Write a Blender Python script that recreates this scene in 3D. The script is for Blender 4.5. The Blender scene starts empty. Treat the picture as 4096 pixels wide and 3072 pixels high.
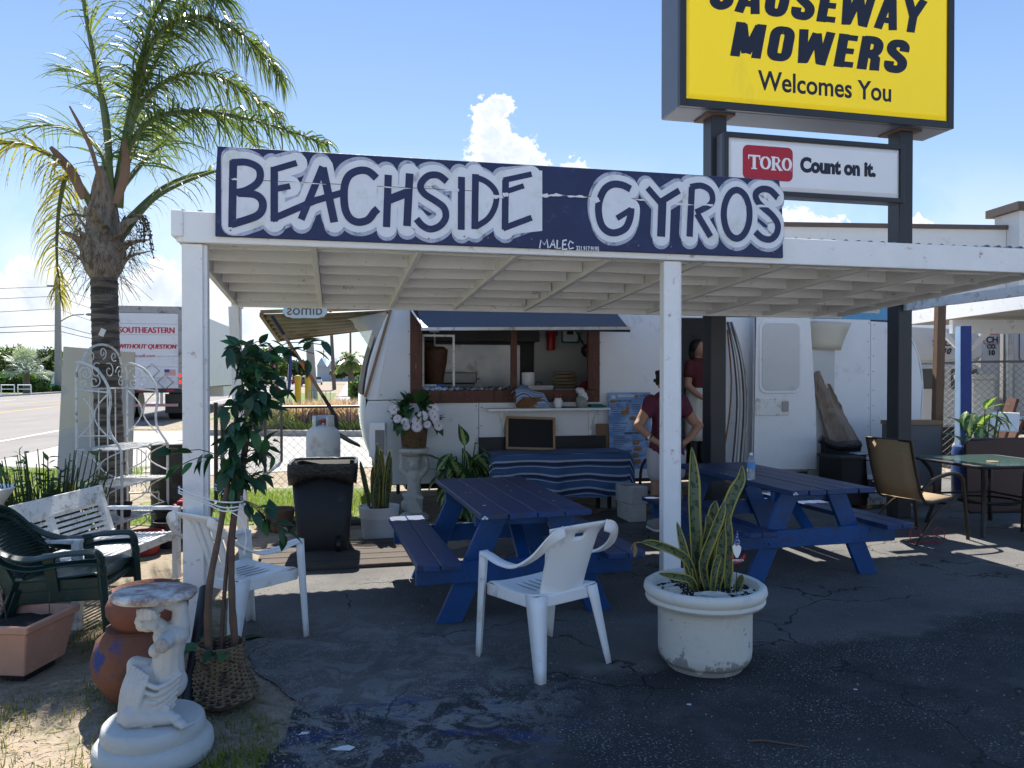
import bpy, bmesh, math, random
from mathutils import Vector, Matrix, Euler
R = math.radians
PI = math.pi
random.seed(7)
sc = bpy.context.scene
col = sc.collection

# ---------------------------------------------------------------- camera
cam = bpy.data.objects.new('camera', bpy.data.cameras.new('camera'))
col.objects.link(cam)
cam.location = (0, 0, 1.6)
cam.rotation_euler = (R(90 - 0.596), 0, 0)
cam.data.sensor_width = 36
cam.data.lens = 36 * 769 / 1024
cam.data.clip_start = 0.05
cam.data.clip_end = 3000
sc.camera = cam
# ---------------------------------------------------------------- light
SUN_EL, SUN_AZ = 53.0, 13.0           # the sun stands behind the stand, a little to the left
sd = Vector((-math.sin(R(SUN_AZ)) * math.cos(R(SUN_EL)), math.cos(R(SUN_AZ)) * math.cos(R(SUN_EL)), math.sin(R(SUN_EL))))
sun = bpy.data.objects.new('sun', bpy.data.lights.new('sun', 'SUN'))
col.objects.link(sun)
sun.data.energy = 5.0
sun.data.angle = R(0.53)
sun.data.color = (1.0, 0.95, 0.87)
sun.rotation_euler = (-sd).to_track_quat('-Z', 'Y').to_euler()
sc.view_settings.view_transform = 'Standard'
sc.view_settings.look = 'None'
sc.view_settings.gamma = 1
sc.view_settings.exposure = 1.2
SKY = 0.13

def world():
    w = bpy.data.worlds.new('World'); sc.world = w; w.use_nodes = True; w.cycles.sampling_method = 'MANUAL'; w.cycles.sample_map_resolution = 512
    nt = w.node_tree; nt.nodes.clear(); N = nt.nodes.new; Lk = nt.links.new
    out = N('ShaderNodeOutputWorld'); bg = N('ShaderNodeBackground')
    bg.inputs['Strength'].default_value = SKY
    sky = N('ShaderNodeTexSky'); sky.sky_type = 'NISHITA'; sky.sun_disc = False
    sky.sun_elevation = R(SUN_EL); sky.sun_rotation = R(-SUN_AZ)
    sky.air_density = 1.0; sky.dust_density = 0.4; sky.ozone_density = 2.0
    tc = N('ShaderNodeTexCoord'); sep = N('ShaderNodeSeparateXYZ'); Lk(tc.outputs['Generated'], sep.inputs[0])
    def mth(op, a, b=None, c=None):
        n = N('ShaderNodeMath'); n.operation = op
        for i, x in enumerate((a, b, c)):
            if x is None: continue
            if isinstance(x, (int, float)): n.inputs[i].default_value = x
            else: Lk(x, n.inputs[i])
        return n.outputs[0]
    yy = mth('MAXIMUM', mth('ABSOLUTE', sep.outputs['Y']), 0.02)
    px = mth('DIVIDE', sep.outputs['X'], yy); pz = mth('DIVIDE', sep.outputs['Z'], yy)
    cmb = N('ShaderNodeCombineXYZ'); Lk(px, cmb.inputs[0]); Lk(pz, cmb.inputs[1]); Lk(sep.outputs['Y'], cmb.inputs[2])
    def noise(scale, det, src, rough=.6):
        n = N('ShaderNodeTexNoise'); n.inputs['Scale'].default_value = scale; n.inputs['Detail'].default_value = det
        n.inputs['Roughness'].default_value = rough; Lk(src, n.inputs['Vector']); return n
    def vm(op, a, b):
        n = N('ShaderNodeVectorMath'); n.operation = op
        for i, x in enumerate((a, b)):
            if isinstance(x, tuple): n.inputs[i].default_value = x
            else: Lk(x, n.inputs[i])
        return n
    n1 = noise(34, 4, cmb.outputs[0]); n2 = noise(110, 3, cmb.outputs[0])
    d1 = vm('MULTIPLY', vm('SUBTRACT', n1.outputs['Color'], (.5, .5, .5)).outputs[0], (.055, .055, 0))
    d2 = vm('MULTIPLY', vm('SUBTRACT', n2.outputs['Color'], (.5, .5, .5)).outputs[0], (.030, .030, 0))
    p = vm('ADD', vm('ADD', cmb.outputs[0], d1.outputs[0]).outputs[0], d2.outputs[0])
    pm = vm('MULTIPLY', p.outputs[0], (1, 1, 0))
    # cumulus heaps: tangent-plane position and radius of each puff of the cloud
    puffs = [(-.034, .338, .024), (-.014, .345, .022), (-.026, .310, .033), (.002, .285, .034), (-.026, .270, .038), (.022, .272, .028), (.040, .250, .020), (.082, .262, .022), (.108, .255, .013),
             (-.46, .105, .052), (-.42, .090, .055), (-.50, .075, .06), (-.56, .06, .05), (-.62, .11, .05), (-.68, .07, .07), (-.36, .065, .045), 
             (.37, .195, .030), (.41, .185, .025), (.525, .195, .014), (.545, .185, .014)]
    cur = None
    for (a, b, r) in puffs:
        dn = vm('DISTANCE', pm.outputs[0], (a, b, 0))
        v = mth('DIVIDE', dn.outputs['Value'], r)
        cur = v if cur is None else mth('MINIMUM', cur, v)
    mr = N('ShaderNodeMapRange'); mr.interpolation_type = 'SMOOTHSTEP'
    Lk(cur, mr.inputs[0]); mr.inputs[1].default_value = 1.05; mr.inputs[2].default_value = .80
    core = N('ShaderNodeMapRange'); Lk(cur, core.inputs[0]); core.inputs[1].default_value = .95; core.inputs[2].default_value = .25
    # thin veil low over the horizon
    n3 = noise(5.5, 6, cmb.outputs[0]); band = N('ShaderNodeMapRange'); Lk(pz, band.inputs[0])
    band.inputs[1].default_value = .30; band.inputs[2].default_value = .02
    veil = N('ShaderNodeMapRange'); veil.interpolation_type = 'SMOOTHSTEP'; Lk(n3.outputs['Fac'], veil.inputs[0])
    veil.inputs[1].default_value = .34; veil.inputs[2].default_value = .60
    vf = mth('MULTIPLY', mth('MULTIPLY', band.outputs[0], veil.outputs[0]), .95)
    cc = N('ShaderNodeMix'); cc.data_type = 'RGBA'
    cf = mth('MULTIPLY', core.outputs[0], mth('ADD', mth('MULTIPLY', n1.outputs['Fac'], 1.2), .1))
    Lk(cf, cc.inputs[0])
    cc.inputs[6].default_value = (3.9, 3.95, 4.0, 1); cc.inputs[7].default_value = (2.5, 2.85, 3.3, 1)
    # the photographed sky is a paler, milkier blue: moist air
    el = N('ShaderNodeMapRange'); Lk(sep.outputs['Z'], el.inputs[0]); el.inputs[1].default_value = 0; el.inputs[2].default_value = .45
    air = N('ShaderNodeMix'); air.data_type = 'RGBA'; Lk(el.outputs[0], air.inputs[0]); air.inputs[6].default_value = (1.9, 2.6, 3.35, 1); air.inputs[7].default_value = (.50, 1.08, 2.38, 1)
    gr = N('ShaderNodeMix'); gr.data_type = 'RGBA'; gr.inputs[0].default_value = .78
    Lk(sky.outputs[0], gr.inputs[6]); Lk(air.outputs[2], gr.inputs[7])
    m1 = N('ShaderNodeMix'); m1.data_type = 'RGBA'; Lk(vf, m1.inputs[0]); Lk(gr.outputs[2], m1.inputs[6]); m1.inputs[7].default_value = (3.5, 3.7, 3.95, 1)
    m2 = N('ShaderNodeMix'); m2.data_type = 'RGBA'; Lk(mr.outputs[0], m2.inputs[0]); Lk(m1.outputs[2], m2.inputs[6]); Lk(cc.outputs[2], m2.inputs[7])
    Lk(m2.outputs[2], bg.inputs['Color']); Lk(bg.outputs[0], out.inputs['Surface'])
world()

# ---------------------------------------------------------------- materials
MATS = {}
def mat(name, c, rough=.6, var=.18, scale=6., bump=.15, bscale=45., metal=0., dirt=None, damt=.5, dscale=3., spec=.4, trans=0., extra=None, stretch=None, alpha=None):
    """principled paint: noise mottling, optional dirt/wear patches of another colour, fine bump"""
    if name in MATS: return MATS[name]
    m = bpy.data.materials.new(name); m.use_nodes = True; MATS[name] = m
    nt = m.node_tree; N = nt.nodes.new; Lk = nt.links.new; bs = nt.nodes['Principled BSDF']
    tc = N('ShaderNodeTexCoord'); oi = N('ShaderNodeObjectInfo')
    ad = N('ShaderNodeVectorMath'); ad.operation = 'ADD'
    sc_ = N('ShaderNodeVectorMath'); sc_.operation = 'SCALE'; sc_.inputs[0].default_value = (13, 7, 5); Lk(oi.outputs['Random'], sc_.inputs['Scale'])
    Lk(tc.outputs['Object'], ad.inputs[0]); Lk(sc_.outputs[0], ad.inputs[1])
    vec = ad.outputs[0]
    if stretch:
        mp = N('ShaderNodeVectorMath'); mp.operation = 'MULTIPLY'; mp.inputs[1].default_value = stretch; Lk(vec, mp.inputs[0]); vec = mp.outputs[0]
    n1 = N('ShaderNodeTexNoise'); n1.inputs['Scale'].default_value = scale; n1.inputs['Detail'].default_value = 5; n1.inputs['Roughness'].default_value = .65; Lk(vec, n1.inputs['Vector'])
    mx = N('ShaderNodeMix'); mx.data_type = 'RGBA'; Lk(n1.outputs['Fac'], mx.inputs[0])
    mx.inputs[6].default_value = tuple(max(0, x * (1 - var * 1.6)) for x in c) + (1,)
    mx.inputs[7].default_value = tuple(min(1, x * (1 + var * 1.6)) for x in c) + (1,)
    out = mx.outputs[2]
    if dirt:
        n2 = N('ShaderNodeTexNoise'); n2.inputs['Scale'].default_value = dscale; n2.inputs['Detail'].default_value = 8; n2.inputs['Roughness'].default_value = .72; Lk(vec, n2.inputs['Vector'])
        rp = N('ShaderNodeMapRange'); Lk(n2.outputs['Fac'], rp.inputs[0]); rp.inputs[1].default_value = .62 - .25 * damt; rp.inputs[2].default_value = .72 - .18 * damt
        m2 = N('ShaderNodeMix'); m2.data_type = 'RGBA'; Lk(rp.outputs[0], m2.inputs[0]); Lk(out, m2.inputs[6]); m2.inputs[7].default_value = tuple(dirt) + (1,)
        out = m2.outputs[2]
    if extra: out = extra(nt, out, vec, tc)
    Lk(out, bs.inputs['Base Color'])
    bs.inputs['Roughness'].default_value = rough; bs.inputs['Metallic'].default_value = metal
    bs.inputs['Specular IOR Level'].default_value = spec
    if trans: bs.inputs['Transmission Weight'].default_value = trans
    if alpha is not None: bs.inputs['Alpha'].default_value = alpha
    if bump:
        n3 = N('ShaderNodeTexNoise'); n3.inputs['Scale'].default_value = bscale; n3.inputs['Detail'].default_value = 4; Lk(vec, n3.inputs['Vector'])
        b = N('ShaderNodeBump'); b.inputs['Strength'].default_value = bump; b.inputs['Distance'].default_value = .01
        Lk(n3.outputs['Fac'], b.inputs['Height']); Lk(b.outputs[0], bs.inputs['Normal'])
    return m
def leafmat(name, c, c2=None, rough=.45, tl=.35, var=.25, rib=None):
    """leaf: diffuse + translucent with per-leaf colour"""
    if name in MATS: return MATS[name]
    m = bpy.data.materials.new(name); m.use_nodes = True; MATS[name] = m
    nt = m.node_tree; N = nt.nodes.new; Lk = nt.links.new; bs = nt.nodes['Principled BSDF']
    oi = N('ShaderNodeObjectInfo'); tc = N('ShaderNodeTexCoord'); n1 = N('ShaderNodeTexNoise'); n1.inputs['Scale'].default_value = 9; Lk(tc.outputs['Object'], n1.inputs['Vector'])
    f = N('ShaderNodeMath'); f.operation = 'MULTIPLY_ADD'; Lk(oi.outputs['Random'], f.inputs[0]); f.inputs[1].default_value = .6; 
    g = N('ShaderNodeMath'); g.operation = 'MULTIPLY_ADD'; Lk(n1.outputs['Fac'], g.inputs[0]); g.inputs[1].default_value = 1.4; g.inputs[2].default_value = -.5; Lk(g.outputs[0], f.inputs[2])
    mx = N('ShaderNodeMix'); mx.data_type = 'RGBA'; Lk(f.outputs[0], mx.inputs[0]); c2 = c2 or tuple(x * (1 + var) for x in c)
    mx.inputs[6].default_value = tuple(c) + (1,); mx.inputs[7].default_value = tuple(c2) + (1,)
    out = mx.outputs[2]
    if rib: out = rib(nt, out, tc)
    Lk(out, bs.inputs['Base Color']); bs.inputs['Roughness'].default_value = rough; bs.inputs['Specular IOR Level'].default_value = .35
    if tl:
        t = N('ShaderNodeBsdfTranslucent'); br = N('ShaderNodeMix'); br.data_type = 'RGBA'; br.blend_type = 'MULTIPLY'; br.inputs[0].default_value = 1
        Lk(out, br.inputs[6]); br.inputs[7].default_value = (1.6, 1.7, .8, 1); Lk(br.outputs[2], t.inputs['Color'])
        ms = N('ShaderNodeMixShader'); ms.inputs[0].default_value = tl; Lk(bs.outputs[0], ms.inputs[1]); Lk(t.outputs[0], ms.inputs[2])
        Lk(ms.outputs[0], nt.nodes['Material Output'].inputs['Surface'])
    return m

# ---------------------------------------------------------------- mesh helpers
def V(*a): return Vector(a[0] if len(a) == 1 else a)
class MB:
    def __init__(s, o=(0, 0, 0)): s.v = []; s.f = []; s.o = Vector(o); s.mi = []; s.cm = 0
    def add(s, vs, fs):
        n = len(s.v); s.v += [Vector(p) - s.o for p in vs]; s.f += [tuple(i + n for i in f) for f in fs]; s.mi += [s.cm] * len(fs); return s
    def box(s, c, d, rot=None):
        c = Vector(c); x, y, z = (k / 2 for k in d); Mx = (rot.to_matrix() if isinstance(rot, Euler) else rot) if rot is not None else Matrix.Identity(3)
        vs = [c + Mx @ Vector((a * x, b * y, e * z)) for e in (-1, 1) for b in (-1, 1) for a in (-1, 1)]
        return s.add(vs, [(0, 2, 3, 1), (4, 5, 7, 6), (0, 1, 5, 4), (2, 6, 7, 3), (0, 4, 6, 2), (1, 3, 7, 5)])
    def bx(s, x0, x1, y0, y1, z0, z1): return s.box(((x0 + x1) / 2, (y0 + y1) / 2, (z0 + z1) / 2), (x1 - x0, y1 - y0, z1 - z0))
    def bar(s, p, q, w, h, up=(0, 0, 1)):
        p = Vector(p); q = Vector(q); t = (q - p); L = t.length; t = t / L; up = Vector(up)
        sd_ = t.cross(up)
        if sd_.length < 1e-4: sd_ = t.cross(Vector((0, 1, 0)))
        sd_.normalize(); u2 = sd_.cross(t)
        return s.box((p + q) / 2, (w, L, h), Matrix((sd_, t, u2)).transposed())
    def tube(s, pts, r, n=8, cap=True, closed=False, flat=None):
        pts = [Vector(p) for p in pts]; m = len(pts); rr = r if isinstance(r, (list, tuple)) else [r] * m
        vs = []; fs = []; nrm = None
        for i, p in enumerate(pts):
            a = pts[i - 1] if (i > 0 or closed) else p; b = pts[(i + 1) % m] if (i < m - 1 or closed) else p
            t = (b - a); t = t.normalized() if t.length > 1e-9 else Vector((0, 0, 1))
            if nrm is None:
                ref = Vector((0, 0, 1)) if abs(t.z) < .9 else Vector((0, 1, 0)); nrm = t.cross(ref).normalized()
            nrm = (nrm - t * nrm.dot(t))
            nrm = nrm.normalized() if nrm.length > 1e-6 else t.orthogonal().normalized()
            bn = t.cross(nrm)
            for k in range(n):
                an = 2 * PI * k / n; e = math.sin(an) * (flat or 1)
                vs.append(p + (nrm * math.cos(an) + bn * e) * rr[i])
        for i in range(m if closed else m - 1):
            j = (i + 1) % m
            for k in range(n): fs.append((i * n + k, i * n + (k + 1) % n, j * n + (k + 1) % n, j * n + k))
        if cap and not closed: fs.append(tuple(range(n - 1, -1, -1))); fs.append(tuple((m - 1) * n + k for k in range(n)))
        return s.add(vs, fs)
    def lathe(s, prof, n=24, c=(0, 0, 0), sx=1, sy=1):
        vs = []; fs = []; c = Vector(c)
        for (r, z) in prof:
            for k in range(n): vs.append(c + Vector((r * sx * math.cos(2 * PI * k / n), r * sy * math.sin(2 * PI * k / n), z)))
        for i in range(len(prof) - 1):
            for k in range(n): fs.append((i * n + k, i * n + (k + 1) % n, (i + 1) * n + (k + 1) % n, (i + 1) * n + k))
        fs.append(tuple(range(n - 1, -1, -1))); fs.append(tuple((len(prof) - 1) * n + k for k in range(n)))
        return s.add(vs, fs)
    def prism(s, pts, th, M=None):
        """2D outline in local XY extruded by th along local Z, placed by matrix M"""
        M = M or Matrix.Identity(4); n = len(pts)
        a = sum(pts[i][0] * pts[(i + 1) % n][1] - pts[(i + 1) % n][0] * pts[i][1] for i in range(n))
        if a < 0: pts = pts[::-1]
        vs = [M @ Vector((x, y, 0)) for x, y in pts] + [M @ Vector((x, y, th)) for x, y in pts]
        fs = [tuple(range(n - 1, -1, -1)), tuple(range(n, 2 * n))] + [(i, (i + 1) % n, n + (i + 1) % n, n + i) for i in range(n)]
        return s.add(vs, fs)
    def grid(s, P, closeu=False):
        m = len(P); n = len(P[0]); vs = [p for r_ in P for p in r_]; fs = []
        for i in range(m if closeu else m - 1):
            for k in range(n - 1): j = (i + 1) % m; fs.append((i * n + k, i * n + k + 1, j * n + k + 1, j * n + k))
        return s.add(vs, fs)
    def ell(s, c, r, nu=12, nv=8, rot=None):
        c = Vector(c); r = r if isinstance(r, tuple) else (r, r, r); Mx = rot.to_matrix() if rot else Matrix.Identity(3)
        vs = []; fs = []
        for i in range(nv + 1):
            th = PI * i / nv
            for k in range(nu):
                ph = 2 * PI * k / nu
                vs.append(c + Mx @ Vector((r[0] * math.sin(th) * math.cos(ph), r[1] * math.sin(th) * math.sin(ph), r[2] * math.cos(th))))
        for i in range(nv):
            for k in range(nu): fs.append((i * nu + k, (i + 1) * nu + k, (i + 1) * nu + (k + 1) % nu, i * nu + (k + 1) % nu))
        return s.add(vs, fs)
    def cap(s, p, q, r0, r1, n=10):
        """tapered capsule (closed) for merged bodies"""
        p = Vector(p); q = Vector(q); t = (q - p); L = max(t.length, 1e-5); t = t / L
        pts = []; rr = []
        for i in range(5): a = PI / 2 * (1 - i / 4); pts.append(p - t * r0 * math.sin(a)); rr.append(max(r0 * math.cos(a), 1e-4))
        for i in range(5): a = PI / 2 * i / 4; pts.append(q + t * r1 * math.sin(a)); rr.append(max(r1 * math.cos(a), 1e-4))
        return s.tube(pts, rr, n)
    def mesh(s, name, smooth=False, ang=35):
        me = bpy.data.meshes.new(name); me.from_pydata([tuple(p) for p in s.v], [], s.f); me.update()
        if any(s.mi): me.polygons.foreach_set('material_index', s.mi)
        if smooth:
            me.polygons.foreach_set('use_smooth', [True] * len(me.polygons)); me.set_sharp_from_angle(angle=R(ang))
        return me
    def build(s, name, m, parent=None, smooth=False, bev=0, sol=0, ang=35, sub=0, remesh=0, smo=0):
        me = s.mesh(name, smooth, ang)
        for x in (m if isinstance(m, (list, tuple)) else [m]): me.materials.append(x)
        o = bpy.data.objects.new(name, me); col.objects.link(o); o.parent = parent
        if remesh:
            r_ = o.modifiers.new('m', 'REMESH'); r_.mode = 'VOXEL'; r_.voxel_size = remesh; r_.use_smooth_shade = True
            if smo: k = o.modifiers.new('s', 'SMOOTH'); k.iterations = smo; k.factor = .5
            bpy.context.view_layer.update()
            dg = bpy.context.evaluated_depsgraph_get(); nm = bpy.data.meshes.new_from_object(o.evaluated_get(dg)); o.modifiers.clear(); old = o.data; o.data = nm; bpy.data.meshes.remove(old); nm.name = name
            nm.polygons.foreach_set('use_smooth', [True] * len(nm.polygons))
        if sol: k = o.modifiers.new('t', 'SOLIDIFY'); k.thickness = sol; k.offset = 0
        if sub: k = o.modifiers.new('u', 'SUBSURF'); k.levels = sub; k.render_levels = sub
        if bev: k = o.modifiers.new('b', 'BEVEL'); k.width = bev; k.segments = 1; k.limit_method = 'ANGLE'; k.angle_limit = R(40)
        return o
def tag(o, label, cat, group=None):
    o['label'] = label; o['category'] = cat
    if group: o['group'] = group
    return o
def thing(name, label, cat, loc=(0, 0, 0), rz=0, group=None):
    o = bpy.data.objects.new(name, None); o.empty_display_size = .1; col.objects.link(o)
    o.location = loc; o.rotation_euler = (0, 0, rz); return tag(o, label, cat, group)
def kind(o, k): o['kind'] = k; return o
def inst(me, name, parent, M):
    o = bpy.data.objects.new(name, me); col.objects.link(o); o.parent = parent; o.matrix_local = M; return o
def dup(o, parent=None):
    c = o.copy(); col.objects.link(c); c.parent = parent
    for ch in list(o.children): dup(ch, c)
    return c
YAW = R(13); OX, OY = -1.849, 4.52
def W(u, v, z=0): return Vector((OX + u * math.cos(YAW) - v * math.sin(YAW), OY + u * math.sin(YAW) + v * math.cos(YAW), z))
def spline(pts, n=6, closed=False):
    pts = [Vector(p) for p in pts]; m = len(pts); out = []
    g = (lambda i: pts[i % m]) if closed else (lambda i: pts[min(max(i, 0), m - 1)])
    for i in range(m if closed else m - 1):
        a, b, c, d = g(i - 1), g(i), g(i + 1), g(i + 2)
        for k in range(n):
            t = k / n
            out.append(.5 * ((2 * b) + (c - a) * t + (2 * a - 5 * b + 4 * c - d) * t * t + (3 * b - a - 3 * c + d) * t ** 3))
    if not closed: out.append(pts[-1])
    return out
def ribbon(mb, pts, w, z, closed=False, rnd=False, M=None, th=.0008):
    """flat painted stroke of width w along 2D points at height z"""
    M = M or Matrix.Identity(4); pts = [Vector((p[0], p[1])) for p in pts]; m = len(pts); L = []; Rr = []
    for i, p in enumerate(pts):
        a = pts[i - 1] if (i > 0 or closed) else p; b = pts[(i + 1) % m] if (i < m - 1 or closed) else p
        t = (b - a).normalized(); n = Vector((-t.y, t.x)); ww = w[i] if isinstance(w, list) else w
        L.append(p + n * ww / 2); Rr.append(p - n * ww / 2)
    vs = [M @ Vector((p.x, p.y, z)) for p in L + Rr]; fs = []
    for i in range(m if closed else m - 1): j = (i + 1) % m; fs.append((i, m + i, m + j, j))
    mb.add(vs, fs)
    if rnd:
        for e in ((pts[0], w), (pts[-1], w)) if not closed else ():
            mb.add([M @ Vector((e[0].x + e[1] / 2 * math.cos(2 * PI * k / 16), e[0].y + e[1] / 2 * math.sin(2 * PI * k / 16), z + 6e-5)) for k in range(16)], [tuple(range(16))])
def text(parent, name, body, size, m, loc, rot=(PI / 2, 0, 0), ext=.002, off=0., shear=0., sx=1., align='LEFT', spacing=1., mirror=False):
    cu = bpy.data.curves.new(name, 'FONT'); cu.body = body; cu.size = size; cu.extrude = ext; cu.offset = off; cu.shear = shear; cu.align_x = align; cu.space_character = spacing; cu.resolution_u = 4
    t = bpy.data.objects.new(name, cu); col.objects.link(t); bpy.context.view_layer.update()
    me = bpy.data.meshes.new_from_object(t.evaluated_get(bpy.context.evaluated_depsgraph_get())); bpy.data.objects.remove(t); bpy.data.curves.remove(cu)
    me.transform(Matrix.Diagonal((-sx if mirror else sx, 1, 1, 1)))
    if mirror: me.flip_normals()
    me.materials.clear(); me.materials.append(m); me.name = name
    o = bpy.data.objects.new(name, me); col.objects.link(o); o.parent = parent; o.location = loc; o.rotation_euler = rot; return o
UP = Matrix(((1, 0, 0, 0), (0, 0, -1, 0), (0, 1, 0, 0), (0, 0, 0, 1)))   # local xy -> xz, facing -y
def upm(x, y, z): return Matrix.Translation((x, y, z)) @ UP

# shared paints
WHITE = mat('white_paint', (.80, .80, .78), .55, .06, 5, .12, 30, dirt=(.50, .47, .42), damt=.16, dscale=5)
WHITEW = mat('weathered_white_paint', (.76, .76, .74), .6, .08, 8, .25, 40, dirt=(.36, .34, .30), damt=.42, dscale=9, stretch=(1, 1, 1))
BEAMW = mat('canopy_white_paint', (.82, .81, .79), .6, .06, 4, .2, 25, dirt=(.40, .30, .24), damt=.05, dscale=12)
NAVYTOP = mat('navy_worn_top', (.010, .040, .135), .42, .35, 6, .3, 50, dirt=(.035, .04, .06), damt=.4, dscale=9, spec=.5)
NAVY = mat('navy_table_paint', (.006, .062, .21), .42, .3, 5, .25, 60, dirt=(.035, .045, .085), damt=.2, dscale=7, spec=.45)
SNAVY = mat('sign_navy', (.014, .024, .085), .5, .25, 4, .2, 50, dirt=(.05, .07, .15), damt=.15, dscale=8)
SWHITE = mat('sign_white', (.72, .74, .78), .6, .06, 9, .3, 30, dirt=(.60, .62, .58), damt=.3, dscale=5)
SGREY = mat('sign_grey_white', (.42, .45, .56), .6, .16, 20, .3, 60, dirt=(.10, .12, .22), damt=.34, dscale=14)
BLACKP = mat('black_paint', (.014, .014, .016), .45, .2, 6, .1, 40)
BLACKPL = mat('black_plastic', (.012, .012, .013), .38, .2, 6, .06, 40)
STEEL = mat('steel', (.35, .36, .37), .35, .2, 7, .1, 30, metal=.9)
PLASTW = mat('white_plastic', (.80, .80, .79), .38, .03, 4, .03, 30, dirt=(.55, .53, .48), damt=.12, dscale=6)
TERRA = mat('terracotta', (.33, .135, .075), .8, .2, 6, .3, 50, dirt=(.16, .10, .085), damt=.4, dscale=4)
SOIL = mat('soil', (.028, .02, .015), .95, .5, 40, 1, 120)
WOODR = mat('red_brown_wood', (.105, .038, .022), .55, .35, 5, .3, 30, stretch=(4, 4, 1), dirt=(.04, .016, .01), damt=.35, dscale=4)
WOODN = mat('natural_wood', (.25, .155, .085), .7, .25, 8, .3, 30, stretch=(6, 6, .6))
STONE = mat('cast_stone', (.50, .50, .47), .85, .12, 14, .5, 90, dirt=(.30, .30, .28), damt=.28, dscale=5)
WHITEST = mat('white_statue_paint', (.46, .46, .44), .7, .08, 10, .35, 60, dirt=(.36, .34, .30), damt=.2, dscale=7)
WICKER = mat('wicker', (.17, .10, .05), .7, .5, 30, .4, 80, dirt=(.03, .018, .01), damt=.5, dscale=25)
WICKD = mat('dark_wicker', (.17, .12, .07), .75, .6, 30, .4, 80, dirt=(.03, .02, .016), damt=.5, dscale=22)

# ================================================================ ground, lot, road
def mixc(nt, fac, a, b):
    m = nt.nodes.new('ShaderNodeMix'); m.data_type = 'RGBA'
    if isinstance(fac, float): m.inputs[0].default_value = fac
    else: nt.links.new(fac, m.inputs[0])
    for i, x in ((6, a), (7, b)):
        if isinstance(x, tuple): m.inputs[i].default_value = x + (1,)
        else: nt.links.new(x, m.inputs[i])
    return m.outputs[2]
def nz(nt, vec, scale, det=4, rough=.6, dist=0, mul=None):
    if mul:
        q = nt.nodes.new('ShaderNodeVectorMath'); q.operation = 'MULTIPLY'; q.inputs[1].default_value = mul; nt.links.new(vec, q.inputs[0]); vec = q.outputs[0]
    n = nt.nodes.new('ShaderNodeTexNoise'); n.inputs['Scale'].default_value = scale; n.inputs['Detail'].default_value = det; n.inputs['Roughness'].default_value = rough; n.inputs['Distortion'].default_value = dist
    nt.links.new(vec, n.inputs['Vector']); return n.outputs['Fac']
def mr(nt, x, a, b, c=0., d=1.):
    m = nt.nodes.new('ShaderNodeMapRange'); m.interpolation_type = 'SMOOTHSTEP'; nt.links.new(x, m.inputs[0])
    for i, k in enumerate((a, b, c, d)): m.inputs[i + 1].default_value = k
    return m.outputs[0]
def mul(nt, a, b):
    m = nt.nodes.new('ShaderNodeMath'); m.operation = 'MULTIPLY'
    for i, x in enumerate((a, b)):
        if isinstance(x, float): m.inputs[i].default_value = x
        else: nt.links.new(x, m.inputs[i])
    return m.outputs[0]
def near(nt, vec, p, r0, r1):
    d = nt.nodes.new('ShaderNodeVectorMath'); d.operation = 'DISTANCE'; nt.links.new(vec, d.inputs[0]); d.inputs[1].default_value = p
    return mr(nt, d.outputs['Value'], r1, r0)
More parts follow.
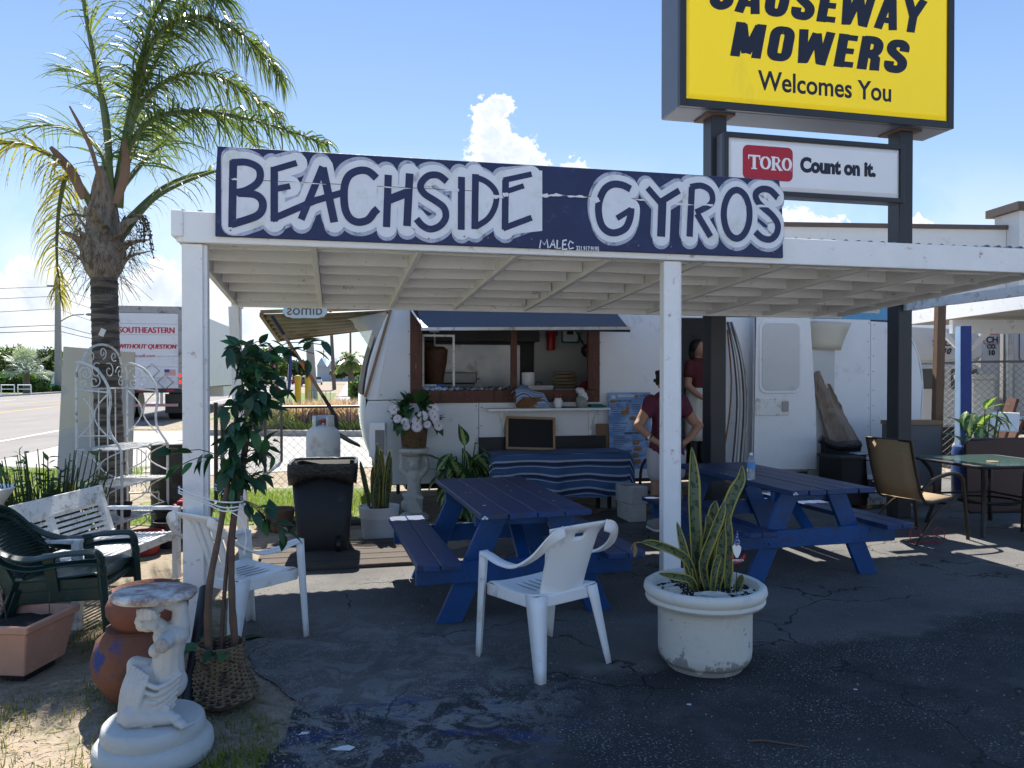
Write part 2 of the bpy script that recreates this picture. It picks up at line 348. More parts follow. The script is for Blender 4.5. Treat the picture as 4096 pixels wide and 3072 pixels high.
def asphalt_x(nt, c, vec, tc):
    o = tc.outputs['Object']
    sp = nt.nodes.new('ShaderNodeSeparateXYZ'); nt.links.new(o, sp.inputs[0])
    # older, paler paving towards the back, newer sealed paving in front; ragged seam
    k = nt.nodes.new('ShaderNodeMath'); k.operation = 'MULTIPLY_ADD'; nt.links.new(sp.outputs['X'], k.inputs[0]); k.inputs[1].default_value = -.35; nt.links.new(sp.outputs['Y'], k.inputs[2])
    n0 = nz(nt, o, 1.3, 5); k2 = nt.nodes.new('ShaderNodeMath'); k2.operation = 'MULTIPLY_ADD'; nt.links.new(n0, k2.inputs[0]); k2.inputs[1].default_value = 1.0; nt.links.new(k.outputs[0], k2.inputs[2])
    old = mr(nt, k2.outputs[0], 4.35, 4.6)
    c = mixc(nt, old, c, (.13, .124, .117))
    # pale worn skim round the white chairs
    w = mul(nt, near(nt, o, (-.85, 3.95, 0), .6, 1.5), mr(nt, nz(nt, o, 4.2, 12, .8, .8), .47, .54))
    c = mixc(nt, mul(nt, w, .9), c, (.22, .215, .205))
    # spilled blue paint
    b = mul(nt, near(nt, o, (-.35, 3.35, 0), .3, 1.0), mr(nt, nz(nt, o, 4.5, 8, .7, 0, (.55, 1.6, 1)), .54, .60))
    c = mixc(nt, mul(nt, b, .6), c, (.02, .04, .17))
    # aggregate
    c = mixc(nt, mul(nt, mul(nt, mr(nt, nz(nt, o, 120, 3, .7), .56, .68), mr(nt, nz(nt, o, 2.3, 4), .35, .6)), .8), c, (.19, .185, .18))
    c = mixc(nt, mul(nt, mr(nt, nz(nt, o, 50, 4, .7), .63, .68), .75), c, (.26, .25, .24))
    c = mixc(nt, mul(nt, mr(nt, nz(nt, o, 2.4, 8, .7), .45, .68), .5), c, (.085, .084, .082))
    c = mixc(nt, mul(nt, mr(nt, nz(nt, o, .9, 6), .4, .7), .4), c, (.012, .013, .016))
    c = mixc(nt, mul(nt, mul(nt, mr(nt, nz(nt, o, 85, 2, .5), .625, .65), mr(nt, nz(nt, o, 1.7, 5), .40, .62)), .95), c, (.34, .33, .32))
    # cracks
    vo = nt.nodes.new('ShaderNodeTexVoronoi'); vo.feature = 'DISTANCE_TO_EDGE'; vo.inputs['Scale'].default_value = .95
    dn = nt.nodes.new('ShaderNodeVectorMath'); dn.operation = 'ADD'; nt.links.new(o, dn.inputs[0])
    nn = nt.nodes.new('ShaderNodeTexNoise'); nn.inputs['Scale'].default_value = 3; nn.inputs['Detail'].default_value = 6; nt.links.new(o, nn.inputs['Vector'])
    s5 = nt.nodes.new('ShaderNodeVectorMath'); s5.operation = 'SCALE'; s5.inputs['Scale'].default_value = .45; nt.links.new(nn.outputs['Color'], s5.inputs[0]); nt.links.new(s5.outputs[0], dn.inputs[1]); nt.links.new(dn.outputs[0], vo.inputs['Vector'])
    crk = mul(nt, mr(nt, vo.outputs['Distance'], .009, .003), mr(nt, nz(nt, o, .7, 2), .42, .56))
    return mixc(nt, mul(nt, crk, .9), c, (.008, .008, .009))
ASPH = mat('asphalt', (.027, .027, .029), .85, .25, 9, .8, 160, spec=.3, extra=asphalt_x)
def ground_x(nt, c, vec, tc):
    o = tc.outputs['Object']
    c = mixc(nt, mr(nt, nz(nt, o, .55, 5), .42, .6), c, (.25, .205, .145))
    c = mixc(nt, mul(nt, mr(nt, nz(nt, o, 3.2, 8, .7), .5, .62), .7), c, (.075, .085, .03))
    c = mixc(nt, mul(nt, mr(nt, nz(nt, o, 30, 6, .7), .52, .7), .6), c, (.06, .045, .03))
    return mixc(nt, mul(nt, mr(nt, nz(nt, o, 90, 3), .64, .70), .7), c, (.36, .33, .28))
DIRT = mat('sandy_dirt', (.30, .24, .175), .95, .25, 12, .9, 70, extra=ground_x)
TURF = mat('lawn_soil', (.10, .15, .03), .95, .3, 10, .8, 60, dirt=(.20, .18, .07), damt=.4, dscale=2)
ROADM = mat('road_asphalt', (.19, .175, .165), .9, .12, 1.2, .5, 120, dirt=(.15, .14, .13), damt=.5, dscale=.35, stretch=(1, .3, 1))
CONC = mat('concrete', (.30, .285, .265), .85, .12, 2, .3, 60, dirt=(.30, .28, .25), damt=.4, dscale=1.5)
def sheet(name, pts, z, m, jit=0):
    if jit:
        out = []
        for i, p in enumerate(pts):
            q = pts[(i + 1) % len(pts)]; L = math.dist(p, q); n = max(1, min(24, int(L / .12))) if L < 4 else 1
            for k in range(n):
                t = k / n; out.append((p[0] + (q[0] - p[0]) * t + random.uniform(-jit, jit), p[1] + (q[1] - p[1]) * t + random.uniform(-jit, jit)))
        pts = out
    mb = MB(); mb.add([(x, y, z) for x, y in pts], [tuple(range(len(pts)))])
    me = mb
    return kind(me.build(name, m), 'structure')
sheet('ground', [(-500, -60), (500, -60), (500, 900), (-500, 900)], -.012, DIRT)
sheet('parking_lot', [(-1.0, -1), (-1.03, 2.2), (-1.05, 3.2), (-1.0, 3.6), (-1.3, 4.1), (-1.75, 4.8), (-2.05, 5.5), (-1.7, 6.3), (-.9, 6.7), (0, 7.7), (1, 9), (3, 11), (10, 14), (60, 25), (60, -1)], 0, ASPH, .05)
sheet('apron', [(-60, -60), (60, -60), (60, -1.02), (-60, -1.02)], -.004, mat('bounce_concrete', (.44, .42, .39), .9, .08, 1.5, .2, 40))  # unseen pale ground added behind the camera to bounce light onto shaded fronts
RD = Vector((-.206, .978, 0)); RN = Vector((.978, .206, 0))     # along and across the highway
def rp(n, t): q = RN * n + RD * t; return (q.x, q.y)
def strip(n0, n1, t0, t1): return [rp(n0, t0), rp(n1, t0), rp(n1, t1), rp(n0, t1)]
sheet('lawn', strip(-6.6, -3.35, -5, 24), -.006, TURF)
sheet('verge_lawn', strip(-40, -26.4, -30, 260), -.006, TURF)
sheet('side_lawn', strip(-5.2, -1.2, 30, 75), -.006, TURF)
sheet('road', strip(-26.2, -6.6, -40, 700), -.002, ROADM)
sheet('driveway', [rp(-6.58, 15.5), rp(-2.2, 13.2), rp(6, 15), rp(6, 21), rp(-3, 24), rp(-6.58, 24)], -.003, CONC, .02)
YEL = mat('yellow_road_paint', (.55, .33, .05), .8, .15, 3, .1, 60, dirt=(.3, .24, .14), damt=.3, dscale=2)
RWH = mat('white_road_paint', (.62, .61, .58), .8, .1, 3, .1, 60, dirt=(.35, .33, .31), damt=.3, dscale=2)
def mark(n, t0, t1, m, w=.13): o = sheet('road_marking', strip(n - w / 2, n + w / 2, t0, t1), .004, m)
mark(-8.36, -30, 300, RWH); mark(-15.0, -30, 300, YEL, .16); mark(-18.6, -30, 300, YEL, .14); mark(-25.6, -30, 300, RWH, .12)
for i in range(12): mark(-11.4, 24.0 + 12.2 * i, 27.2 + 12.2 * i, RWH); mark(-22, 18 + 12.2 * i, 21 + 12.2 * i, RWH)
kb = MB(); a = rp(-26.3, -30); b = rp(-26.3, 300); kb.bar((a[0], a[1], .065), (b[0], b[1], .065), .25, .15); kind(kb.build('kerb', CONC), 'structure')
sheet('sidewalk', strip(-30.2, -28.6, -30, 260), .0, CONC)
sheet('sidewalk', strip(-.9, .9, 26, 200), .0, CONC)

# grass blades (uncountable)
def blades(name, label, n, region, hmin, hmax, m, seed):
    rg = random.Random(seed); mb = MB()
    while n > 0:
        x, y, ok = region(rg)
        if not ok: continue
        n -= 1; h = rg.uniform(hmin, hmax); a = rg.uniform(0, 2 * PI); w = h * .05 + .0012; lx, ly = (rg.uniform(-.5, .5) * h for _ in 'ab'); c, s_ = math.cos(a) * w, math.sin(a) * w
        mb.add([(x - c, y - s_, -.012), (x + c, y + s_, -.012), (x + lx * .4 + c * .6, y + ly * .4 + s_ * .6, h * .6), (x + lx * .4 - c * .6, y + ly * .4 - s_ * .6, h * .6), (x + lx, y + ly, h)], [(0, 1, 2, 3), (3, 2, 4)])
    o = mb.build(name, m); kind(o, 'stuff'); o['label'] = label; o['category'] = 'grass'; return o
GRASS = leafmat('grass_blade', (.10, .17, .025), (.20, .22, .05), .6, .45)
DRYG = leafmat('dry_grass_blade', (.12, .15, .04), (.26, .22, .09), .7, .3)
def in_lawn(rg):
    n = rg.uniform(-6.5, -3.4); t = rg.uniform(5.5, 14.5)
    x, y = rp(n, t); return x, y, True
blades('grass', 'sunlit green lawn beside the highway', 30000, in_lawn, .02, .06, GRASS, 1)
def in_near(rg):
    x = rg.uniform(-3.4, -.95); y = rg.uniform(2.3, 5.0); e = math.sin(x * 7) * math.sin(y * 6 + x * 3) + rg.uniform(-.9, .9)
    return x, y, e > (.15 if y < 3.6 else .55) and x < -1.02 - max(0, y - 3.4) * .55
blades('weeds', 'thin sunburnt weeds on the dirt round the statue', 5600, in_near, .008, .045, DRYG, 2)
def in_base(rg):
    a = rg.uniform(-2.6, .2); r_ = rg.uniform(.25, .5); return -1.5 + r_ * math.cos(a), 3.2 + r_ * math.sin(a) * .8, True
blades('weeds', 'green clover fringe hugging the foot of the statue base', 1500, in_base, .012, .045, GRASS, 3)
# dry straw, leaf bits and gravel lying about (uncountable)
STRAW = mat('straw', (.30, .23, .13), .9, .5, 30, 0); GRIT = mat('grit', (.26, .24, .215), .95, .4, 30, 0)
mb = MB(); rg = random.Random(17); n = 0
while n < 5200:
    x, y = rg.uniform(-3.6, -.85), rg.uniform(2.4, 5.2)
    if x > -1.0 - max(0, y - 3.4) * .5 + rg.uniform(-.12, .2): continue
    if math.sin(x * 5 + 1) * math.sin(y * 4) + rg.uniform(-1, 1) < -.1: continue
    n += 1; a = rg.uniform(0, 2 * PI); L_ = rg.uniform(.012, .055); w = rg.uniform(.0012, .003); c, s_ = math.cos(a), math.sin(a); z = rg.uniform(-.008, .006); z2 = z + rg.uniform(-.003, .010)
    mb.add([(x - s_ * w, y + c * w, z), (x + s_ * w, y - c * w, z), (x + c * L_ + s_ * w, y + s_ * L_ - c * w, z2), (x + c * L_ - s_ * w, y + s_ * L_ + c * w, z2)], [(0, 1, 2, 3)])
o = kind(mb.build('straw_litter', STRAW), 'stuff'); o['label'] = 'dry straw and leaf bits strewn over the dirt'; o['category'] = 'litter'
mb = MB(); n = 0
while n < 2600:
    if n < 1700: t_ = rg.random(); y = 2.6 + 3.4 * t_; x = (-1.03 if y < 3.6 else -1.03 - (y - 3.6) * .5) + rg.gauss(0, .16)
    else: x, y = rg.uniform(-1.2, 3.2), rg.uniform(2.9, 6.5)
    n += 1; s_ = rg.uniform(.0015, .0045) * (1.5 if rg.random() < .05 else 1); mb.box((x, y, .002), (s_ * 1.6, s_ * 1.3, s_), Euler((rg.uniform(-.5, .5), rg.uniform(-.5, .5), rg.uniform(0, 3))))
o = kind(mb.build('gravel', GRIT), 'stuff'); o['label'] = 'loose grit scattered over the paving and its edge'; o['category'] = 'gravel'
def in_side(rg): x, y = rp(rg.uniform(-5.1, -1.3), rg.uniform(30, 60)); return x, y, True
def in_fence(rg): x = rg.uniform(-4.3, -1.8); return x, rg.uniform(8.3, 10.6) , True
blades('grass', 'bright lawn behind the black wire fence', 9000, in_fence, .02, .06, GRASS, 4)
sheet('yard_lawn', [(-4.6, 8.2), (-1.7, 8.4), (-1.9, 11.0), (-4.7, 11.0)], -.004, TURF, .06)

# ================================================================ canopy of the stand
cn = thing('canopy', 'white painted timber canopy with corrugated roof over the picnic tables', 'canopy', W(0, 0), YAW)
zb = lambda v: 2.385 - .056 * v
for (u, v, h, tl) in ((0, 0, 2.37, 0), (3.0, 0, 2.37, 0), (6.02, 0, 2.37, 0)):
    mb = MB(); mb.bx(u - .062, u + .062, v - .03, v + .05, 0, h); mb.bx(u - .075, u + .04, v - .052, v - .032, 0, h - .003); mb.build('post', BEAMW, cn, bev=.004)
mb = MB(); mb.bar((-.035, 2.66, 0), (-.11, 2.62, 2.235), .09, .09, (0, 1, 0)); mb.build('post', BEAMW, cn, bev=.004)
mb = MB(); mb.bx(-.10, 6.2, -.075, -.035, 2.372, 2.552); mb.build('front_fascia', BEAMW, cn, bev=.005)
mb = MB(); mb.bx(-.125, -.06, -.09, .06, 2.40, 2.555); mb.build('corner_block', BEAMW, cn, bev=.006)
mb = MB(); mb.bx(-.06, 6.15, -.03, .01, 2.374, 2.54); mb.build('front_beam', BEAMW, cn, bev=.004)
mb = MB(); mb.bx(-.13, 6.2, 2.58, 2.62, 2.232, 2.332); mb.build('back_beam', BEAMW, cn, bev=.004)
mb = MB(); mb.bx(-.10, 6.18, 2.622, 2.66, 2.27, 2.40); mb.build('back_ledger', BEAMW, cn, bev=.004)
ru = [-.09, .66, 1.32, 1.96, 2.62, 3.28, 3.94, 4.6, 5.26, 5.9, 6.16]
for i, u in enumerate(ru):
    mb = MB(); mb.bar((u, .012, zb(0) + .07), (u + random.uniform(-.04, .02), 2.62, zb(2.62) + .07), .038, .135); mb.build('rafter', BEAMW, cn, bev=.003)
for i in range(len(ru) - 1):
    for j in range(6):
        v = .28 + .42 * j + random.uniform(-.02, .02); z = zb(v)
        if j == 5: v = 2.45
        mb = MB(); mb.bar((ru[i] + .022, v, z + .082 + random.uniform(-.008, .008)), (ru[i + 1] - .022, v + random.uniform(-.01, .01), z + .082), .036, random.uniform(.092, .115)); mb.build('purlin', BEAMW, cn, bev=.003)
ROOFM = mat('old_corrugated_metal', (.30, .29, .28), .5, .25, 5, .2, 40, metal=.5, dirt=(.20, .09, .045), damt=.45, dscale=3)
for i in range(8):
    u0 = -.13 + i * .80; P = []
    for k in range(49):
        u = u0 + .84 * k / 48; P.append([Vector((u, v, zb(v) + .168 + .016 * math.sin(u * 2 * PI / .10) + .004 * (i % 2) + .006 * math.sin(v * 3 + i))) for v in (-.03, 0.8, 1.8, 3.4 if i in (3, 4, 5) else 2.85)])  # middle sheets lengthened at the back, out of view, to shade the far table
    MB().grid(P).build('roof_sheet', ROOFM, cn, smooth=True, sol=.002, ang=80)
mb = MB(); mb.tube(spline([(2.45, 1.6, 2.40), (2.45, 1.6, 2.33), (2.46, 1.6, 2.31), (2.49, 1.6, 2.32), (2.49, 1.6, 2.34)], 4), .004, 6); mb.build('hook', STEEL, cn, smooth=True)

# hand painted sign board
sg = thing('sign_board', 'navy wooden board with hand painted white outlined letters BEACHSIDE GYROS', 'sign', W(1.95, -.1, 2.41), YAW)
OFF = (1.95, -.1, 2.41)
mb = MB(OFF); mb.prism([(.116, 2.408), (3.78, 2.409), (3.772, 2.758), (.118, 2.738)], .022, upm(0, -.078, 0)); mb.build('plank', SNAVY, sg, bev=.002)
mb = MB(OFF); mb.prism([(.118, 2.742), (3.772, 2.763), (3.75, 2.940), (.130, 2.928)], .020, upm(0, -.078, 0)); mb.build('plank', SNAVY, sg, bev=.002)
LETTERS = [(0.044,0,0,[(0.217,2.848),(0.209,2.461)]),(0.043,0,1,[(0.208,2.834),(0.287,2.842),(0.351,2.817),(0.366,2.77),(0.347,2.722),(0.286,2.679),(0.23,2.664)]),(0.043,0,1,[(0.241,2.661),(0.331,2.658),(0.373,2.628),(0.378,2.581),(0.354,2.54),(0.293,2.51),(0.203,2.478)]),(0.044,0,0,[(0.444,2.824),(0.443,2.505)]),(0.038,0,0,[(0.43,2.804),(0.571,2.856)]),(0.037,0,0,[(0.453,2.696),(0.533,2.718)]),(0.041,0,0,[(0.429,2.518),(0.676,2.64),(0.842,2.697)]),(0.04,0,0,[(0.72,2.843),(0.595,2.524)]),(0.045,0,0,[(0.72,2.839),(0.786,2.516)]),(0.045,0,1,[(1.034,2.793),(0.986,2.831),(0.929,2.832),(0.874,2.8),(0.848,2.742),(0.843,2.66),(0.853,2.588),(0.881,2.541),(0.929,2.523),(0.985,2.541),(1.021,2.588),(1.042,2.609)]),(0.042,0,0,[(1.105,2.817),(1.094,2.501)]),(0.045,0,0,[(1.234,2.833),(1.217,2.513)]),(0.054,0,0,[(1.111,2.668),(1.221,2.717)]),(0.044,0,0,[(1.462,2.797),(1.412,2.831),(1.354,2.828),(1.312,2.792),(1.3,2.75),(1.329,2.71),(1.395,2.672),(1.445,2.633),(1.454,2.575),(1.42,2.524),(1.362,2.5),(1.312,2.519),(1.275,2.559)]),(0.042,0,0,[(1.553,2.831),(1.551,2.504)]),(0.042,0,0,[(1.641,2.853),(1.636,2.512)]),(0.039,0,1,[(1.632,2.836),(1.701,2.814),(1.752,2.775),(1.774,2.726),(1.761,2.649),(1.718,2.579),(1.64,2.525)]),(0.043,0,0,[(1.832,2.83),(1.828,2.516)]),(0.036,0,0,[(1.819,2.825),(2.001,2.874)]),(0.034,0,0,[(1.832,2.754),(1.95,2.798)]),(0.039,0,0,[(1.815,2.524),(2.001,2.6)]),(0.049,0,1,[(2.665,2.816),(2.608,2.839),(2.543,2.84),(2.488,2.806),(2.453,2.734),(2.446,2.656),(2.465,2.578),(2.506,2.536),(2.562,2.528),(2.628,2.559),(2.66,2.622),(2.67,2.693)]),(0.04,0,0,[(2.67,2.684),(2.571,2.622)]),(0.042,0,0,[(2.783,2.831),(2.878,2.734)]),(0.043,0,0,[(3.008,2.826),(2.883,2.748)]),(0.055,0,0,[(2.888,2.743),(2.879,2.516)]),(0.047,0,0,[(3.098,2.853),(3.082,2.524)]),(0.04,0,1,[(3.086,2.852),(3.164,2.866),(3.229,2.838),(3.248,2.784),(3.224,2.738),(3.126,2.686)]),(0.046,0,0,[(3.135,2.679),(3.234,2.53)]),(0.046,1,1,[(3.521,2.693),(3.514,2.63),(3.493,2.577),(3.462,2.54),(3.426,2.526),(3.389,2.537),(3.358,2.571),(3.338,2.623),(3.33,2.684),(3.337,2.746),(3.358,2.8),(3.388,2.837),(3.425,2.851),(3.461,2.84),(3.493,2.807),(3.514,2.755)]),(0.044,0,0,[(3.734,2.814),(3.677,2.862),(3.615,2.868),(3.569,2.838),(3.575,2.792),(3.616,2.748),(3.688,2.696),(3.734,2.634),(3.724,2.569),(3.678,2.53),(3.617,2.537),(3.565,2.576)])]
SMALL = [(0.009,0,0,[(2.052,2.409),(2.061,2.461),(2.084,2.432),(2.101,2.467),(2.108,2.411)]),(0.009,0,0,[(2.119,2.414),(2.143,2.467),(2.155,2.413)]),(0.01,0,0,[(2.126,2.434),(2.152,2.436)]),(0.01,0,0,[(2.169,2.466),(2.167,2.411),(2.191,2.415)]),(0.009,0,0,[(2.206,2.464),(2.203,2.406)]),(0.01,0,0,[(2.206,2.463),(2.232,2.468)]),(0.01,0,0,[(2.205,2.437),(2.227,2.44)]),(0.009,0,0,[(2.203,2.406),(2.236,2.411)]),(0.009,0,0,[(2.277,2.448),(2.254,2.463),(2.243,2.438),(2.25,2.411),(2.277,2.42)])]

SM = upm(0, -.1005, 0)
LAY = [(MB(OFF), MB(OFF), MB(OFF)) for _ in range(2)]      # one set of painted layers per word
for i, (w, cl, fi, pts) in enumerate(LETTERS):
    pp = spline([(a, b, 0) for a, b in pts], 5, bool(cl)) if len(pts) > 3 else [Vector((a, b, 0)) for a, b in pts]
    gm, wm, nm = LAY[0 if pts[0][0] < 2.2 else 1]
    q = [(p.x, p.y) for p in pp]
    mid = sum(p[1] for p in q) / len(q); up_ = .012 if True else 0
    def cl_(p, m_): return (min(max(p[0], .16 + m_), 3.775 - m_), min(max(p[1], 2.425 + m_), 2.922 - m_))
    fat = .122
    for dx, dy in ((-.012, .020), (.002, -.022)):
        ribbon(gm, [cl_((p[0] + dx, p[1] + dy), .05) for p in q], fat, .0004 + i * 2e-5, bool(cl), True, SM)
    ribbon(wm, [cl_(p, .055) for p in q], fat, .0022 + i * 3e-5, bool(cl), True, SM)
    if fi: wm.add([SM @ Vector((p[0], p[1], .0036 + i * 1e-5)) for p in q], [tuple(range(len(q)))])
    ribbon(nm, q, w * random.uniform(.94, 1.04), .0052 + i * 3e-5, bool(cl), False, SM)
LAY[0][1].add([SM @ Vector((a, b, .0042)) for a, b in ((1.80, 2.48), (2.07, 2.52), (2.07, 2.90), (1.98, 2.905), (1.80, 2.87))], [(0, 1, 2, 3, 4)])
for gm, wm, nm in LAY: gm.build('grey_shading', SGREY, sg); wm.build('white_outline', SWHITE, sg); nm.build('lettering', SNAVY, sg)
mb = MB(OFF)
for (w, cl, fi, pts) in SMALL: ribbon(mb, pts, w, .0062, False, False, SM); SM = SM @ Matrix.Translation((0, 0, 3e-5))
chips = [(2.075, 2.744, .12, .03), (2.17, 2.75, .10, .022), (2.30, 2.748, .16, .018), (2.42, 2.735, .08, .05), (1.83, 2.735, .05, .04), (1.78, 2.72, .10, .025), (2.02, 2.765, .12, .015), (3.02, 2.735, .2, .015), (3.19, 2.742, .14, .022), (3.45, 2.745, .12, .016), (3.62, 2.75, .14, .022), (.23, 2.739, .07, .014), (2.74, 2.75, .12, .012), (3.74, 2.80, .03, .05), (1.15, 2.742, .2, .008), (.6, 2.74, .3, .007), (1.5, 2.746, .12, .02), (2.6, 2.74, .06, .03)]
for j, (x, z, w, h) in enumerate(chips):
    n = 14; mb.add([SM @ Vector((x + w / 2 * math.cos(2 * PI * k / n) * random.uniform(.6, 1.1), z + h / 2 * math.sin(2 * PI * k / n) * random.uniform(.3, 1.3), .0066 + j * 3e-5)) for k in range(n)], [tuple(range(n))])
mb.build('painted_signature', SWHITE, sg)
text(sg, 'phone_number', '321.917.9195', .040, SWHITE, (2.293 - 1.95, -.0075, 2.405 - 2.41), ext=.0006, off=.0008, sx=.72)
mb = MB(OFF); mb.bar((.19, -.1012, 2.741), (3.765, -.1012, 2.761), .004, .0045); mb.build('split_line', mat('raw_wood', (.20, .13, .09), .8), sg)
nm = MB(OFF)
for u in (.2, .75, 1.35, 1.57, 1.72, 2.0, 2.5, 2.72, 2.95, 3.4, 3.6, 3.7): nm.ell((u, -.1065, 2.44 + random.uniform(0, .03)), .0055, 8, 5)
kind(nm.build('nail_heads', mat('rusty_nail', (.30, .2, .15), .6), sg), 'stuff')

# ================================================================ pylon sign
py = thing('pylon_sign', 'tall black twin-pole sign with yellow CAUSEWAY MOWERS box over white TORO box', 'sign', W(5.97, 2.85), YAW)
OFF = (5.97, 2.85, 0)
CHAR = mat('charcoal_enamel', (.026, .028, .033), .4, .15, 3, .08, 30)
GREYE = mat('slate_enamel', (.10, .115, .15), .45, .12, 2, .08, 30)
for u in (4.735, 7.03):
    mb = MB(OFF); mb.bx(u - .09, u + .09, 2.60, 2.79, 0, 4.345); mb.build('pole', CHAR, py, bev=.008)
    mb = MB(OFF); mb.bx(u - .16, u + .16, 2.55, 2.86, 4.334, 4.352); mb.build('cap_plate', mat('rusty_plate', (.10, .06, .04), .7, .4), py)
mb = MB(OFF); mb.bx(4.22, 7.52, 2.50, 2.92, 4.354, 6.9); mb.build('sign_box', GREYE, py, bev=.01)
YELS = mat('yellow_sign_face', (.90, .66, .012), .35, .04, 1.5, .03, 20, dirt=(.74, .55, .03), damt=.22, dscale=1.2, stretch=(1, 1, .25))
YELS.node_tree.nodes['Principled BSDF'].inputs['Emission Color'].default_value = (.9, .62, .01, 1); YELS.node_tree.nodes['Principled BSDF'].inputs['Emission Strength'].default_value = .12   # brighter yellow and faint emission stand in for sun shining through the box
mb = MB(OFF)
for a in ((4.22, 4.29, 4.356, 6.9), (7.45, 7.52, 4.356, 6.9), (4.29, 7.45, 4.356, 4.435), (4.29, 7.45, 6.82, 6.9)): mb.bx(a[0], a[1], 2.45, 2.502, a[2], a[3])
mb.build('box_frame', CHAR, py, bev=.004)
mb = MB(OFF)
f0, f1 = [(4.29, 4.435), (7.45, 4.435), (7.45, 6.82), (4.29, 6.82)], [(4.33, 4.49), (7.41, 4.49), (7.41, 6.77), (4.33, 6.77)]
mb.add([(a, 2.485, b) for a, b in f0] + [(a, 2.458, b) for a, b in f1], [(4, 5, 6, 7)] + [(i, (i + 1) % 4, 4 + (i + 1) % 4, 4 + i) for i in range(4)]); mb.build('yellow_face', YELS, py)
NAVL = mat('sign_ink', (.010, .013, .03), .5, .1)
fy = 2.457 - 2.85
# heavy condensed italic capitals, drawn stroke by stroke: (width, strokes) in units of the letter height
HL = {'M': (.74, [[(.14, 0), (.14, 1)], [(.60, 0), (.60, 1)], [(.18, .95), (.37, .12)], [(.56, .95), (.37, .12)]]), 'W': (.82, [[(.10, 1), (.20, 0)], [(.22, .05), (.41, .92)], [(.41, .92), (.60, .05)], [(.62, 0), (.72, 1)]]),
      'O': (.56, [[(.28, .895), (.19, .885), (.125, .78), (.12, .5), (.125, .22), (.19, .115), (.28, .105), (.37, .115), (.435, .22), (.44, .5), (.435, .78), (.37, .885), (.28, .895)]]), 'E': (.47, [[(.14, 0), (.14, 1)], [(.1, .9), (.47, .9)], [(.1, .5), (.43, .5)], [(.1, .1), (.47, .1)]]),
      'R': (.57, [[(.14, 0), (.14, 1)], [(.1, .9), (.34, .9), (.44, .78), (.42, .58), (.3, .5), (.1, .5)], [(.30, .48), (.42, .36), (.44, 0)]]), 'S': (.54, [[(.43, .66), (.43, .80), (.36, .885), (.28, .895), (.18, .88), (.125, .80), (.13, .68), (.20, .58), (.36, .44), (.43, .34), (.43, .20), (.36, .115), (.28, .105), (.18, .12), (.125, .20), (.12, .34)]]),
      'C': (.54, [[(.43, .64), (.42, .78), (.28, .88), (.14, .78), (.13, .5), (.14, .22), (.28, .12), (.42, .22), (.43, .38)]]), 'A': (.58, [[(.10, 0), (.26, 1)], [(.48, 0), (.32, 1)], [(.16, .27), (.42, .27)]]),
      'U': (.56, [[(.13, 1), (.13, .25), (.28, .11), (.43, .25), (.43, 1)]]), 'Y': (.56, [[(.08, 1), (.28, .48)], [(.48, 1), (.28, .48)], [(.28, .52), (.28, 0)]])}
def heavy(word, u0, u1, z0, h, v, sh=.2):
    tw = sum(HL[c][0] + .07 for c in word); k = (u1 - u0 - sh * h) / (tw * h); x = 0; mb = MB(OFF); M_ = upm(0, v, 0); i = 0
    for c in word:
        w_, st = HL[c]
        for p in st:
            p = spline([(a, b, 0) for a, b in p], 4) if len(p) > 3 else [Vector((a, b, 0)) for a, b in p]
            i += 1; sw = .235 if c not in 'MWAY' else .21
            q_ = [Vector((a.x, a.y)) for a in p]; sub = MB()
            horiz = abs(q_[0].y - q_[-1].y) < .05 and len(q_) < 4
            ribbon(sub, q_, .17 if horiz else sw, 0)
            mb.add([M_ @ Vector((u0 + ((x + a.x) * k + sh * a.y) * h, z0 + a.y * h, .0006 + i * 5e-5)) for a in sub.v], sub.f)
        x += w_ + .07
    mb.build('lettering', NAVL, py)
heavy('CAUSEWAY', 4.52, 7.20, 5.37, .37, 2.4565); heavy('MOWERS', 4.76, 6.99, 4.912, .36, 2.4565)
text(py, 'lettering', 'Welcomes You', .285, NAVL, (5.915 - 5.97, fy, 4.595), ext=.001, off=.005, sx=.90, align='CENTER')
mb = MB(OFF); mb.bx(4.70, 6.86, 2.47, 2.595, 3.49, 4.12); mb.build('lower_box', GREYE, py, bev=.006)
mb = MB(OFF)
for a in ((4.70, 4.75, 3.49, 4.12), (6.81, 6.86, 3.49, 4.12), (4.75, 6.81, 3.49, 3.54), (4.75, 6.81, 4.07, 4.12)): mb.bx(a[0], a[1], 2.42, 2.472, a[2], a[3])
mb.build('box_frame', CHAR, py, bev=.004)
WFACE = mat('white_sign_face', (.80, .80, .80), .35, .03, 2, .02, 20)
mb = MB(OFF)
f0, f1 = [(4.75, 3.54), (6.81, 3.54), (6.81, 4.07), (4.75, 4.07)], [(4.79, 3.59), (6.77, 3.59), (6.77, 4.025), (4.79, 4.025)]
mb.add([(a, 2.455, b) for a, b in f0] + [(a, 2.435, b) for a, b in f1], [(4, 5, 6, 7)] + [(i, (i + 1) % 4, 4 + (i + 1) % 4, 4 + i) for i in range(4)]); mb.build('white_face', WFACE, py)
def rrect(x0, x1, z0, z1, r, n=5):
    o = []
    for cx, cz, a0 in ((x1 - r, z1 - r, 0), (x0 + r, z1 - r, 90), (x0 + r, z0 + r, 180), (x1 - r, z0 + r, 270)):
        for k in range(n + 1): a = R(a0 + 90 * k / n); o.append((cx + r * math.cos(a), cz + r * math.sin(a)))
    return o
mb = MB(OFF); mb.prism(rrect(4.915, 5.495, 3.645, 4.0, .06), .002, upm(0, 2.4335, 0)); mb.build('red_panel', mat('sign_red', (.42, .012, .03), .4, .06), py)
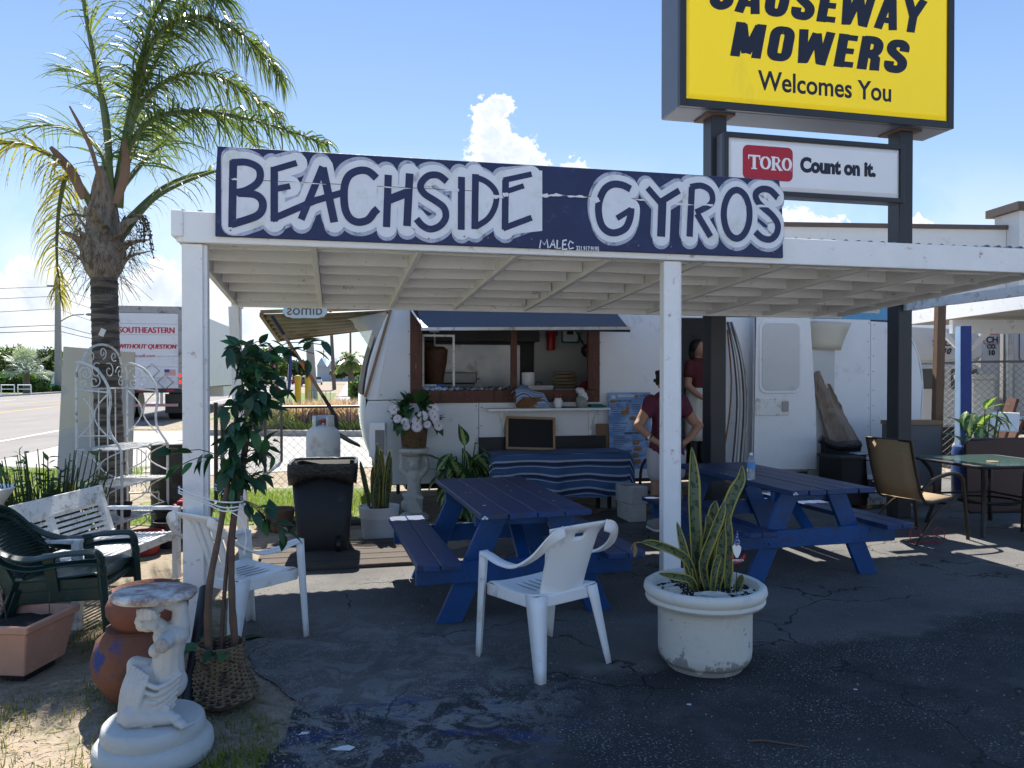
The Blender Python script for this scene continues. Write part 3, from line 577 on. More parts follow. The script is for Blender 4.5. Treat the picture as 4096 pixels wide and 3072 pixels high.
# TORO in a slab serif, drawn stroke by stroke
mb = MB(OFF); TM = upm(0, 2.431, 0); WHT = mat('sign_letter_white', (.82, .82, .82), .4, .02); q = [0]
def rib(pts, w, cl=False): q[0] += 1; ribbon(mb, pts, w, q[0] * 4e-5, cl, False, TM)
def ovl(cx, cz, rx, rz, thin, thick):
    n = 20; P = [(cx + rx * math.cos(2 * PI * k / n), cz + rz * math.sin(2 * PI * k / n)) for k in range(n)]
    rib(P, [thin + (thick - thin) * abs(math.cos(2 * PI * k / n)) for k in range(n)], True)
zc = 3.825
rib([(5.045, zc - .07), (5.045, zc + .07)], .036); rib([(5.012, zc - .066), (5.078, zc - .066)], .013); rib([(4.975, zc + .066), (5.115, zc + .066)], .018); rib([(4.981, zc + .066), (4.981, zc + .03)], .012); rib([(5.109, zc + .066), (5.109, zc + .03)], .012)
ovl(5.175, zc, .048, .060, .012, .034)
rib([(5.268, zc - .07), (5.268, zc + .07)], .034); rib([(5.24, zc - .066), (5.30, zc - .066)], .013); rib([(5.24, zc + .066), (5.29, zc + .066)], .013)
rib([(5.28, zc + .064), (5.32, zc + .062), (5.335, zc + .035), (5.32, zc + .005), (5.28, zc)], [.013, .016, .03, .016, .013]); rib([(5.30, zc), (5.352, zc - .068)], .032); rib([(5.335, zc - .066), (5.375, zc - .066)], .013)
ovl(5.425, zc, .044, .060, .012, .034); ovl(5.478, zc - .062, .008, .008, .002, .002)
mb.build('lettering', WHT, py)
text(py, 'lettering', 'Count on it.', .205, NAVL, (5.585 - 5.97, 2.4335 - 2.85, 3.765), ext=.001, off=.0115, sx=.90)

# ================================================================ camper trailer that houses the kitchen
tr = thing('food_trailer', 'old white camper trailer with brown framed serving window', 'trailer', W(4.9, 5.2), YAW)
OFF = (4.9, 5.2, 0); VF = 4.1
TRW = mat('trailer_white', (.80, .81, .82), .5, .05, 2.5, .08, 20, dirt=(.60, .61, .61), damt=.10, dscale=3)
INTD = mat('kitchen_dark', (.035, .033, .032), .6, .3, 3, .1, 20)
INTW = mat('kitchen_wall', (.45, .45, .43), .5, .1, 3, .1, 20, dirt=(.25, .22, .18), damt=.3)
ALU = mat('scuffed_aluminium', (.28, .28, .28), .38, .25, 3, .25, 8, metal=.85, dirt=(.16, .14, .12), damt=.3, dscale=2)
prof = [(1.34, .35), (1.18, .75), (1.12, 1.2), (1.17, 1.7), (1.30, 2.1), (1.44, 2.38), (1.70, 2.74), (2.15, 3.1), (5, 3.2), (7.3, 3.1), (7.95, 2.72), (8.28, 2.3), (8.50, 1.9), (8.58, 1.5), (8.55, 1.0), (8.40, .55), (8.2, .35)]
sp = spline([(a, 0, b) for a, b in prof], 3)
MB(OFF).grid([[Vector((p.x, v, p.z)) for v in (VF + .012, 5.0, 6.3)] for p in sp]).build('shell', TRW, tr, smooth=True, sol=.02, ang=60)
mb = MB(OFF); mb.prism([(p.x, p.z) for p in sp], .02, upm(0, 6.3, 0)); mb.build('rear_wall', TRW, tr)
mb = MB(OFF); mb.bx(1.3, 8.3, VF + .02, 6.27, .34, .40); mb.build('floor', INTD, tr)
def wl(pts, name='wall_panel', y=VF, th=.022, m=TRW): b_ = MB(OFF); b_.prism(pts, th, upm(0, y + th, 0)); return b_.build(name, m, tr, bev=.003)
lft = [(p.x, p.z) for p in sp if p.x < 1.66]
wl([(1.345, .35), (1.655, .35), (1.655, 1.318), (1.155, 1.318)] + [(a, b) for a, b in reversed(lft) if .36 < b < 1.31])
wl([(1.16, 1.326), (1.655, 1.326), (1.655, 2.5), (1.52, 2.44)] + [(a, b) for a, b in reversed(lft) if 1.33 < b < 2.42])
wl([(1.26, 1.34), (1.64, 1.33), (1.64, 2.40), (1.50, 2.40), (1.43, 2.25)], 'patch_panel', VF - .018, .014, mat('patch_grey', (.68, .69, .70), .55, .05))
wl([(1.66, .35), (2.44, .35), (2.44, 1.29), (1.66, 1.29)]); wl([(2.446, .35), (3.92, .35), (3.92, 1.29), (2.446, 1.29)])
wl([(1.66, 2.28), (3.92, 2.28), (3.92, 3.16), (2.3, 3.1), (1.66, 2.66)])
wl([(3.926, .35), (4.93, .35), (4.93, 3.18), (3.926, 3.16)]); wl([(4.936, 2.33), (5.62, 2.33), (5.62, 3.18), (4.936, 3.18)])
rgt = [(p.x, p.z) for p in sp if p.x > 6.9]
wl([(5.626, .35), (6.9, .35), (6.9, 2.35), (5.626, 2.35)]); wl([(6.906, .40), (7.75, .40), (7.75, 2.35), (6.906, 2.35)]); wl([(7.756, .50), (8.36, .50), (8.53, 1.0), (8.56, 1.5), (8.48, 1.9), (8.25, 2.31), (7.756, 2.33)])
wl([(5.626, 2.358), (8.2, 2.345), (7.93, 2.66), (7.3, 3.06), (5.626, 3.17)], 'blue_band', VF, .022, mat('sky_blue_enamel', (.10, .33, .56), .35, .12, 3, .05, 20, dirt=(.3, .45, .55), damt=.25))
mb = MB(OFF); mb.bx(7.76, 8.3, VF - .004, VF + .03, .42, .50); mb.build('blue_skirt', mat('deep_blue', (.02, .06, .24), .5), tr)
# dark kitchen behind the window
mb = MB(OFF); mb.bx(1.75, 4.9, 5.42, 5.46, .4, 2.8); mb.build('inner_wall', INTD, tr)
mb = MB(OFF); mb.bx(2.1, 3.25, 5.38, 5.41, 1.35, 2.02); mb.build('splash_back', ALU, tr)
mb = MB(OFF); mb.bx(3.45, 4.6, 5.36, 5.41, 1.3, 2.6); mb.build('inner_panel', INTW, tr)
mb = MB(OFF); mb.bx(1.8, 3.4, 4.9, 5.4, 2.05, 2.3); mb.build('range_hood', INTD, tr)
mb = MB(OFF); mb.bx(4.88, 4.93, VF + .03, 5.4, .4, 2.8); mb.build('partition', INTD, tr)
mb = MB(OFF); mb.bx(1.75, 4.2, 4.3, 4.95, 1.30, 1.345); mb.build('counter', ALU, tr)
FR = [('frame_board', (1.635, 1.775, 1.435, 2.42)), ('frame_board', (3.79, 3.935, 1.435, 2.42)), ('frame_board', (1.635, 2.62, 1.285, 1.433)), ('frame_board', (2.623, 3.935, 1.285, 1.433)), ('mullion', (2.83, 2.905, 1.435, 2.42))]
for nme, (a, b, c_, d) in FR: mb = MB(OFF); mb.bx(a, b, VF - .03 if nme != 'mullion' else VF - .012, VF + .03, c_, d); mb.build(nme, WOODR, tr, bev=.003)
mb = MB(OFF)
for k in range(26): mb.ell((1.7 + random.choice([0, 2.16]) if k < 12 else random.uniform(1.7, 3.9), VF - .031, random.uniform(1.45, 2.2) if k < 12 else 1.36 + random.uniform(-.05, .05)), .006, 6, 4)
kind(mb.build('screw_heads', STEEL, tr), 'stuff')
mb = MB(OFF); mb.bx(1.78, 2.86, VF + .034, VF + .05, 1.44, 1.455)
for a in (1.78, 2.14): mb.bx(a, a + .025, VF + .05, VF + .07, 1.455, 2.06)
mb.bx(1.78, 2.165, VF + .05, VF + .07, 2.06, 2.085); mb.build('sliding_sash', WHITEW, tr)
FOIL = mat('crumpled_foil', (.72, .73, .75), .22, .1, 14, 1.0, 22, metal=.95)
P = [[Vector((1.78 + 1.05 * i / 40, VF - .01 + .05 * j / 5, 1.437 + .04 * math.sin(j * .7) + random.uniform(-.008, .008))) for j in range(6)] for i in range(41)]
MB(OFF).grid(P).build('foil_sill', FOIL, tr)
# raised hatch
mb = MB(OFF); mb.bar((2.905, 4.09, 2.42), (2.905, 3.50, 2.115), 2.40, .024, (0, .3, 1)); hx = mb.build('hatch', mat('hatch_blue', (.008, .032, .075), .4, .15, 2, .06, 20), tr, bev=.003)
mb = MB(OFF); mb.bar((1.70, 3.494, 2.108), (4.11, 3.494, 2.150), .014, .034); mb.build('edge_strip', WHITEW, hx)
hx.children[0].parent = hx
mb = MB(OFF); mb.tube([(1.73, 3.52, 2.12), (1.62, 4.06, 2.40)], .011, 6); mb.tube([(4.08, 3.52, 2.13), (4.2, 3.9, 2.45)], .004, 6); mb.tube([(1.70, 4.085, 2.44), (1.76, 3.97, 2.30)], .006, 6); mb.build('prop_rods', WHITEW, tr, smooth=True)
# serving shelf
mb = MB(OFF); mb.bx(2.50, 3.98, 3.82, 4.075, 1.195, 1.222); mb.build('serving_shelf', WHITE, tr, bev=.003)
for u in (2.72, 3.82):
    mb = MB(OFF); mb.bx(u - .02, u + .02, 4.07, 4.098, .86, 1.19); mb.bar((u, 4.07, .95), (u, 3.86, 1.19), .014, .022); mb.build('shelf_bracket', WHITE, tr)
# open door, swung back flat against the side
dr = MB(OFF); dr.prism([(5.905, .42), (6.83, .40), (6.81, 1.2), (6.72, 2.38), (5.94, 2.405)], .035, upm(0, 3.955, 0)); dr = dr.build('door', TRW, tr, bev=.006)
mb = MB(OFF); mb.prism(rrect(5.99, 6.60, 1.38, 2.31, .10), .012, upm(0, 3.919, 0)); mb.build('door_window_frame', TRW, dr, bev=.008)
mb = MB(OFF); mb.prism(rrect(6.03, 6.56, 1.42, 2.27, .08), .006, upm(0, 3.906, 0)); mb.build('door_window_panel', mat('white_board', (.60, .61, .61), .5, .06, 3, .05, 20, dirt=(.40, .40, .40), damt=.2), dr, bev=.004)
mb = MB(OFF); mb.prism(rrect(5.95, 6.42, 1.10, 1.32, .02), .010, upm(0, 3.919, 0)); mb.build('door_lock_panel', WHITEW, dr, bev=.004)
mb = MB(OFF); mb.prism(rrect(6.31, 6.40, 1.15, 1.28, .015), .012, upm(0, 3.908, 0)); mb.build('door_handle', ALU, dr, bev=.003)
mb = MB(OFF)
mb.tube([(5.92, 3.93, .45), (5.95, 3.93, 2.40)], .012, 6); mb.tube([(5.95, 3.93, 2.40), (6.74, 3.93, 2.375)], .012, 6); mb.build('door_gasket', mat('gasket', (.06, .06, .06), .6), dr)
for k in range(4): mb = MB(OFF); mb.tube(spline([(5.66 + .04 * k, 3.98 - .02 * k, .42), (5.72 + .035 * k, 3.97 - .02 * k, 1.2), (5.68 + .03 * k, 3.97 - .02 * k, 1.8), (5.60 + .02 * k, 4.0, 2.28)], 5), .013, 6); mb.build('door_trim', ALU if k % 2 else mat('gasket', (0, 0, 0)), tr, smooth=True)
mb = MB(OFF); mb.tube([(4.945, 4.08, .42), (4.945, 4.08, 2.33), (5.61, 4.08, 2.33), (5.61, 4.08, .42)], .018, 6); mb.build('doorway_frame', WHITEW, tr)
# end window covered with grey mesh and torn clear plastic
MESHG = mat('grey_mesh_screen', (.16, .15, .14), .7, .3, 10, .2, 60, stretch=(1, 1, .15))
def endu(z): return min(p.x for p in sp if abs(p.z - z) < .13 and p.x < 3)
MB(OFF).grid([[Vector((endu(z) - .03 + .012 * math.sin(v * 9), v, z)) for z in (1.38, 1.55, 1.7, 1.85, 2.0, 2.15, 2.25)] for v in [4.16 + .1 * i for i in range(15)]]).build('end_window_screen', MESHG, tr, smooth=True, sol=.006)
mb = MB(OFF); mb.bar((endu(1.36) + .0, 4.085, 1.36), (1.42, 4.085, 2.38), .03, .03); mb.build('bare_wood_trim', WOODN, tr)
def plastic(nt): pass
CLEAR = mat('torn_plastic', (.62, .63, .60), .3, .1, 8, .4, 20, alpha=.72)
P = []
for i in range(15):
    t = i / 14; row = []
    for j in range(9):
        s_ = j / 8; row.append(Vector((1.36 - .42 * s_ * (1 - .35 * t) + .02 * math.sin(9 * t + 5 * s_), 4.06 + .22 * t + .03 * math.sin(7 * s_ + 3 * t), 2.34 - .1 * s_ - (.62 * t * (1 - .75 * s_)) + .02 * math.sin(11 * t))))
    P.append(row)
MB(OFF).grid(P).build('plastic_flap', CLEAR, tr, smooth=True, ang=80)
mb = MB(OFF); mb.bx(1.235, 1.275, VF - .026, VF, .72, 1.02); mb.build('vent_plate', ALU, tr, bev=.003)
for u in (3.0, 7.0):
    tw = MB(OFF); tw.tube([(u, 4.25, .33), (u, 4.45, .33)], [.32, .32], 20); tw = tw.build('wheel', BLACKPL, tr); rm_ = MB(OFF); rm_.tube([(u, 4.24, .33), (u, 4.3, .33)], .18, 14); rm_.build('rim', STEEL, tw)
mb = MB(OFF)
for (a, b, c_, d) in ((1.68, .40, 2.42, .40), (2.47, .40, 3.9, .40), (2.42, .45, 2.42, 1.25), (2.47, .45, 2.47, 1.25), (3.95, .40, 4.9, .40), (3.95, 1.5, 3.95, 2.5), (4.90, .5, 4.90, 2.4), (1.62, 1.37, 1.62, 2.35), (1.30, 1.36, 1.6, 1.36), (1.40, 1.29, 1.64, 1.29), (6.93, .45, 6.93, 2.3), (7.72, .45, 7.72, 2.3), (7.8, .55, 7.8, 2.3)):
    n = max(2, int(math.dist((a, b), (c_, d)) / .21))
    for k in range(n + 1): mb.ell((a + (c_ - a) * k / n + random.uniform(-.01, .01), VF - (.0195 if 1.25 < a < 1.63 and b > 1.3 else .001), b + (d - b) * k / n + random.uniform(-.03, .03)), (.0075, .003, .0075), 6, 4)
kind(mb.build('panel_screws', mat('dull_screw', (.10, .095, .09), .6), tr), 'stuff')
mb = MB(OFF); mb.bx(1.6, 8.1, 4.3, 6.2, .26, .34); mb.build('chassis', BLACKP, tr)

# raised corrugated flap over the trailer end, propped by a shovel
fl = thing('awning_flap', 'rusty corrugated flap propped open at the trailer end', 'awning', (-2.9, 9.2, 2.2))
c0, c1, c2, c3 = V(-2.90, 8.9, 2.31), V(-1.28, 9.0, 2.37), V(-1.40, 10.4, 2.30), V(-3.12, 10.3, 2.08)
P = []
for i in range(45):
    t = i / 44; a = c0.lerp(c3, t); b = c1.lerp(c2, t); d = .018 * math.sin(t * 2 * PI * 6.5); P.append([a + Vector((0, 0, d)), a.lerp(b, .5) + Vector((0, 0, d - .01)), b + Vector((0, 0, d))])
MB((-2.9, 9.2, 2.2)).grid(P).build('corrugated_sheet', mat('rusty_sheet', (.17, .15, .135), .6, .3, 4, .2, 30, metal=.3, dirt=(.10, .06, .04), damt=.5, dscale=3), fl, smooth=True, sol=.004, ang=80)
mb = MB((-2.9, 9.2, 2.2)); mb.bar(c0, c3, .04, .05); mb.bar(c0 + V(0, -.02, .03), c1 + V(0, -.02, .03), .03, .04); mb.bar(c3, c2, .03, .04); mb.build('flap_frame', WOODN, fl)
sh = thing('shovel', 'long handled shovel with orange banded shaft propping up the awning flap', 'shovel', (-1.96, 8.78, .97))
OS = (-1.96, 8.78, .97)
def ppt(x, y, d):   # position at distance d (x, y measured on a 1024 px wide picture plane of the survey)
    return Vector(((x - 512) * d / 769, d, 1.6 + (376 - y) * d / 769))
A0, A1 = ppt(272, 316, 8.83), ppt(328, 404, 8.76)
for (t0, t1, m_) in ((0, .22, 'black'), (.22, .55, 'wood'), (.55, .72, 'orange'), (.72, .9, 'wood'), (.9, 1.0, 'black')):
    mb = MB(OS); mb.tube([A0.lerp(A1, t0), A0.lerp(A1, t1)], .021, 8); mb.build('shaft_' + {'black': 'grip', 'wood': 'wood', 'orange': 'band'}[m_], {'black': BLACKP, 'wood': WOODN, 'orange': mat('orange_paint', (.55, .10, .03), .5)}[m_], sh, smooth=True)
A2 = ppt(336, 420, 8.76); A3 = ppt(336, 434, 8.76); A4 = ppt(360, 447, 8.76)
mb = MB(OS); mb.tube(spline([A1, A2, A3], 4), [.024] * 9, 8); mb.build('socket', BLACKP, sh, smooth=True)
bl = []
for i in range(9):
    t = i / 8; c = A3.lerp(A4, t) + Vector((0, 0, -.012 * math.sin(t * PI))); w = .10 * math.sin(min(1, .35 + t * .9) * PI * .75) if t < .8 else .10 * (1.05 - t) * 2.2
    bl.append([c + Vector((.0, w * s_, .02 * s_ * s_)) for s_ in (-1, -.5, 0, .5, 1)])
MB(OS).grid(bl).build('blade', BLACKP, sh, smooth=True, sol=.012)
# little scalloped sign seen from behind
cs = thing('cloud_sign', 'white scalloped sign with mirrored letters hung at the edge of the corrugated flap', 'sign', (-2.37, 8.82, 2.30))
pts = []
for k in range(48):
    a = 2 * PI * k / 48; r_ = 1 + .05 * abs(math.sin(a * 6)); pts.append((.245 * r_ * math.copysign(abs(math.cos(a)) ** .5, math.cos(a)), .105 * r_ * math.copysign(abs(math.sin(a)) ** .6, math.sin(a)) + .07))
mb = MB(); mb.prism(pts, .012, upm(0, 0, 0)); mb.build('panel', mat('pale_blue_panel', (.55, .68, .72), .5, .05), cs)
text(cs, 'lettering', 'dimos', .17, mat('brown_lettering', (.16, .11, .08), .6), (.205, -.014, .0), ext=.001, off=.001, mirror=True)
# things in the window and on the shelf
def setat(o, u, v, z): o.location = W(u, v, z); o.rotation_euler = (0, 0, YAW); return o
t = thing('gyro_machine', 'brown meat cone turning on its spit inside the serving window', 'rotisserie'); setat(t, 2.0, 4.75, 1.345)
MB().lathe([(.05, .05), (.10, .12), (.16, .45), (.17, .58), (.12, .62)], 20).build('meat_cone', mat('meat', (.10, .045, .025), .6, .4, 15, .6, 50), t, smooth=True)
mb = MB(); mb.tube([(0, 0, 0), (0, 0, .82)], .012, 8); mb.bx(-.06, .06, -.01, .01, .80, .83); mb.build('spit', STEEL, t); MB().lathe([(.17, 0), (.17, .03), (.05, .05)], 20).build('drip_tray', ALU, t)
t = thing('towel_roll', 'white paper towel roll on the kitchen counter', 'paper towel'); setat(t, 3.13, 4.45, 1.345)
MB().lathe([(.075, .02), (.08, .03), (.08, .29), (.075, .30), (.02, .30)], 20).build('paper', mat('paper_white', (.75, .75, .73), .9, .04), t, smooth=True); MB().lathe([(.09, 0), (.09, .02)], 16).build('stand', STEEL, t)
t = thing('steam_pan', 'steel food pan with lid handle behind the counter sill', 'pan'); setat(t, 3.2, 4.2, 1.345)
mb = MB(); mb.add([(-.13, -.08, 0), (.13, -.08, 0), (.13, .08, 0), (-.13, .08, 0), (-.16, -.1, .14), (.16, -.1, .14), (.16, .1, .14), (-.16, .1, .14)], [(3, 2, 1, 0), (0, 1, 5, 4), (1, 2, 6, 5), (2, 3, 7, 6), (3, 0, 4, 7), (4, 5, 6, 7)]); mb.build('tray', STEEL, t); mb = MB(); mb.tube(spline([(-.04, 0, .14), (-.03, 0, .18), (.03, 0, .18), (.04, 0, .14)], 3), .006, 6); mb.build('handle', BLACKP, t)
t = thing('grill_box', 'dark steel warming box against the splash back', 'box'); setat(t, 2.35, 5.1, 1.345)
mb = MB(); mb.bx(-.2, .2, -.15, .15, .0, .16); mb.bx(-.22, .22, -.17, .17, .16, .30); mb.build('body', mat('dark_steel', (.14, .14, .14), .4, .2, 4, .1, 20, metal=.7), t, bev=.01); mb = MB(); mb.tube([(.23, -.12, .22), (.26, -.12, .22), (.26, .12, .22), (.23, .12, .22)], .012, 6); mb.build('handle', STEEL, t)
t = thing('tea_box', 'small blue carton with white and red label inside the window', 'box'); setat(t, 1.93, 4.3, 1.345)
mb = MB(); mb.bx(-.13, .13, -.05, .05, 0, .16); mb.build('carton', mat('blue_carton', (.03, .12, .42), .5), t, bev=.003); mb = MB(); mb.bx(-.11, .03, -.053, -.05, .10, .155); mb.build('label_patch', mat('label_white', (.7, .68, .66), .6), t); text(t, 'print', 'Break Fast', .035, mat('print_red', (.5, .03, .03), .5), (-.10, -.0545, .115), ext=.0005)
t = thing('fire_extinguisher', 'red fire extinguisher hung on the white kitchen panel', 'extinguisher'); setat(t, 3.66, 5.28, 1.95)
MB().lathe([(.055, 0), (.06, .02), (.06, .28), (.045, .33), (.02, .35), (.02, .40)], 16).build('cylinder', mat('red_enamel', (.42, .02, .02), .35, .1), t, smooth=True); mb = MB(); mb.bx(-.05, .03, -.015, .015, .40, .43); mb.tube(spline([(.0, 0, .4), (.07, -.02, .38), (.075, -.03, .2)], 4), .009, 6); mb.build('handle', BLACKP, t)
t = thing('framed_notice', 'green and white framed notice on the kitchen wall', 'notice'); setat(t, 3.95, 5.33, 2.05)
mb = MB(); mb.prism(rrect(-.13, .13, 0, .36, .03), .015, UP); mb.build('frame', mat('notice_green', (.05, .16, .13), .5), t); mb = MB(); mb.prism(rrect(-.105, .105, .025, .335, .02), .003, upm(0, -.0155, 0)); mb.build('sheet_paper', mat('notice_white', (.62, .66, .66), .6), t); mb = MB(); mb.bx(-.05, .04, -.0205, -.0186, .12, .24); mb.build('print', INTD, t)
t = thing('saucepan', 'black saucepan hanging by its handle inside the window', 'pan'); setat(t, 4.02, 4.75, 1.93)
mb = MB(); mb.ell((0, 0, 0), (.10, .10, .09), 16, 10); mb.build('bowl', BLACKP, t, smooth=True); mb = MB(); mb.tube([(-.06, -.03, .06), (-.22, -.05, .30)], .010, 6); mb.build('handle', BLACKP, t); mb = MB(); mb.tube(spline([(.07, -.05, .05), (.1, -.05, .12), (.03, -.05, .13), (.02, -.05, .06)], 4), .009, 6); mb.build('loop_handle', BLACKP, t)
t = thing('bread_bags', 'stack of bagged flat bread by the window corner', 'bread'); setat(t, 3.62, 4.5, 1.345)
for k in range(5): mb = MB(); mb.lathe([(.05, 0), (.15, .008), (.16, .022), (.15, .036), (.05, .042)], 18, (random.uniform(-.01, .01), random.uniform(-.01, .01), .10 + .043 * k), 1, .8); mb.build('bread', mat('bread', (.22, .16, .10), .7, .3, 14), t, smooth=True)
mb = MB(); mb.bx(-.16, .16, -.12, .12, 0, .10); mb.build('tub', mat('clear_tub', (.35, .37, .38), .3, .1), t, bev=.01)
t = thing('red_cloth', 'crumpled red cloth on the counter', 'cloth'); setat(t, 3.82, 4.42, 1.345)
mb = MB(); mb.ell((0, 0, .07), (.10, .08, .07), 10, 7); mb.ell((.05, 0, .12), (.06, .05, .08), 10, 7); mb.ell((-.08, .02, .05), (.07, .06, .06), 10, 7); o = mb.build('cloth_folds', mat('red_cloth', (.22, .015, .03), .8, .3, 12, .8, 30), t, remesh=.012, smo=2)
t = thing('steel_canister', 'steel utensil canister at the window corner with a bouquet of red tipped sticks', 'canister'); setat(t, 4.0, 4.35, 1.345)
MB().lathe([(.06, 0), (.06, .19), (.075, .20), (.075, .21), (.055, .21)], 16).build('can', STEEL, t, smooth=True)
mb = MB()
for k in range(14): a = random.uniform(0, 6.28); r_ = random.uniform(.03, .11); mb.tube([(0, 0, .2), (r_ * math.cos(a) - .04, r_ * math.sin(a), random.uniform(.5, .68))], .005, 5)
mb.build('sticks', mat('stick_brown', (.10, .05, .03), .6), t)
mb = MB()
for k in range(16): mb.ell((random.uniform(-.12, .07), random.uniform(-.08, .08), random.uniform(.52, .72)), random.uniform(.018, .034), 7, 5)
mb.build('red_tips', [mat('tips_red', (.40, .02, .03), .4)], t)
t = thing('bread_basket', 'wicker bread basket lined with a blue striped cloth on the white shelf', 'basket'); setat(t, 3.02, 3.95, 1.224)
def weave(mb, prof, rows, stakes, r, sx=1, sy=1, n=None, ph=0):
    """woven wall: prof(t)->(radius,z); rows of wands passing in and out of the stakes"""
    n = n or stakes * 3
    for i in range(rows):
        t_ = (i + .5) / rows; rad, z = prof(t_); pts = []
        for k in range(n):
            a = 2 * PI * k / n; w_ = math.cos(a * stakes / 2 + PI * (i % 2)); rr = rad + r * 1.05 * w_
            pts.append((rr * sx * math.cos(a), rr * sy * math.sin(a), z + random.uniform(-.1, .1) * r))
        mb.tube(pts, r, 5, closed=True)
    for k in range(stakes):
        a = 2 * PI * (k + .5) / stakes; pts = []
        for i in range(7): rad, z = prof(i / 6); pts.append((rad * sx * math.cos(a), rad * sy * math.sin(a), z))
        mb.tube(pts, r * 1.05, 5)
mb = MB(); weave(mb, lambda t_: (.12 + .03 * t_, .01 + .12 * t_), 9, 28, .0062, 1.25, .8); mb.lathe([(.118, 0), (.118, .012)], 24, (0, 0, 0), 1.25, .8); kind(mb.build('woven_wall', mat('reed', (.22, .105, .045), .6, .4, 30, .3, 60), t, smooth=True), 'stuff')
mb = MB(); mb.tube(spline([(-.17, .0, .12), (-.16, 0, .17), (-.10, -.06, .18), (-.06, -.08, .14)], 4), .014, 8); mb.build('handle', WOODN, t, smooth=True)
def stripes(c1, c2, c3, sc_, ax=2):
    def f(nt, c, vec, tc):
        sp_ = nt.nodes.new('ShaderNodeSeparateXYZ'); nt.links.new(tc.outputs['UV'], sp_.inputs[0]); w_ = nt.nodes.new('ShaderNodeMath'); w_.operation = 'MULTIPLY'; nt.links.new(sp_.outputs[1], w_.inputs[0]); w_.inputs[1].default_value = sc_
        fr = nt.nodes.new('ShaderNodeMath'); fr.operation = 'FRACT'; nt.links.new(w_.outputs[0], fr.inputs[0])
        rp_ = nt.nodes.new('ShaderNodeValToRGB'); rp_.color_ramp.interpolation = 'CONSTANT'; e = rp_.color_ramp.elements; e[0].color = c1 + (1,); e[0].position = 0; e[1].position = .42; e[1].color = c2 + (1,)
        for p_, k_ in ((.56, c3), (.80, c1), (.88, c2), (.96, c3)): x = e.new(p_); x.color = k_ + (1,)
        nt.links.new(fr.outputs[0], rp_.inputs[0]); return mixc(nt, mul(nt, nz(nt, vec, 60, 3), .35), rp_.outputs[0], (.03, .04, .08))
    return f
def uvgrid(o, m_, n_):
    me = o.data; uv = me.uv_layers.new(name='uv')
    for lp in me.loops: uv.data[lp.index].uv = ((lp.vertex_index // n_) / (m_ - 1), (lp.vertex_index % n_) / (n_ - 1))
NAPK = mat('napkin_stripe', (.3, .4, .6), .85, .1, 9, .3, 60, extra=stripes((.25, .34, .52), (.62, .66, .72), (.10, .16, .34), 9))
P = []
for i in range(19):
    row = []; s_ = i / 18
    for j in range(13):
        q_ = j / 12; x = -.20 + .48 * s_ + .02 * math.sin(q_ * 8); y = -.14 + .24 * q_; z = .15 + .10 * math.exp(-((s_ - .25) / .25) ** 2) + .025 * math.sin(9 * s_ + 6 * q_)
        over = max(0, -.06 - y) * 1.3 + max(0, x - .16) * 1.5; row.append(Vector((x, max(y, -.10), max(z - over - (.05 if y < -.1 else 0), .0))))
    P.append(row)
o = MB().grid(P).build('striped_cloth', NAPK, t, smooth=True, sol=.004); uvgrid(o, 19, 13)
t = thing('pen_cup', 'small white crock of red pens beside the basket', 'cup'); setat(t, 3.37, 3.95, 1.224)
MB().lathe([(.035, 0), (.055, .03), (.055, .08), (.042, .10), (.046, .115), (.04, .115)], 18).build('crock', PLASTW, t, smooth=True)
mb = MB(); mb.tube([(-.01, 0, .08), (-.03, .01, .17)], .005, 6); mb.tube([(.01, .01, .08), (.0, .02, .18)], .005, 6); mb.tube([(.02, 0, .08), (.04, .0, .165)], .005, 6); mb.build('pens', mat('pen_red', (.4, .05, .03), .4), t)
t = thing('bagged_jar', 'clear jar stuffed with crumpled white napkins on the shelf end', 'jar'); setat(t, 3.66, 3.94, 1.224)
mb = MB(); mb.lathe([(.055, 0), (.07, .03), (.07, .11), (.05, .14)], 16); mb.build('jar_body', mat('jar_glass', (.25, .27, .25), .15, .2, 20, .2, 30), t, smooth=True)
mb = MB()
for k in range(9): mb.ell((random.uniform(-.035, .035), random.uniform(-.03, .03), random.uniform(.10, .21)), random.uniform(.03, .05), 8, 6)
mb.build('napkin_crumple', mat('tissue', (.66, .66, .66), .7, .08, 20, .8, 30), t, remesh=.009)
t = thing('folded_cloth', 'folded teal green cloth at the end of the shelf', 'cloth'); setat(t, 3.86, 3.95, 1.224)
mb = MB(); mb.box((0, 0, .012), (.2, .12, .022)); mb.box((-.02, 0, .032), (.16, .10, .014), Euler((0, 0, .2))); mb.build('folds', mat('teal_cloth', (.02, .16, .14), .8, .2, 12), t, bev=.006)
t = thing('serving_tray', 'flat black tray between the jar and the crock on the shelf', 'tray'); setat(t, 3.5, 3.96, 1.224); mb = MB(); mb.prism(rrect(-.075, .09, -.09, .09, .03), .012, Matrix.Translation((0, 0, .0))); mb.build('tray_body', BLACKPL, t)

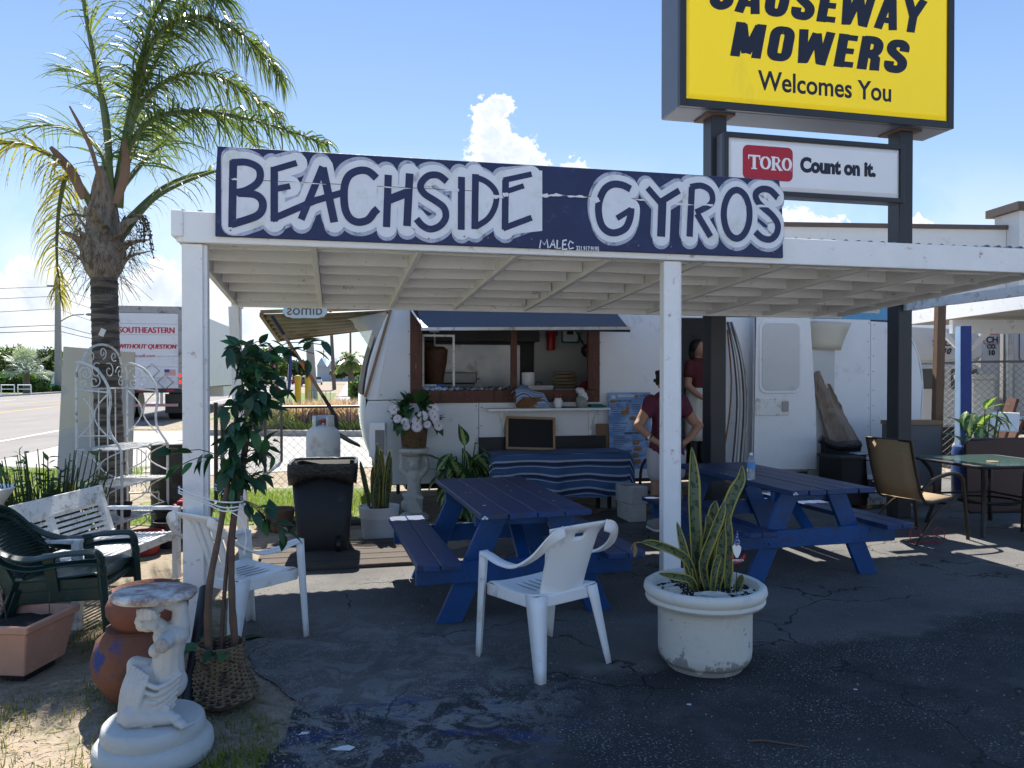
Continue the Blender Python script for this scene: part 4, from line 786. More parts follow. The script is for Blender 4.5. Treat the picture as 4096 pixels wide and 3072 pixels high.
# ================================================================ picnic tables
def picnic(loc, rz, label, L=1.72, planks=4):
    t = thing('picnic_table', label, 'picnic table', loc, rz, 'blue picnic tables under the canopy')
    wd = .74 / planks
    for i in range(planks):
        x0 = -.37 + i * wd; e = random.uniform(-.012, .012)
        mb = MB(); mb.bx(x0 + .003, x0 + wd - .003, -L / 2 + e, L / 2 + e, .702, .74 + random.uniform(-.002, .002)); mb.build('top_plank', NAVYTOP, t, bev=.004)
    for s_ in (-1, 1):
        for i in range(2):
            a = s_ * .62 - .14 + .142 * i; b = a + .137; c = .04 if (i == 0) == (s_ < 0) else 0
            pts = [(a + c if i == 0 and s_ < 0 else a, -L / 2), (b - (c if i == 1 else 0), -L / 2), (b, -L / 2 + (c if i == 1 else 0)), (b, L / 2 - (c if i == 1 else 0)), (b - (c if i == 1 else 0), L / 2), (a + (c if i == 0 else 0), L / 2), (a, L / 2 - (c if i == 0 else 0)), (a, -L / 2 + (c if i == 0 else 0))]
            q = [];
            for p in pts:
                if not q or math.dist(p, q[-1]) > .004: q.append(p)
            if math.dist(q[0], q[-1]) < .004: q.pop()
            mb = MB(); mb.prism(q, .038, Matrix.Translation((0, 0, .405))); mb.build('bench_plank', NAVYTOP, t, bev=.004)
    for y in (-1, 1):
        yy = y * (L / 2 - .27)
        for s_ in (-1, 1):
            mb = MB(); a0, a1 = Vector((s_ * .20, yy, .70)), Vector((s_ * .55, yy, -.06))
            h = .068; vs = []
            for p in (a0, a1):
                for dx in (-h - .012, h + .012):
                    for dy in (-.019, .019): vs.append((p.x + dx, p.y + dy, max(p.z, 0)))
            k = (.70) / (.76); xb = .20 + (.55 - .20) * k
            vs = [(s_ * .20 - .085, yy - .019, .70), (s_ * .20 - .085, yy + .019, .70), (s_ * .20 + .085, yy - .019, .70), (s_ * .20 + .085, yy + .019, .70), (s_ * xb - .085, yy - .019, 0), (s_ * xb - .085, yy + .019, 0), (s_ * xb + .085, yy - .019, 0), (s_ * xb + .085, yy + .019, 0)]
            mb.add(vs, [(0, 1, 3, 2), (4, 6, 7, 5), (0, 2, 6, 4), (1, 5, 7, 3), (0, 4, 5, 1), (2, 3, 7, 6)]); mb.build('leg', NAVY, t, bev=.003)
        mb = MB(); mb.bar((-.74, yy + y * .038, .335), (.74, yy + y * .038, .335), .036, .138); mb.build('cross_rail', NAVY, t, bev=.003)
        mb = MB(); mb.bar((-.34, yy - y * .04, .655), (.34, yy - y * .04, .655), .036, .09); mb.build('top_cleat', NAVY, t, bev=.003)
        mb = MB(); mb.bar((0, yy + y * .0, .34), (0, yy - y * .42, .69), .088, .036, (0, 1, 1)); mb.build('brace', NAVY, t, bev=.003)
        for s_ in (-.5, .5, -.42, .42):
            mb = MB(); mb.ell((s_, yy + y * .058, .335 + (.03 if abs(s_) > .45 else -.03)), (.012, .006, .012), 8, 5); mb.build('bolt', NAVY, t)
    WH = mat('white_chips', (.6, .62, .65), .6)
    mb = MB()
    for k in range(9): mb.prism([(math.cos(j) * random.uniform(.004, .012), math.sin(j) * random.uniform(.004, .012)) for j in (0, 1, 2, 3, 4, 5)], .0012, Matrix.Translation((random.uniform(-.33, .33), random.uniform(-L / 2 + .05, L / 2 - .3), .7425)))
    for k in range(3): mb.ell((-.355 + k * .012, -L / 2 - .004, .715 + .01 * (k % 2)), (.010, .007, .008), 7, 5)
    kind(mb.build('paint_chips', WH, t), 'stuff')
    return t
picnic((-.06, 5.68, 0), R(15), 'dark blue picnic table with a bare top in front of the serving window')
pt2 = picnic((2.21, 6.72, 0), R(15), 'dark blue picnic table carrying a water bottle beside the black sign pole', 1.85, 5)
wb = thing('water_bottle', 'clear plastic water bottle with blue label standing on a picnic table', 'bottle', (1.98, 6.36, .742))
GLASSY = mat('clear_plastic', (.80, .86, .90), .12, .02, 4, 0, trans=.75)
MB().lathe([(.028, 0), (.033, .006), (.033, .05), (.030, .06), (.033, .07), (.033, .15), (.026, .175), (.013, .198), (.013, .205)], 20).build('bottle_body', GLASSY, wb, smooth=True)
MB().lathe([(.0338, .095), (.0338, .145)], 20).build('paper_label', mat('bottle_label', (.10, .28, .60), .5, .2, 30), wb); MB().lathe([(.0145, .203), (.0145, .222), (.012, .224)], 14).build('screw_cap', PLASTW, wb)

# ================================================================ white resin chairs
def resin_chair(name, label, loc, rz, m, slots=False, group='white resin armchairs'):
    """faces +y"""
    t = thing(name, label, 'chair', loc, rz, group)
    # seat
    P = [[Vector((x, y, .425 - .02 * math.sin(PI * (y + .22) / .44) + .012 * (abs(x) / .22) ** 3 - (.03 if y > .2 else 0))) for y in [-.21 + .043 * j for j in range(11)]] for x in [-.225 + .045 * i for i in range(11)]]
    MB().grid(P).build('seat', m, t, smooth=True, sol=.008)
    mb = MB()
    for x in (-.1, -.05, 0, .05, .1): mb.bx(x - .003, x + .003, -.08, .14, .413, .4155)
    mb.build('seat_grooves', mat('groove_grey', (.25, .25, .25), .7), t)
    mb = MB()
    for s_ in (-1, 1): mb.bar((s_ * .222, -.2, .395), (s_ * .222, .21, .385), .014, .065)
    mb.bar((-.22, .212, .385), (.22, .212, .385), .014, .05); mb.bar((-.21, -.212, .392), (.21, -.212, .392), .014, .06); mb.build('apron', m, t, bev=.004)
    # back: curved panel with hand hole (and slots)
    n, k_ = 21, 17; mb = MB()
    def bp(i, j):
        s_ = i / (n - 1) * 2 - 1; q = j / (k_ - 1); w = .155 + .02 * q + (.05 * max(0, (q - .82) / .18) ** 1.5)
        return Vector((s_ * w, -.20 - .11 * q - .035 * q * q + .035 * s_ * s_ - (.025 * max(0, (q - .85) / .15) ** 2), .40 + .405 * q + .012 * (1 - s_ * s_) * q))
    vs = [bp(i, j) for i in range(n) for j in range(k_)]; fs = []
    for i in range(n - 1):
        for j in range(k_ - 1):
            if slots:
                if 2 <= i % 4 <= 2 and 3 < j < k_ - 3: continue
            elif 8 <= i <= 11 and j == k_ - 4: continue
            fs.append((i * k_ + j, i * k_ + j + 1, (i + 1) * k_ + j + 1, (i + 1) * k_ + j))
    mb.add(vs, fs); mb.build('backrest', m, t, smooth=True, sol=.009, ang=60)
    for s_ in (-1, 1):
        # armrest: broad band falling from the top of the back to the front leg
        path = spline([(s_ * .15, -.365, .80), (s_ * .225, -.355, .765), (s_ * .275, -.27, .665), (s_ * .285, -.14, .595), (s_ * .28, 0, .585), (s_ * .27, .12, .60), (s_ * .262, .19, .605)], 5); P = []
        for p_i, p in enumerate(path):
            a = path[max(p_i - 1, 0)]; b = path[min(p_i + 1, len(path) - 1)]; tg = (b - a).normalized(); q = p_i / (len(path) - 1); side = Vector((s_, 0, 0)) * (1 - .55 * max(0, 1 - q * 4)) + Vector((0, 0, 1)) * (max(0, 1 - q * 3.2)); side = (side - tg * side.dot(tg)).normalized(); up_ = Vector((0, 0, 1)); w = .030
            P.append([p - side * w + Vector((0, 0, -.012)), p - side * w * .8, p, p + side * w * .8, p + side * w + Vector((0, 0, -.014))])
        MB().grid(P).build('armrest', m, t, smooth=True, sol=.008, ang=70)
        # legs: angle section
        for (x0, y0, z0, x1, y1, dy, nm_) in ((.262, .195, .605, .262, .245, -1, 'leg'), (.205, -.20, .43, .25, -.29, 1, 'leg')):
            mb = MB(); w0, w1 = (.034, .022) if dy < 0 else (.045, .022); P = []
            for i in range(7):
                q = i / 6; x, y, z = s_ * (x0 + (x1 - x0) * q), y0 + (y1 - y0) * q, z0 * (1 - q); w = w0 + (w1 - w0) * q
                P.append([Vector((x - s_ * w * 1.3, y - dy * w * .5, z)), Vector((x + s_ * w * .2, y - dy * w * .6, z)), Vector((x + s_ * w * .5, y - dy * w * .3, z)), Vector((x + s_ * w * .5, y + dy * w * 1.3, z))])
            mb.grid(P); mb.build(nm_, m, t, smooth=True, sol=.009, ang=60)
    return t
resin_chair('resin_chair', 'white plastic armchair with solid back seen from behind at the near picnic table', (.165, 4.36, 0), R(38), PLASTW)
resin_chair('resin_chair', 'white plastic armchair with slotted back half hidden behind the corner post', (-1.62, 4.66, 0), R(-33), PLASTW, True)

# ================================================================ leaves, plants
def leaf_mesh(name, L, w, m, fold=.25, curl=.3, seg=6, tip=1.6):
    mb = MB(); P = []
    for i in range(seg + 1):
        t = i / seg; ww = w / 2 * (math.sin(PI * t ** .8) ** .9) * (1 - t ** 5 * .3) + .0008; z = -curl * L * t * t
        P.append([Vector((-ww, L * t, z + fold * ww)), Vector((0, L * t, z)), Vector((ww, L * t, z + fold * ww))])
    mb.grid(P); me = mb.mesh(name, True, 60); me.materials.append(m)
    uv = me.uv_layers.new(name='uv')
    for lp in me.loops: i = lp.vertex_index; uv.data[lp.index].uv = ((i % 3) / 2, (i // 3) / seg)
    return me
def ori(p, d, roll=0, s=1.):
    """matrix putting +Y along d at p"""
    d = Vector(d).normalized(); z = Vector((0, 0, 1)); x = d.cross(z)
    x = x.normalized() if x.length > 1e-3 else Vector((1, 0, 0)); z = x.cross(d)
    Mx = Matrix((x, d, z)).transposed().to_4x4() @ Matrix.Rotation(roll, 4, 'Y')
    return Matrix.Translation(p) @ Mx @ Matrix.Diagonal((s, s, s, 1))
def snake_rib(nt, c, tc):
    uv = tc.outputs['UV']; sp_ = nt.nodes.new('ShaderNodeSeparateXYZ'); nt.links.new(uv, sp_.inputs[0])
    n = nz(nt, uv, 1, 3, .6, .4, (2.2, 17, 1)); n2 = nz(nt, uv, 1, 2, .5, 0, (40, 60, 1)); c = mixc(nt, mr(nt, n, .50, .56), c, (.022, .042, .02)); c = mixc(nt, mul(nt, mr(nt, n2, .5, .7), .4), c, (.03, .055, .03))
    a = nt.nodes.new('ShaderNodeMath'); a.operation = 'SUBTRACT'; nt.links.new(sp_.outputs[0], a.inputs[0]); a.inputs[1].default_value = .5; b = nt.nodes.new('ShaderNodeMath'); b.operation = 'ABSOLUTE'; nt.links.new(a.outputs[0], b.inputs[0])
    return mixc(nt, mr(nt, b.outputs[0], .36, .40), c, (.34, .30, .06))
SNAKE = leafmat('snake_leaf', (.088, .118, .06), (.11, .14, .07), .45, .12, rib=snake_rib)
def snake_leaf(parent, base, path, w, name='leaf'):
    pts = spline(path, 5); n = len(pts); mb = MB(); P = []; K = 7; prev = None
    for i, p in enumerate(pts):
        t = i / (n - 1); a = pts[max(i - 1, 0)]; b = pts[min(i + 1, n - 1)]; tg = (b - a).normalized()
        side = tg.cross(Vector((random.Random(len(parent.children)).uniform(-.5, .5), -1, .1))); side.normalize()
        nr = side.cross(tg); ww = w / 2 * (min(1, .55 + t * 1.6)) * (1 - max(0, (t - .62) / .38) ** 1.8) + .0012
        P.append([p + side * ww * s_ + nr * (abs(s_) ** 2) * ww * .45 for s_ in [-1 + 2 * k / (K - 1) for k in range(K)]])
    mb.grid(P); o = mb.build(name, SNAKE, parent, smooth=True, sol=.003, ang=70); uv = o.data.uv_layers.new(name='uv')
    for lp in o.data.loops: i = lp.vertex_index; uv.data[lp.index].uv = ((i % K) / (K - 1), (i // K) / (n - 1))
    return o
# big concrete planter in front of the middle post
pl = thing('concrete_planter', 'big chipped white concrete planter with rolled rim in front of the middle post', 'planter', (1.07, 4.26, 0))
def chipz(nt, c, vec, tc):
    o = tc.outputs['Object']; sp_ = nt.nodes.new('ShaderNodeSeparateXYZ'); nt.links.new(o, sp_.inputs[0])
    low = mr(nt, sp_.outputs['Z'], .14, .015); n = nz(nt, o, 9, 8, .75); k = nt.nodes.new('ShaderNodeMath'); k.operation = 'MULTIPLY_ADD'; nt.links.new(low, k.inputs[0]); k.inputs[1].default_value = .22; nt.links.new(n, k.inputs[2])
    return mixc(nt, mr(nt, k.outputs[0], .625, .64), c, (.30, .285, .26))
PLM = mat('chipped_planter', (.62, .60, .53), .7, .06, 3, .3, 40, dirt=(.50, .50, .50), damt=.18, dscale=5, extra=chipz)
prof = [(.205, 0), (.21, .03), (.235, .035), (.25, .06), (.255, .10), (.256, .31), (.262, .335), (.285, .352), (.318, .36), (.326, .375), (.318, .392), (.326, .40), (.335, .42), (.33, .445), (.312, .457), (.292, .452), (.282, .43), (.28, .41), (.02, .41)]
MB().lathe(prof, 48).build('pot', PLM, pl, smooth=True, ang=50)
mb = MB()
P = [[Vector((r_ * math.cos(a), r_ * math.sin(a), .418 + random.uniform(-.006, .010) - .01 * (r_ / .28))) for r_ in [.0001 + .0278 * i for i in range(11)]] for a in [2 * PI * k / 40 for k in range(40)]]
MB().grid(P, True).build('soil', SOIL, pl, smooth=True)
mb = MB()
for k in range(240): a = random.uniform(0, 6.28); r_ = .27 * math.sqrt(random.random()); mb.box((r_ * math.cos(a), r_ * math.sin(a), .424), (.005, .005, .004), Euler((k, k * 2, k * 3)))
kind(mb.build('white_grit', mat('perlite', (.55, .53, .5), .8), pl), 'stuff')
def rock(parent, loc, s, seed, m, name='rock'):
    rg = random.Random(seed); mb = MB(); mb.ell((0, 0, 0), 1., 12, 9); mb.v = [Vector((p.x * s[0], p.y * s[1], p.z * s[2])) * (1 + .22 * math.sin(p.x * 5 + seed) * math.sin(p.y * 6 + seed * 2) + .15 * math.sin(p.z * 7 + seed) + rg.uniform(-.07, .07)) + Vector(loc) for p in mb.v]
    return mb.build(name, m, parent, smooth=True, ang=30)
ROCK = mat('pale_rock', (.48, .44, .38), .9, .2, 12, .6, 40)
rock(pl, (.0, -.20, .435), (.085, .035, .022), 3, ROCK); rock(pl, (-.07, -.18, .43), (.035, .03, .022), 5, ROCK); rock(pl, (-.20, -.1, .435), (.055, .04, .02), 8, ROCK); rock(pl, (.08, .12, .43), (.04, .03, .02), 11, ROCK)
sp1 = thing('snake_plant', 'tall snake plant with yellow edged banded leaves growing in the big concrete planter', 'plant', (1.07, 4.26, .42))
LV = [([(-.05, .0, 0), (-.055, 0, .25), (-.06, .02, .45), (-.055, .05, .62), (-.06, .06, .78)], .088), ([(.10, .03, 0), (.11, .03, .2), (.12, .03, .38), (.17, .04, .52), (.215, .05, .60), (.22, .05, .68)], .075),
      ([(0, -.05, 0), (-.03, -.06, .15), (.02, -.06, .30), (.07, -.05, .42), (.10, -.03, .49)], .072), ([(.03, .04, 0), (.04, .05, .2), (.06, .05, .4), (.075, .05, .48)], .07), ([(.06, -.03, 0), (.075, -.03, .12), (.085, -.03, .24), (.10, -.03, .34)], .062),
      ([(-.08, -.03, 0), (-.10, -.03, .12), (-.13, -.02, .25), (-.155, 0, .37)], .05), ([(.02, -.08, 0), (.025, -.09, .1), (.045, -.09, .18), (.07, -.08, .20)], .045), ([(-.03, -.06, 0), (-.08, -.1, .09), (-.16, -.12, .12), (-.24, -.13, .10), (-.31, -.13, .06)], .055),
      ([(-.06, -.07, 0), (-.11, -.12, .08), (-.2, -.16, .11), (-.29, -.18, .13)], .045), ([(-.05, -.02, .02), (-.10, -.04, .16), (-.18, -.05, .22), (-.3, -.06, .265), (-.36, -.06, .27)], .05), ([(.12, -.02, 0), (.125, -.02, .12), (.13, 0, .30), (.135, .02, .42)], .055),
      ([(-.02, .02, 0), (.0, .03, .18), (.03, .03, .34), (.02, .04, .40)], .058), ([(.08, -.1, 0), (.14, -.12, .03), (.17, -.13, .055)], .06), ([(.17, -.03, 0), (.18, -.04, .05), (.195, -.05, .09)], .05), ([(-.02, -.09, 0), (-.01, -.12, .06), (.03, -.14, .07)], .04), ([(.05, .06, 0), (.09, .08, .2), (.13, .08, .33)], .05)]
for p, w in LV[:7] + LV[8:12] + LV[13:14] + LV[15:]: snake_leaf(sp1, None, p, w * .88)
mb = MB(); mb.tube(spline([(-.36, -.06, .27), (-.40, -.06, .265), (-.42, -.06, .23)], 4), .008, 6, flat=.4); mb.tube(spline([(-.40, -.06, .262), (-.395, -.06, .23), (-.40, -.06, .19)], 4), [.006, .007, .007, .01, .012, .013, .01, .008, .006], 6, flat=.4); mb.build('withered_tip', mat('dry_leaf', (.22, .15, .07), .8), sp1)
gn = thing('garden_stake', 'little painted gnome stake with star spangled blue hat and red AMERICA banner', 'ornament', (1.215, 4.15, .42))
mb = MB(); mb.tube([(0, 0, -.02), (0, 0, .2)], .002, 5); mb.build('rod', BLACKP, gn)
mb = MB(); mb.prism([(-.021, .27), (.021, .265), (.012, .31), (.002, .352), (-.008, .31)], .006, upm(0, .003, 0)); mb.build('hat', mat('hat_blue', (.02, .05, .2), .5), gn)
mb = MB()
for (x, z) in ((-.01, .278), (.002, .276), (.012, .276), (-.004, .292), (.007, .293), (.0, .31), (.004, .325), (-.014, .27), (.014, .288)): mb.prism([(x + .0026 * math.cos(k * 1.257), z + .0026 * math.sin(k * 1.257)) for k in range(5)], .001, upm(0, -.0031, 0))
kind(mb.build('stars', WHITE, gn), 'stuff')
mb = MB(); mb.prism([(-.024, .258), (-.012, .268), (.012, .268), (.024, .255), (.02, .225), (.008, .2), (-.004, .197), (-.016, .22)], .007, upm(0, .0035, 0)); mb.build('beard', WHITE, gn)
mb = MB(); mb.ell((-.001, -.004, .266), (.006, .004, .005), 8, 6); mb.build('nose', mat('gnome_skin', (.45, .2, .12), .6), gn)
mb = MB(); mb.prism([(-.03, .21), (-.01, .185), (.018, .19), (.042, .22), (.046, .203), (.02, .170), (-.012, .166), (-.036, .195)], .006, upm(0, -.001, 0)); mb.build('banner', mat('banner_red', (.35, .02, .03), .5), gn)
text(gn, 'lettering', 'AMERICA', .016, WHITE, (-.026, -.0085, .180), ext=.0004, off=.0003, sx=.95)
# potted snake plant by the wall, two-tone white bucket
sp2 = thing('plant_pot', 'white bucket pot beside the black trash can', 'pot', (-1.32, 7.62, 0))
MB().lathe([(.16, 0), (.165, .02), (.18, .19), (.184, .195), (.184, .20), (.19, .205), (.2, .30), (.203, .31), (.195, .315), (.185, .30), (.02, .29)], 32).build('bucket', mat('pot_white', (.62, .63, .64), .6, .05, 5, .15, 30), sp2, smooth=True, ang=40); MB().lathe([(.184, .293), (.01, .297)], 24).build('soil', SOIL, sp2)
t = thing('snake_plant', 'snake plant with many upright leaves in the white bucket pot', 'plant', (-1.32, 7.62, .29)); rg = random.Random(4)
for k in range(19):
    a = rg.uniform(0, 6.28); r_ = rg.uniform(0, .13); x, y = r_ * math.cos(a), r_ * math.sin(a) * .8; h = rg.uniform(.34, .68) * (1 - .2 * abs(x) / .13); dx = x * rg.uniform(.3, .9) + rg.uniform(-.03, .03)
    snake_leaf(t, None, [(x, y, 0), (x + dx * .25, y, h * .35), (x + dx * .6, y, h * .7), (x + dx, y, h)], rg.uniform(.052, .075))
# terracotta trough at the left edge
tp = thing('trough_planter', 'pale terracotta trough with dry twigs at the left edge', 'planter', (-2.80, 4.18, .03), R(-5))
TR2 = mat('faded_terracotta', (.47, .26, .185), .75, .14, 4, .2, 40, dirt=(.56, .38, .31), damt=.35, dscale=4)
mb = MB(); a_ = [(-.30, -.16), (.27, -.16), (.27, .16), (-.30, .16)]; b_ = [(-.345, -.20), (.31, -.20), (.31, .20), (-.345, .20)]
mb.add([(x, y, 0) for x, y in a_] + [(x, y, .235) for x, y in b_] + [(x * 1.05, y * 1.07, .235) for x, y in b_] + [(x * 1.06, y * 1.08, .275) for x, y in b_] + [(x * .97, y * .95, .275) for x, y in b_] + [(x * .95, y * .93, .20) for x, y in b_], [(3, 2, 1, 0)] + [(4 * l + i, 4 * l + (i + 1) % 4, 4 * l + 4 + (i + 1) % 4, 4 * l + 4 + i) for l in range(5) for i in range(4)] + [(20, 21, 22, 23)])
mb.build('trough', TR2, tp, bev=.006)
P = [[Vector((-.32 + .061 * i, -.185 + .053 * j, .215 + random.uniform(-.008, .012))) for j in range(8)] for i in range(11)]; MB().grid(P).build('soil', SOIL, tp, smooth=True)
mb = MB(); rg = random.Random(12)
for k in range(16): x, y = rg.uniform(-.28, .27), rg.uniform(-.15, .17); mb.tube(spline([(x, y, .2), (x + rg.uniform(-.03, .03), y, .26), (x + rg.uniform(-.05, .05), y + rg.uniform(-.02, .02), .22 + rg.uniform(.08, .2))], 3), .003, 5)
kind(mb.build('twigs', mat('twig', (.09, .06, .045), .9), tp), 'stuff')
mb = MB(); mb.bar((.02, -.1, .2), (.05, -.05, .30), .022, .004); mb.build('plant_tag', mat('tag_grey', (.45, .45, .42), .6), tp)
for x in (-.2, .18): mb = MB(); mb.bx(x - .06, x + .06, -.12, .12, -.04, -.002); mb.build('foot_block', BLACKP, tp)

# ================================================================ kneeling statue
stt = thing('statue', 'broken white cement statue of a kneeling figure holding up a round tabletop', 'statue', (-1.515, 3.24, 0))
bm_ = [(.230, 0), (.238, .03), (.234, .065), (.218, .085), (.202, .092), (.206, .11), (.199, .145), (.187, .156), (.01, .158)]
MB().lathe(bm_, 56).build('base', WHITEST, stt, smooth=True, ang=50)
mb = MB()
H = lambda a, b, r0, r1: mb.cap(a, b, r0, r1, 12)
# body in profile, one arm raised to the disc, the near arm broken off; one knee down, the other raised under the drape
H((.055, .01, .33), (.062, .0, .42), .068, .062); H((.062, .0, .42), (.074, .0, .50), .061, .064); mb.ell((.076, .0, .505), (.074, .072, .052), 16, 12); mb.ell((.03, -.045, .455), (.030, .030, .030), 10, 8)
H((.105, .02, .525), (.104, .02, .62), .040, .031); H((.104, .02, .62), (.055, -.02, .645), .028, .022); H((.045, -.04, .634), (.012, -.078, .626), .020, .020)
for k in range(4): H((-.014 + .0165 * k, -.098, .604), (-.016 + .017 * k, -.102, .646 - .004 * abs(k - 1.5)), .0088, .0078)
H((.05, -.085, .605), (.046, -.095, .632), .0095, .0085)
H((.05, -.01, .53), (.02, -.025, .562), .032, .031); mb.ell((-.006, -.032, .578), (.044, .046, .049), 18, 14); mb.ell((-.034, -.036, .560), (.021, .025, .028), 12, 9); mb.ell((-.056, -.038, .572), (.008, .008, .011), 8, 6); mb.ell((-.050, -.038, .553), (.008, .011, .006), 8, 6); mb.ell((-.046, -.038, .590), (.012, .020, .007), 8, 6); mb.ell((-.012, -.078, .575), (.012, .008, .015), 8, 6)
for k in range(5): H((.035, -.03 - .008 * k, .60 - .012 * k), (-.02, -.062, .612 - .010 * k), .009, .008)
H((.084, -.05, .505), (.084, -.084, .500), .038, .033)
mb.ell((.058, .01, .30), (.076, .075, .072), 16, 12); mb.ell((-.022, -.01, .275), (.082, .066, .110), 16, 12); mb.ell((.03, -.02, .25), (.07, .062, .085), 16, 12)
H((.0, .02, .34), (-.086, .02, .372), .050, .036); H((-.088, .02, .368), (-.098, .02, .19), .034, .028); H((-.098, .0, .172), (-.132, -.022, .168), .019, .014)
H((.04, -.02, .26), (-.05, -.088, .20), .062, .048); H((-.05, -.092, .196), (.10, -.078, .190), .041, .029); H((.10, -.078, .190), (.135, -.088, .188), .024, .021); mb.ell((.155, -.105, .178), (.036, .022, .019), 12, 8, Euler((0, 0, -.6)))
for k in range(5): mb.ell((.174 + .0065 * k, -.132 + .0105 * k, .171), (.0105, .007, .0085), 8, 6)
# drapery: long folds falling from the raised knee, swags round the hip
for k in range(6): a_ = k / 5; P_ = spline([(-.075 + .085 * a_, -.03 - .035 * a_, .392 - .03 * a_), (-.095 + .09 * a_, -.070 - .025 * a_, .30), (-.105 + .075 * a_, -.075 - .035 * a_, .168)], 4); mb.tube(P_, [.008 + .007 * i / (len(P_) - 1) for i in range(len(P_))], 8)
for k in range(6): P_ = spline([(.128 - .004 * k, -.02 - .004 * k, .352 - .024 * k), (.06 - .006 * k, -.082 - .003 * k, .315 - .03 * k), (-.015 - .008 * k, -.078, .345 - .034 * k)], 4); mb.tube(P_, [.008 + .004 * math.sin(PI * i / (len(P_) - 1)) for i in range(len(P_))], 8)
for k in range(3): P_ = spline([(.09 - .02 * k, -.07, .235), (.095 - .01 * k, -.085, .20), (.10 - .012 * k, -.07, .165)], 3); mb.tube(P_, .011, 8)
mb.build('figure', WHITEST, stt, remesh=.0040, smo=2)
mb = MB(); mb.ell((.084, -.113, .498), (.031, .009, .031), 18, 8); mb.build('arm_stump', mat('broken_concrete', (.36, .34, .31), .95, .3, 60, 1, 120), stt, smooth=True)
mb = MB(); mb.prism([(.172 * math.cos(2 * PI * k / 48) * (1 + .02 * math.sin(5 * k)), .172 * math.sin(2 * PI * k / 48) * (1 + .02 * math.cos(3 * k))) for k in range(48)], .036, Matrix.Translation((-.01, .03, .652)) @ Euler((-.06, .0, 0)).to_matrix().to_4x4())
DISC = mat('worn_disc', (.60, .59, .55), .8, .1, 8, .5, 40, dirt=(.235, .155, .135), damt=.85, dscale=6)
mb.build('tabletop_disc', DISC, stt, bev=.012)

# terracotta chiminea behind the statue
ch = thing('chiminea', 'two bellied terracotta chiminea with a blue paint splash behind the statue', 'chiminea', (-1.85, 3.80, 0))
def blues(nt, c, vec, tc): o = tc.outputs['Object']; return mixc(nt, mul(nt, near(nt, o, (-.07, -.18, .27), .06, .12), mr(nt, nz(nt, o, 10, 6), .45, .56)), mixc(nt, mul(nt, mr(nt, nz(nt, o, 4, 6), .5, .62), .6), c, (.05, .035, .03)), (.025, .045, .16))
CHM = mat('chiminea_clay', (.17, .066, .036), .8, .25, 6, .3, 50, extra=blues)
MB().lathe([(.10, 0), (.15, .04), (.205, .14), (.215, .22), (.19, .31), (.15, .345), (.14, .355), (.15, .365)], 36).build('belly', CHM, ch, smooth=True)
MB().lathe([(.135, .345), (.15, .355), (.165, .39), (.187, .43), (.19, .47), (.17, .51), (.145, .525), (.16, .545), (.15, .55), (.12, .52)], 36, (.03, .03, 0)).build('upper_jar', mat('red_clay', (.17, .058, .034), .75, .2, 7, .3, 50, dirt=(.10, .05, .04), damt=.3), ch, smooth=True)
# wicker basket and silk ficus
bk = thing('wicker_basket', 'dark flared wicker basket holding the ficus stems', 'basket', (-1.42, 3.74, 0))
bp_ = lambda t_: (.152 - .045 * min(1, t_ * 1.6) + (.022 * (1 - t_) ** 4), .05 + .25 * t_)
mb = MB(); weave(mb, bp_, 26, 30, .0055); kind(mb.build('woven_wall', WICKD, bk, smooth=True), 'stuff')
MB().lathe([(.10, .0), (.118, .012), (.12, .06), (.088, .24), (.01, .26)], 24).build('inner_pot', mat('pot_brown', (.09, .06, .045), .9), bk)
fc = thing('ficus_tree', 'artificial ficus with glossy dark leaves tied to the corner post', 'tree', (-1.42, 3.74, .25))
BARK = mat('ficus_bark', (.125, .075, .05), .85, .35, 14, .6, 50)
tk = [[(-.05, -.03, 0), (-.055, -.01, .3), (-.045, .12, .6), (-.05, .3, .95), (-.06, .42, 1.25)], [(.06, .03, 0), (.035, .05, .25), (.0, .16, .55), (.01, .28, .85), (.03, .40, 1.2)], [(-.01, .02, 0), (-.01, .08, .3), (-.02, .2, .6), (.0, .34, 1.0), (.05, .45, 1.3)]]
for i, p in enumerate(tk): pp = spline(p, 6); mb = MB(); mb.tube(pp, [(.020 if i < 2 else .012) * (1 - .6 * k / len(pp)) * (1 + .08 * math.sin(k * 2.1)) for k in range(len(pp))], 9); mb.build('trunk', BARK, fc, smooth=True)
FIC = [leaf_mesh('leaf', .105, .050, leafmat('ficus_leaf', (.013, .046, .022), (.022, .07, .036), .4, .15), .3, .25, 5), leaf_mesh('leaf', .10, .048, leafmat('ficus_leaf_bright', (.03, .11, .04), (.05, .15, .06), .4, .3), .3, .3, 5)]
rg = random.Random(21); br = MB(); nl = 0
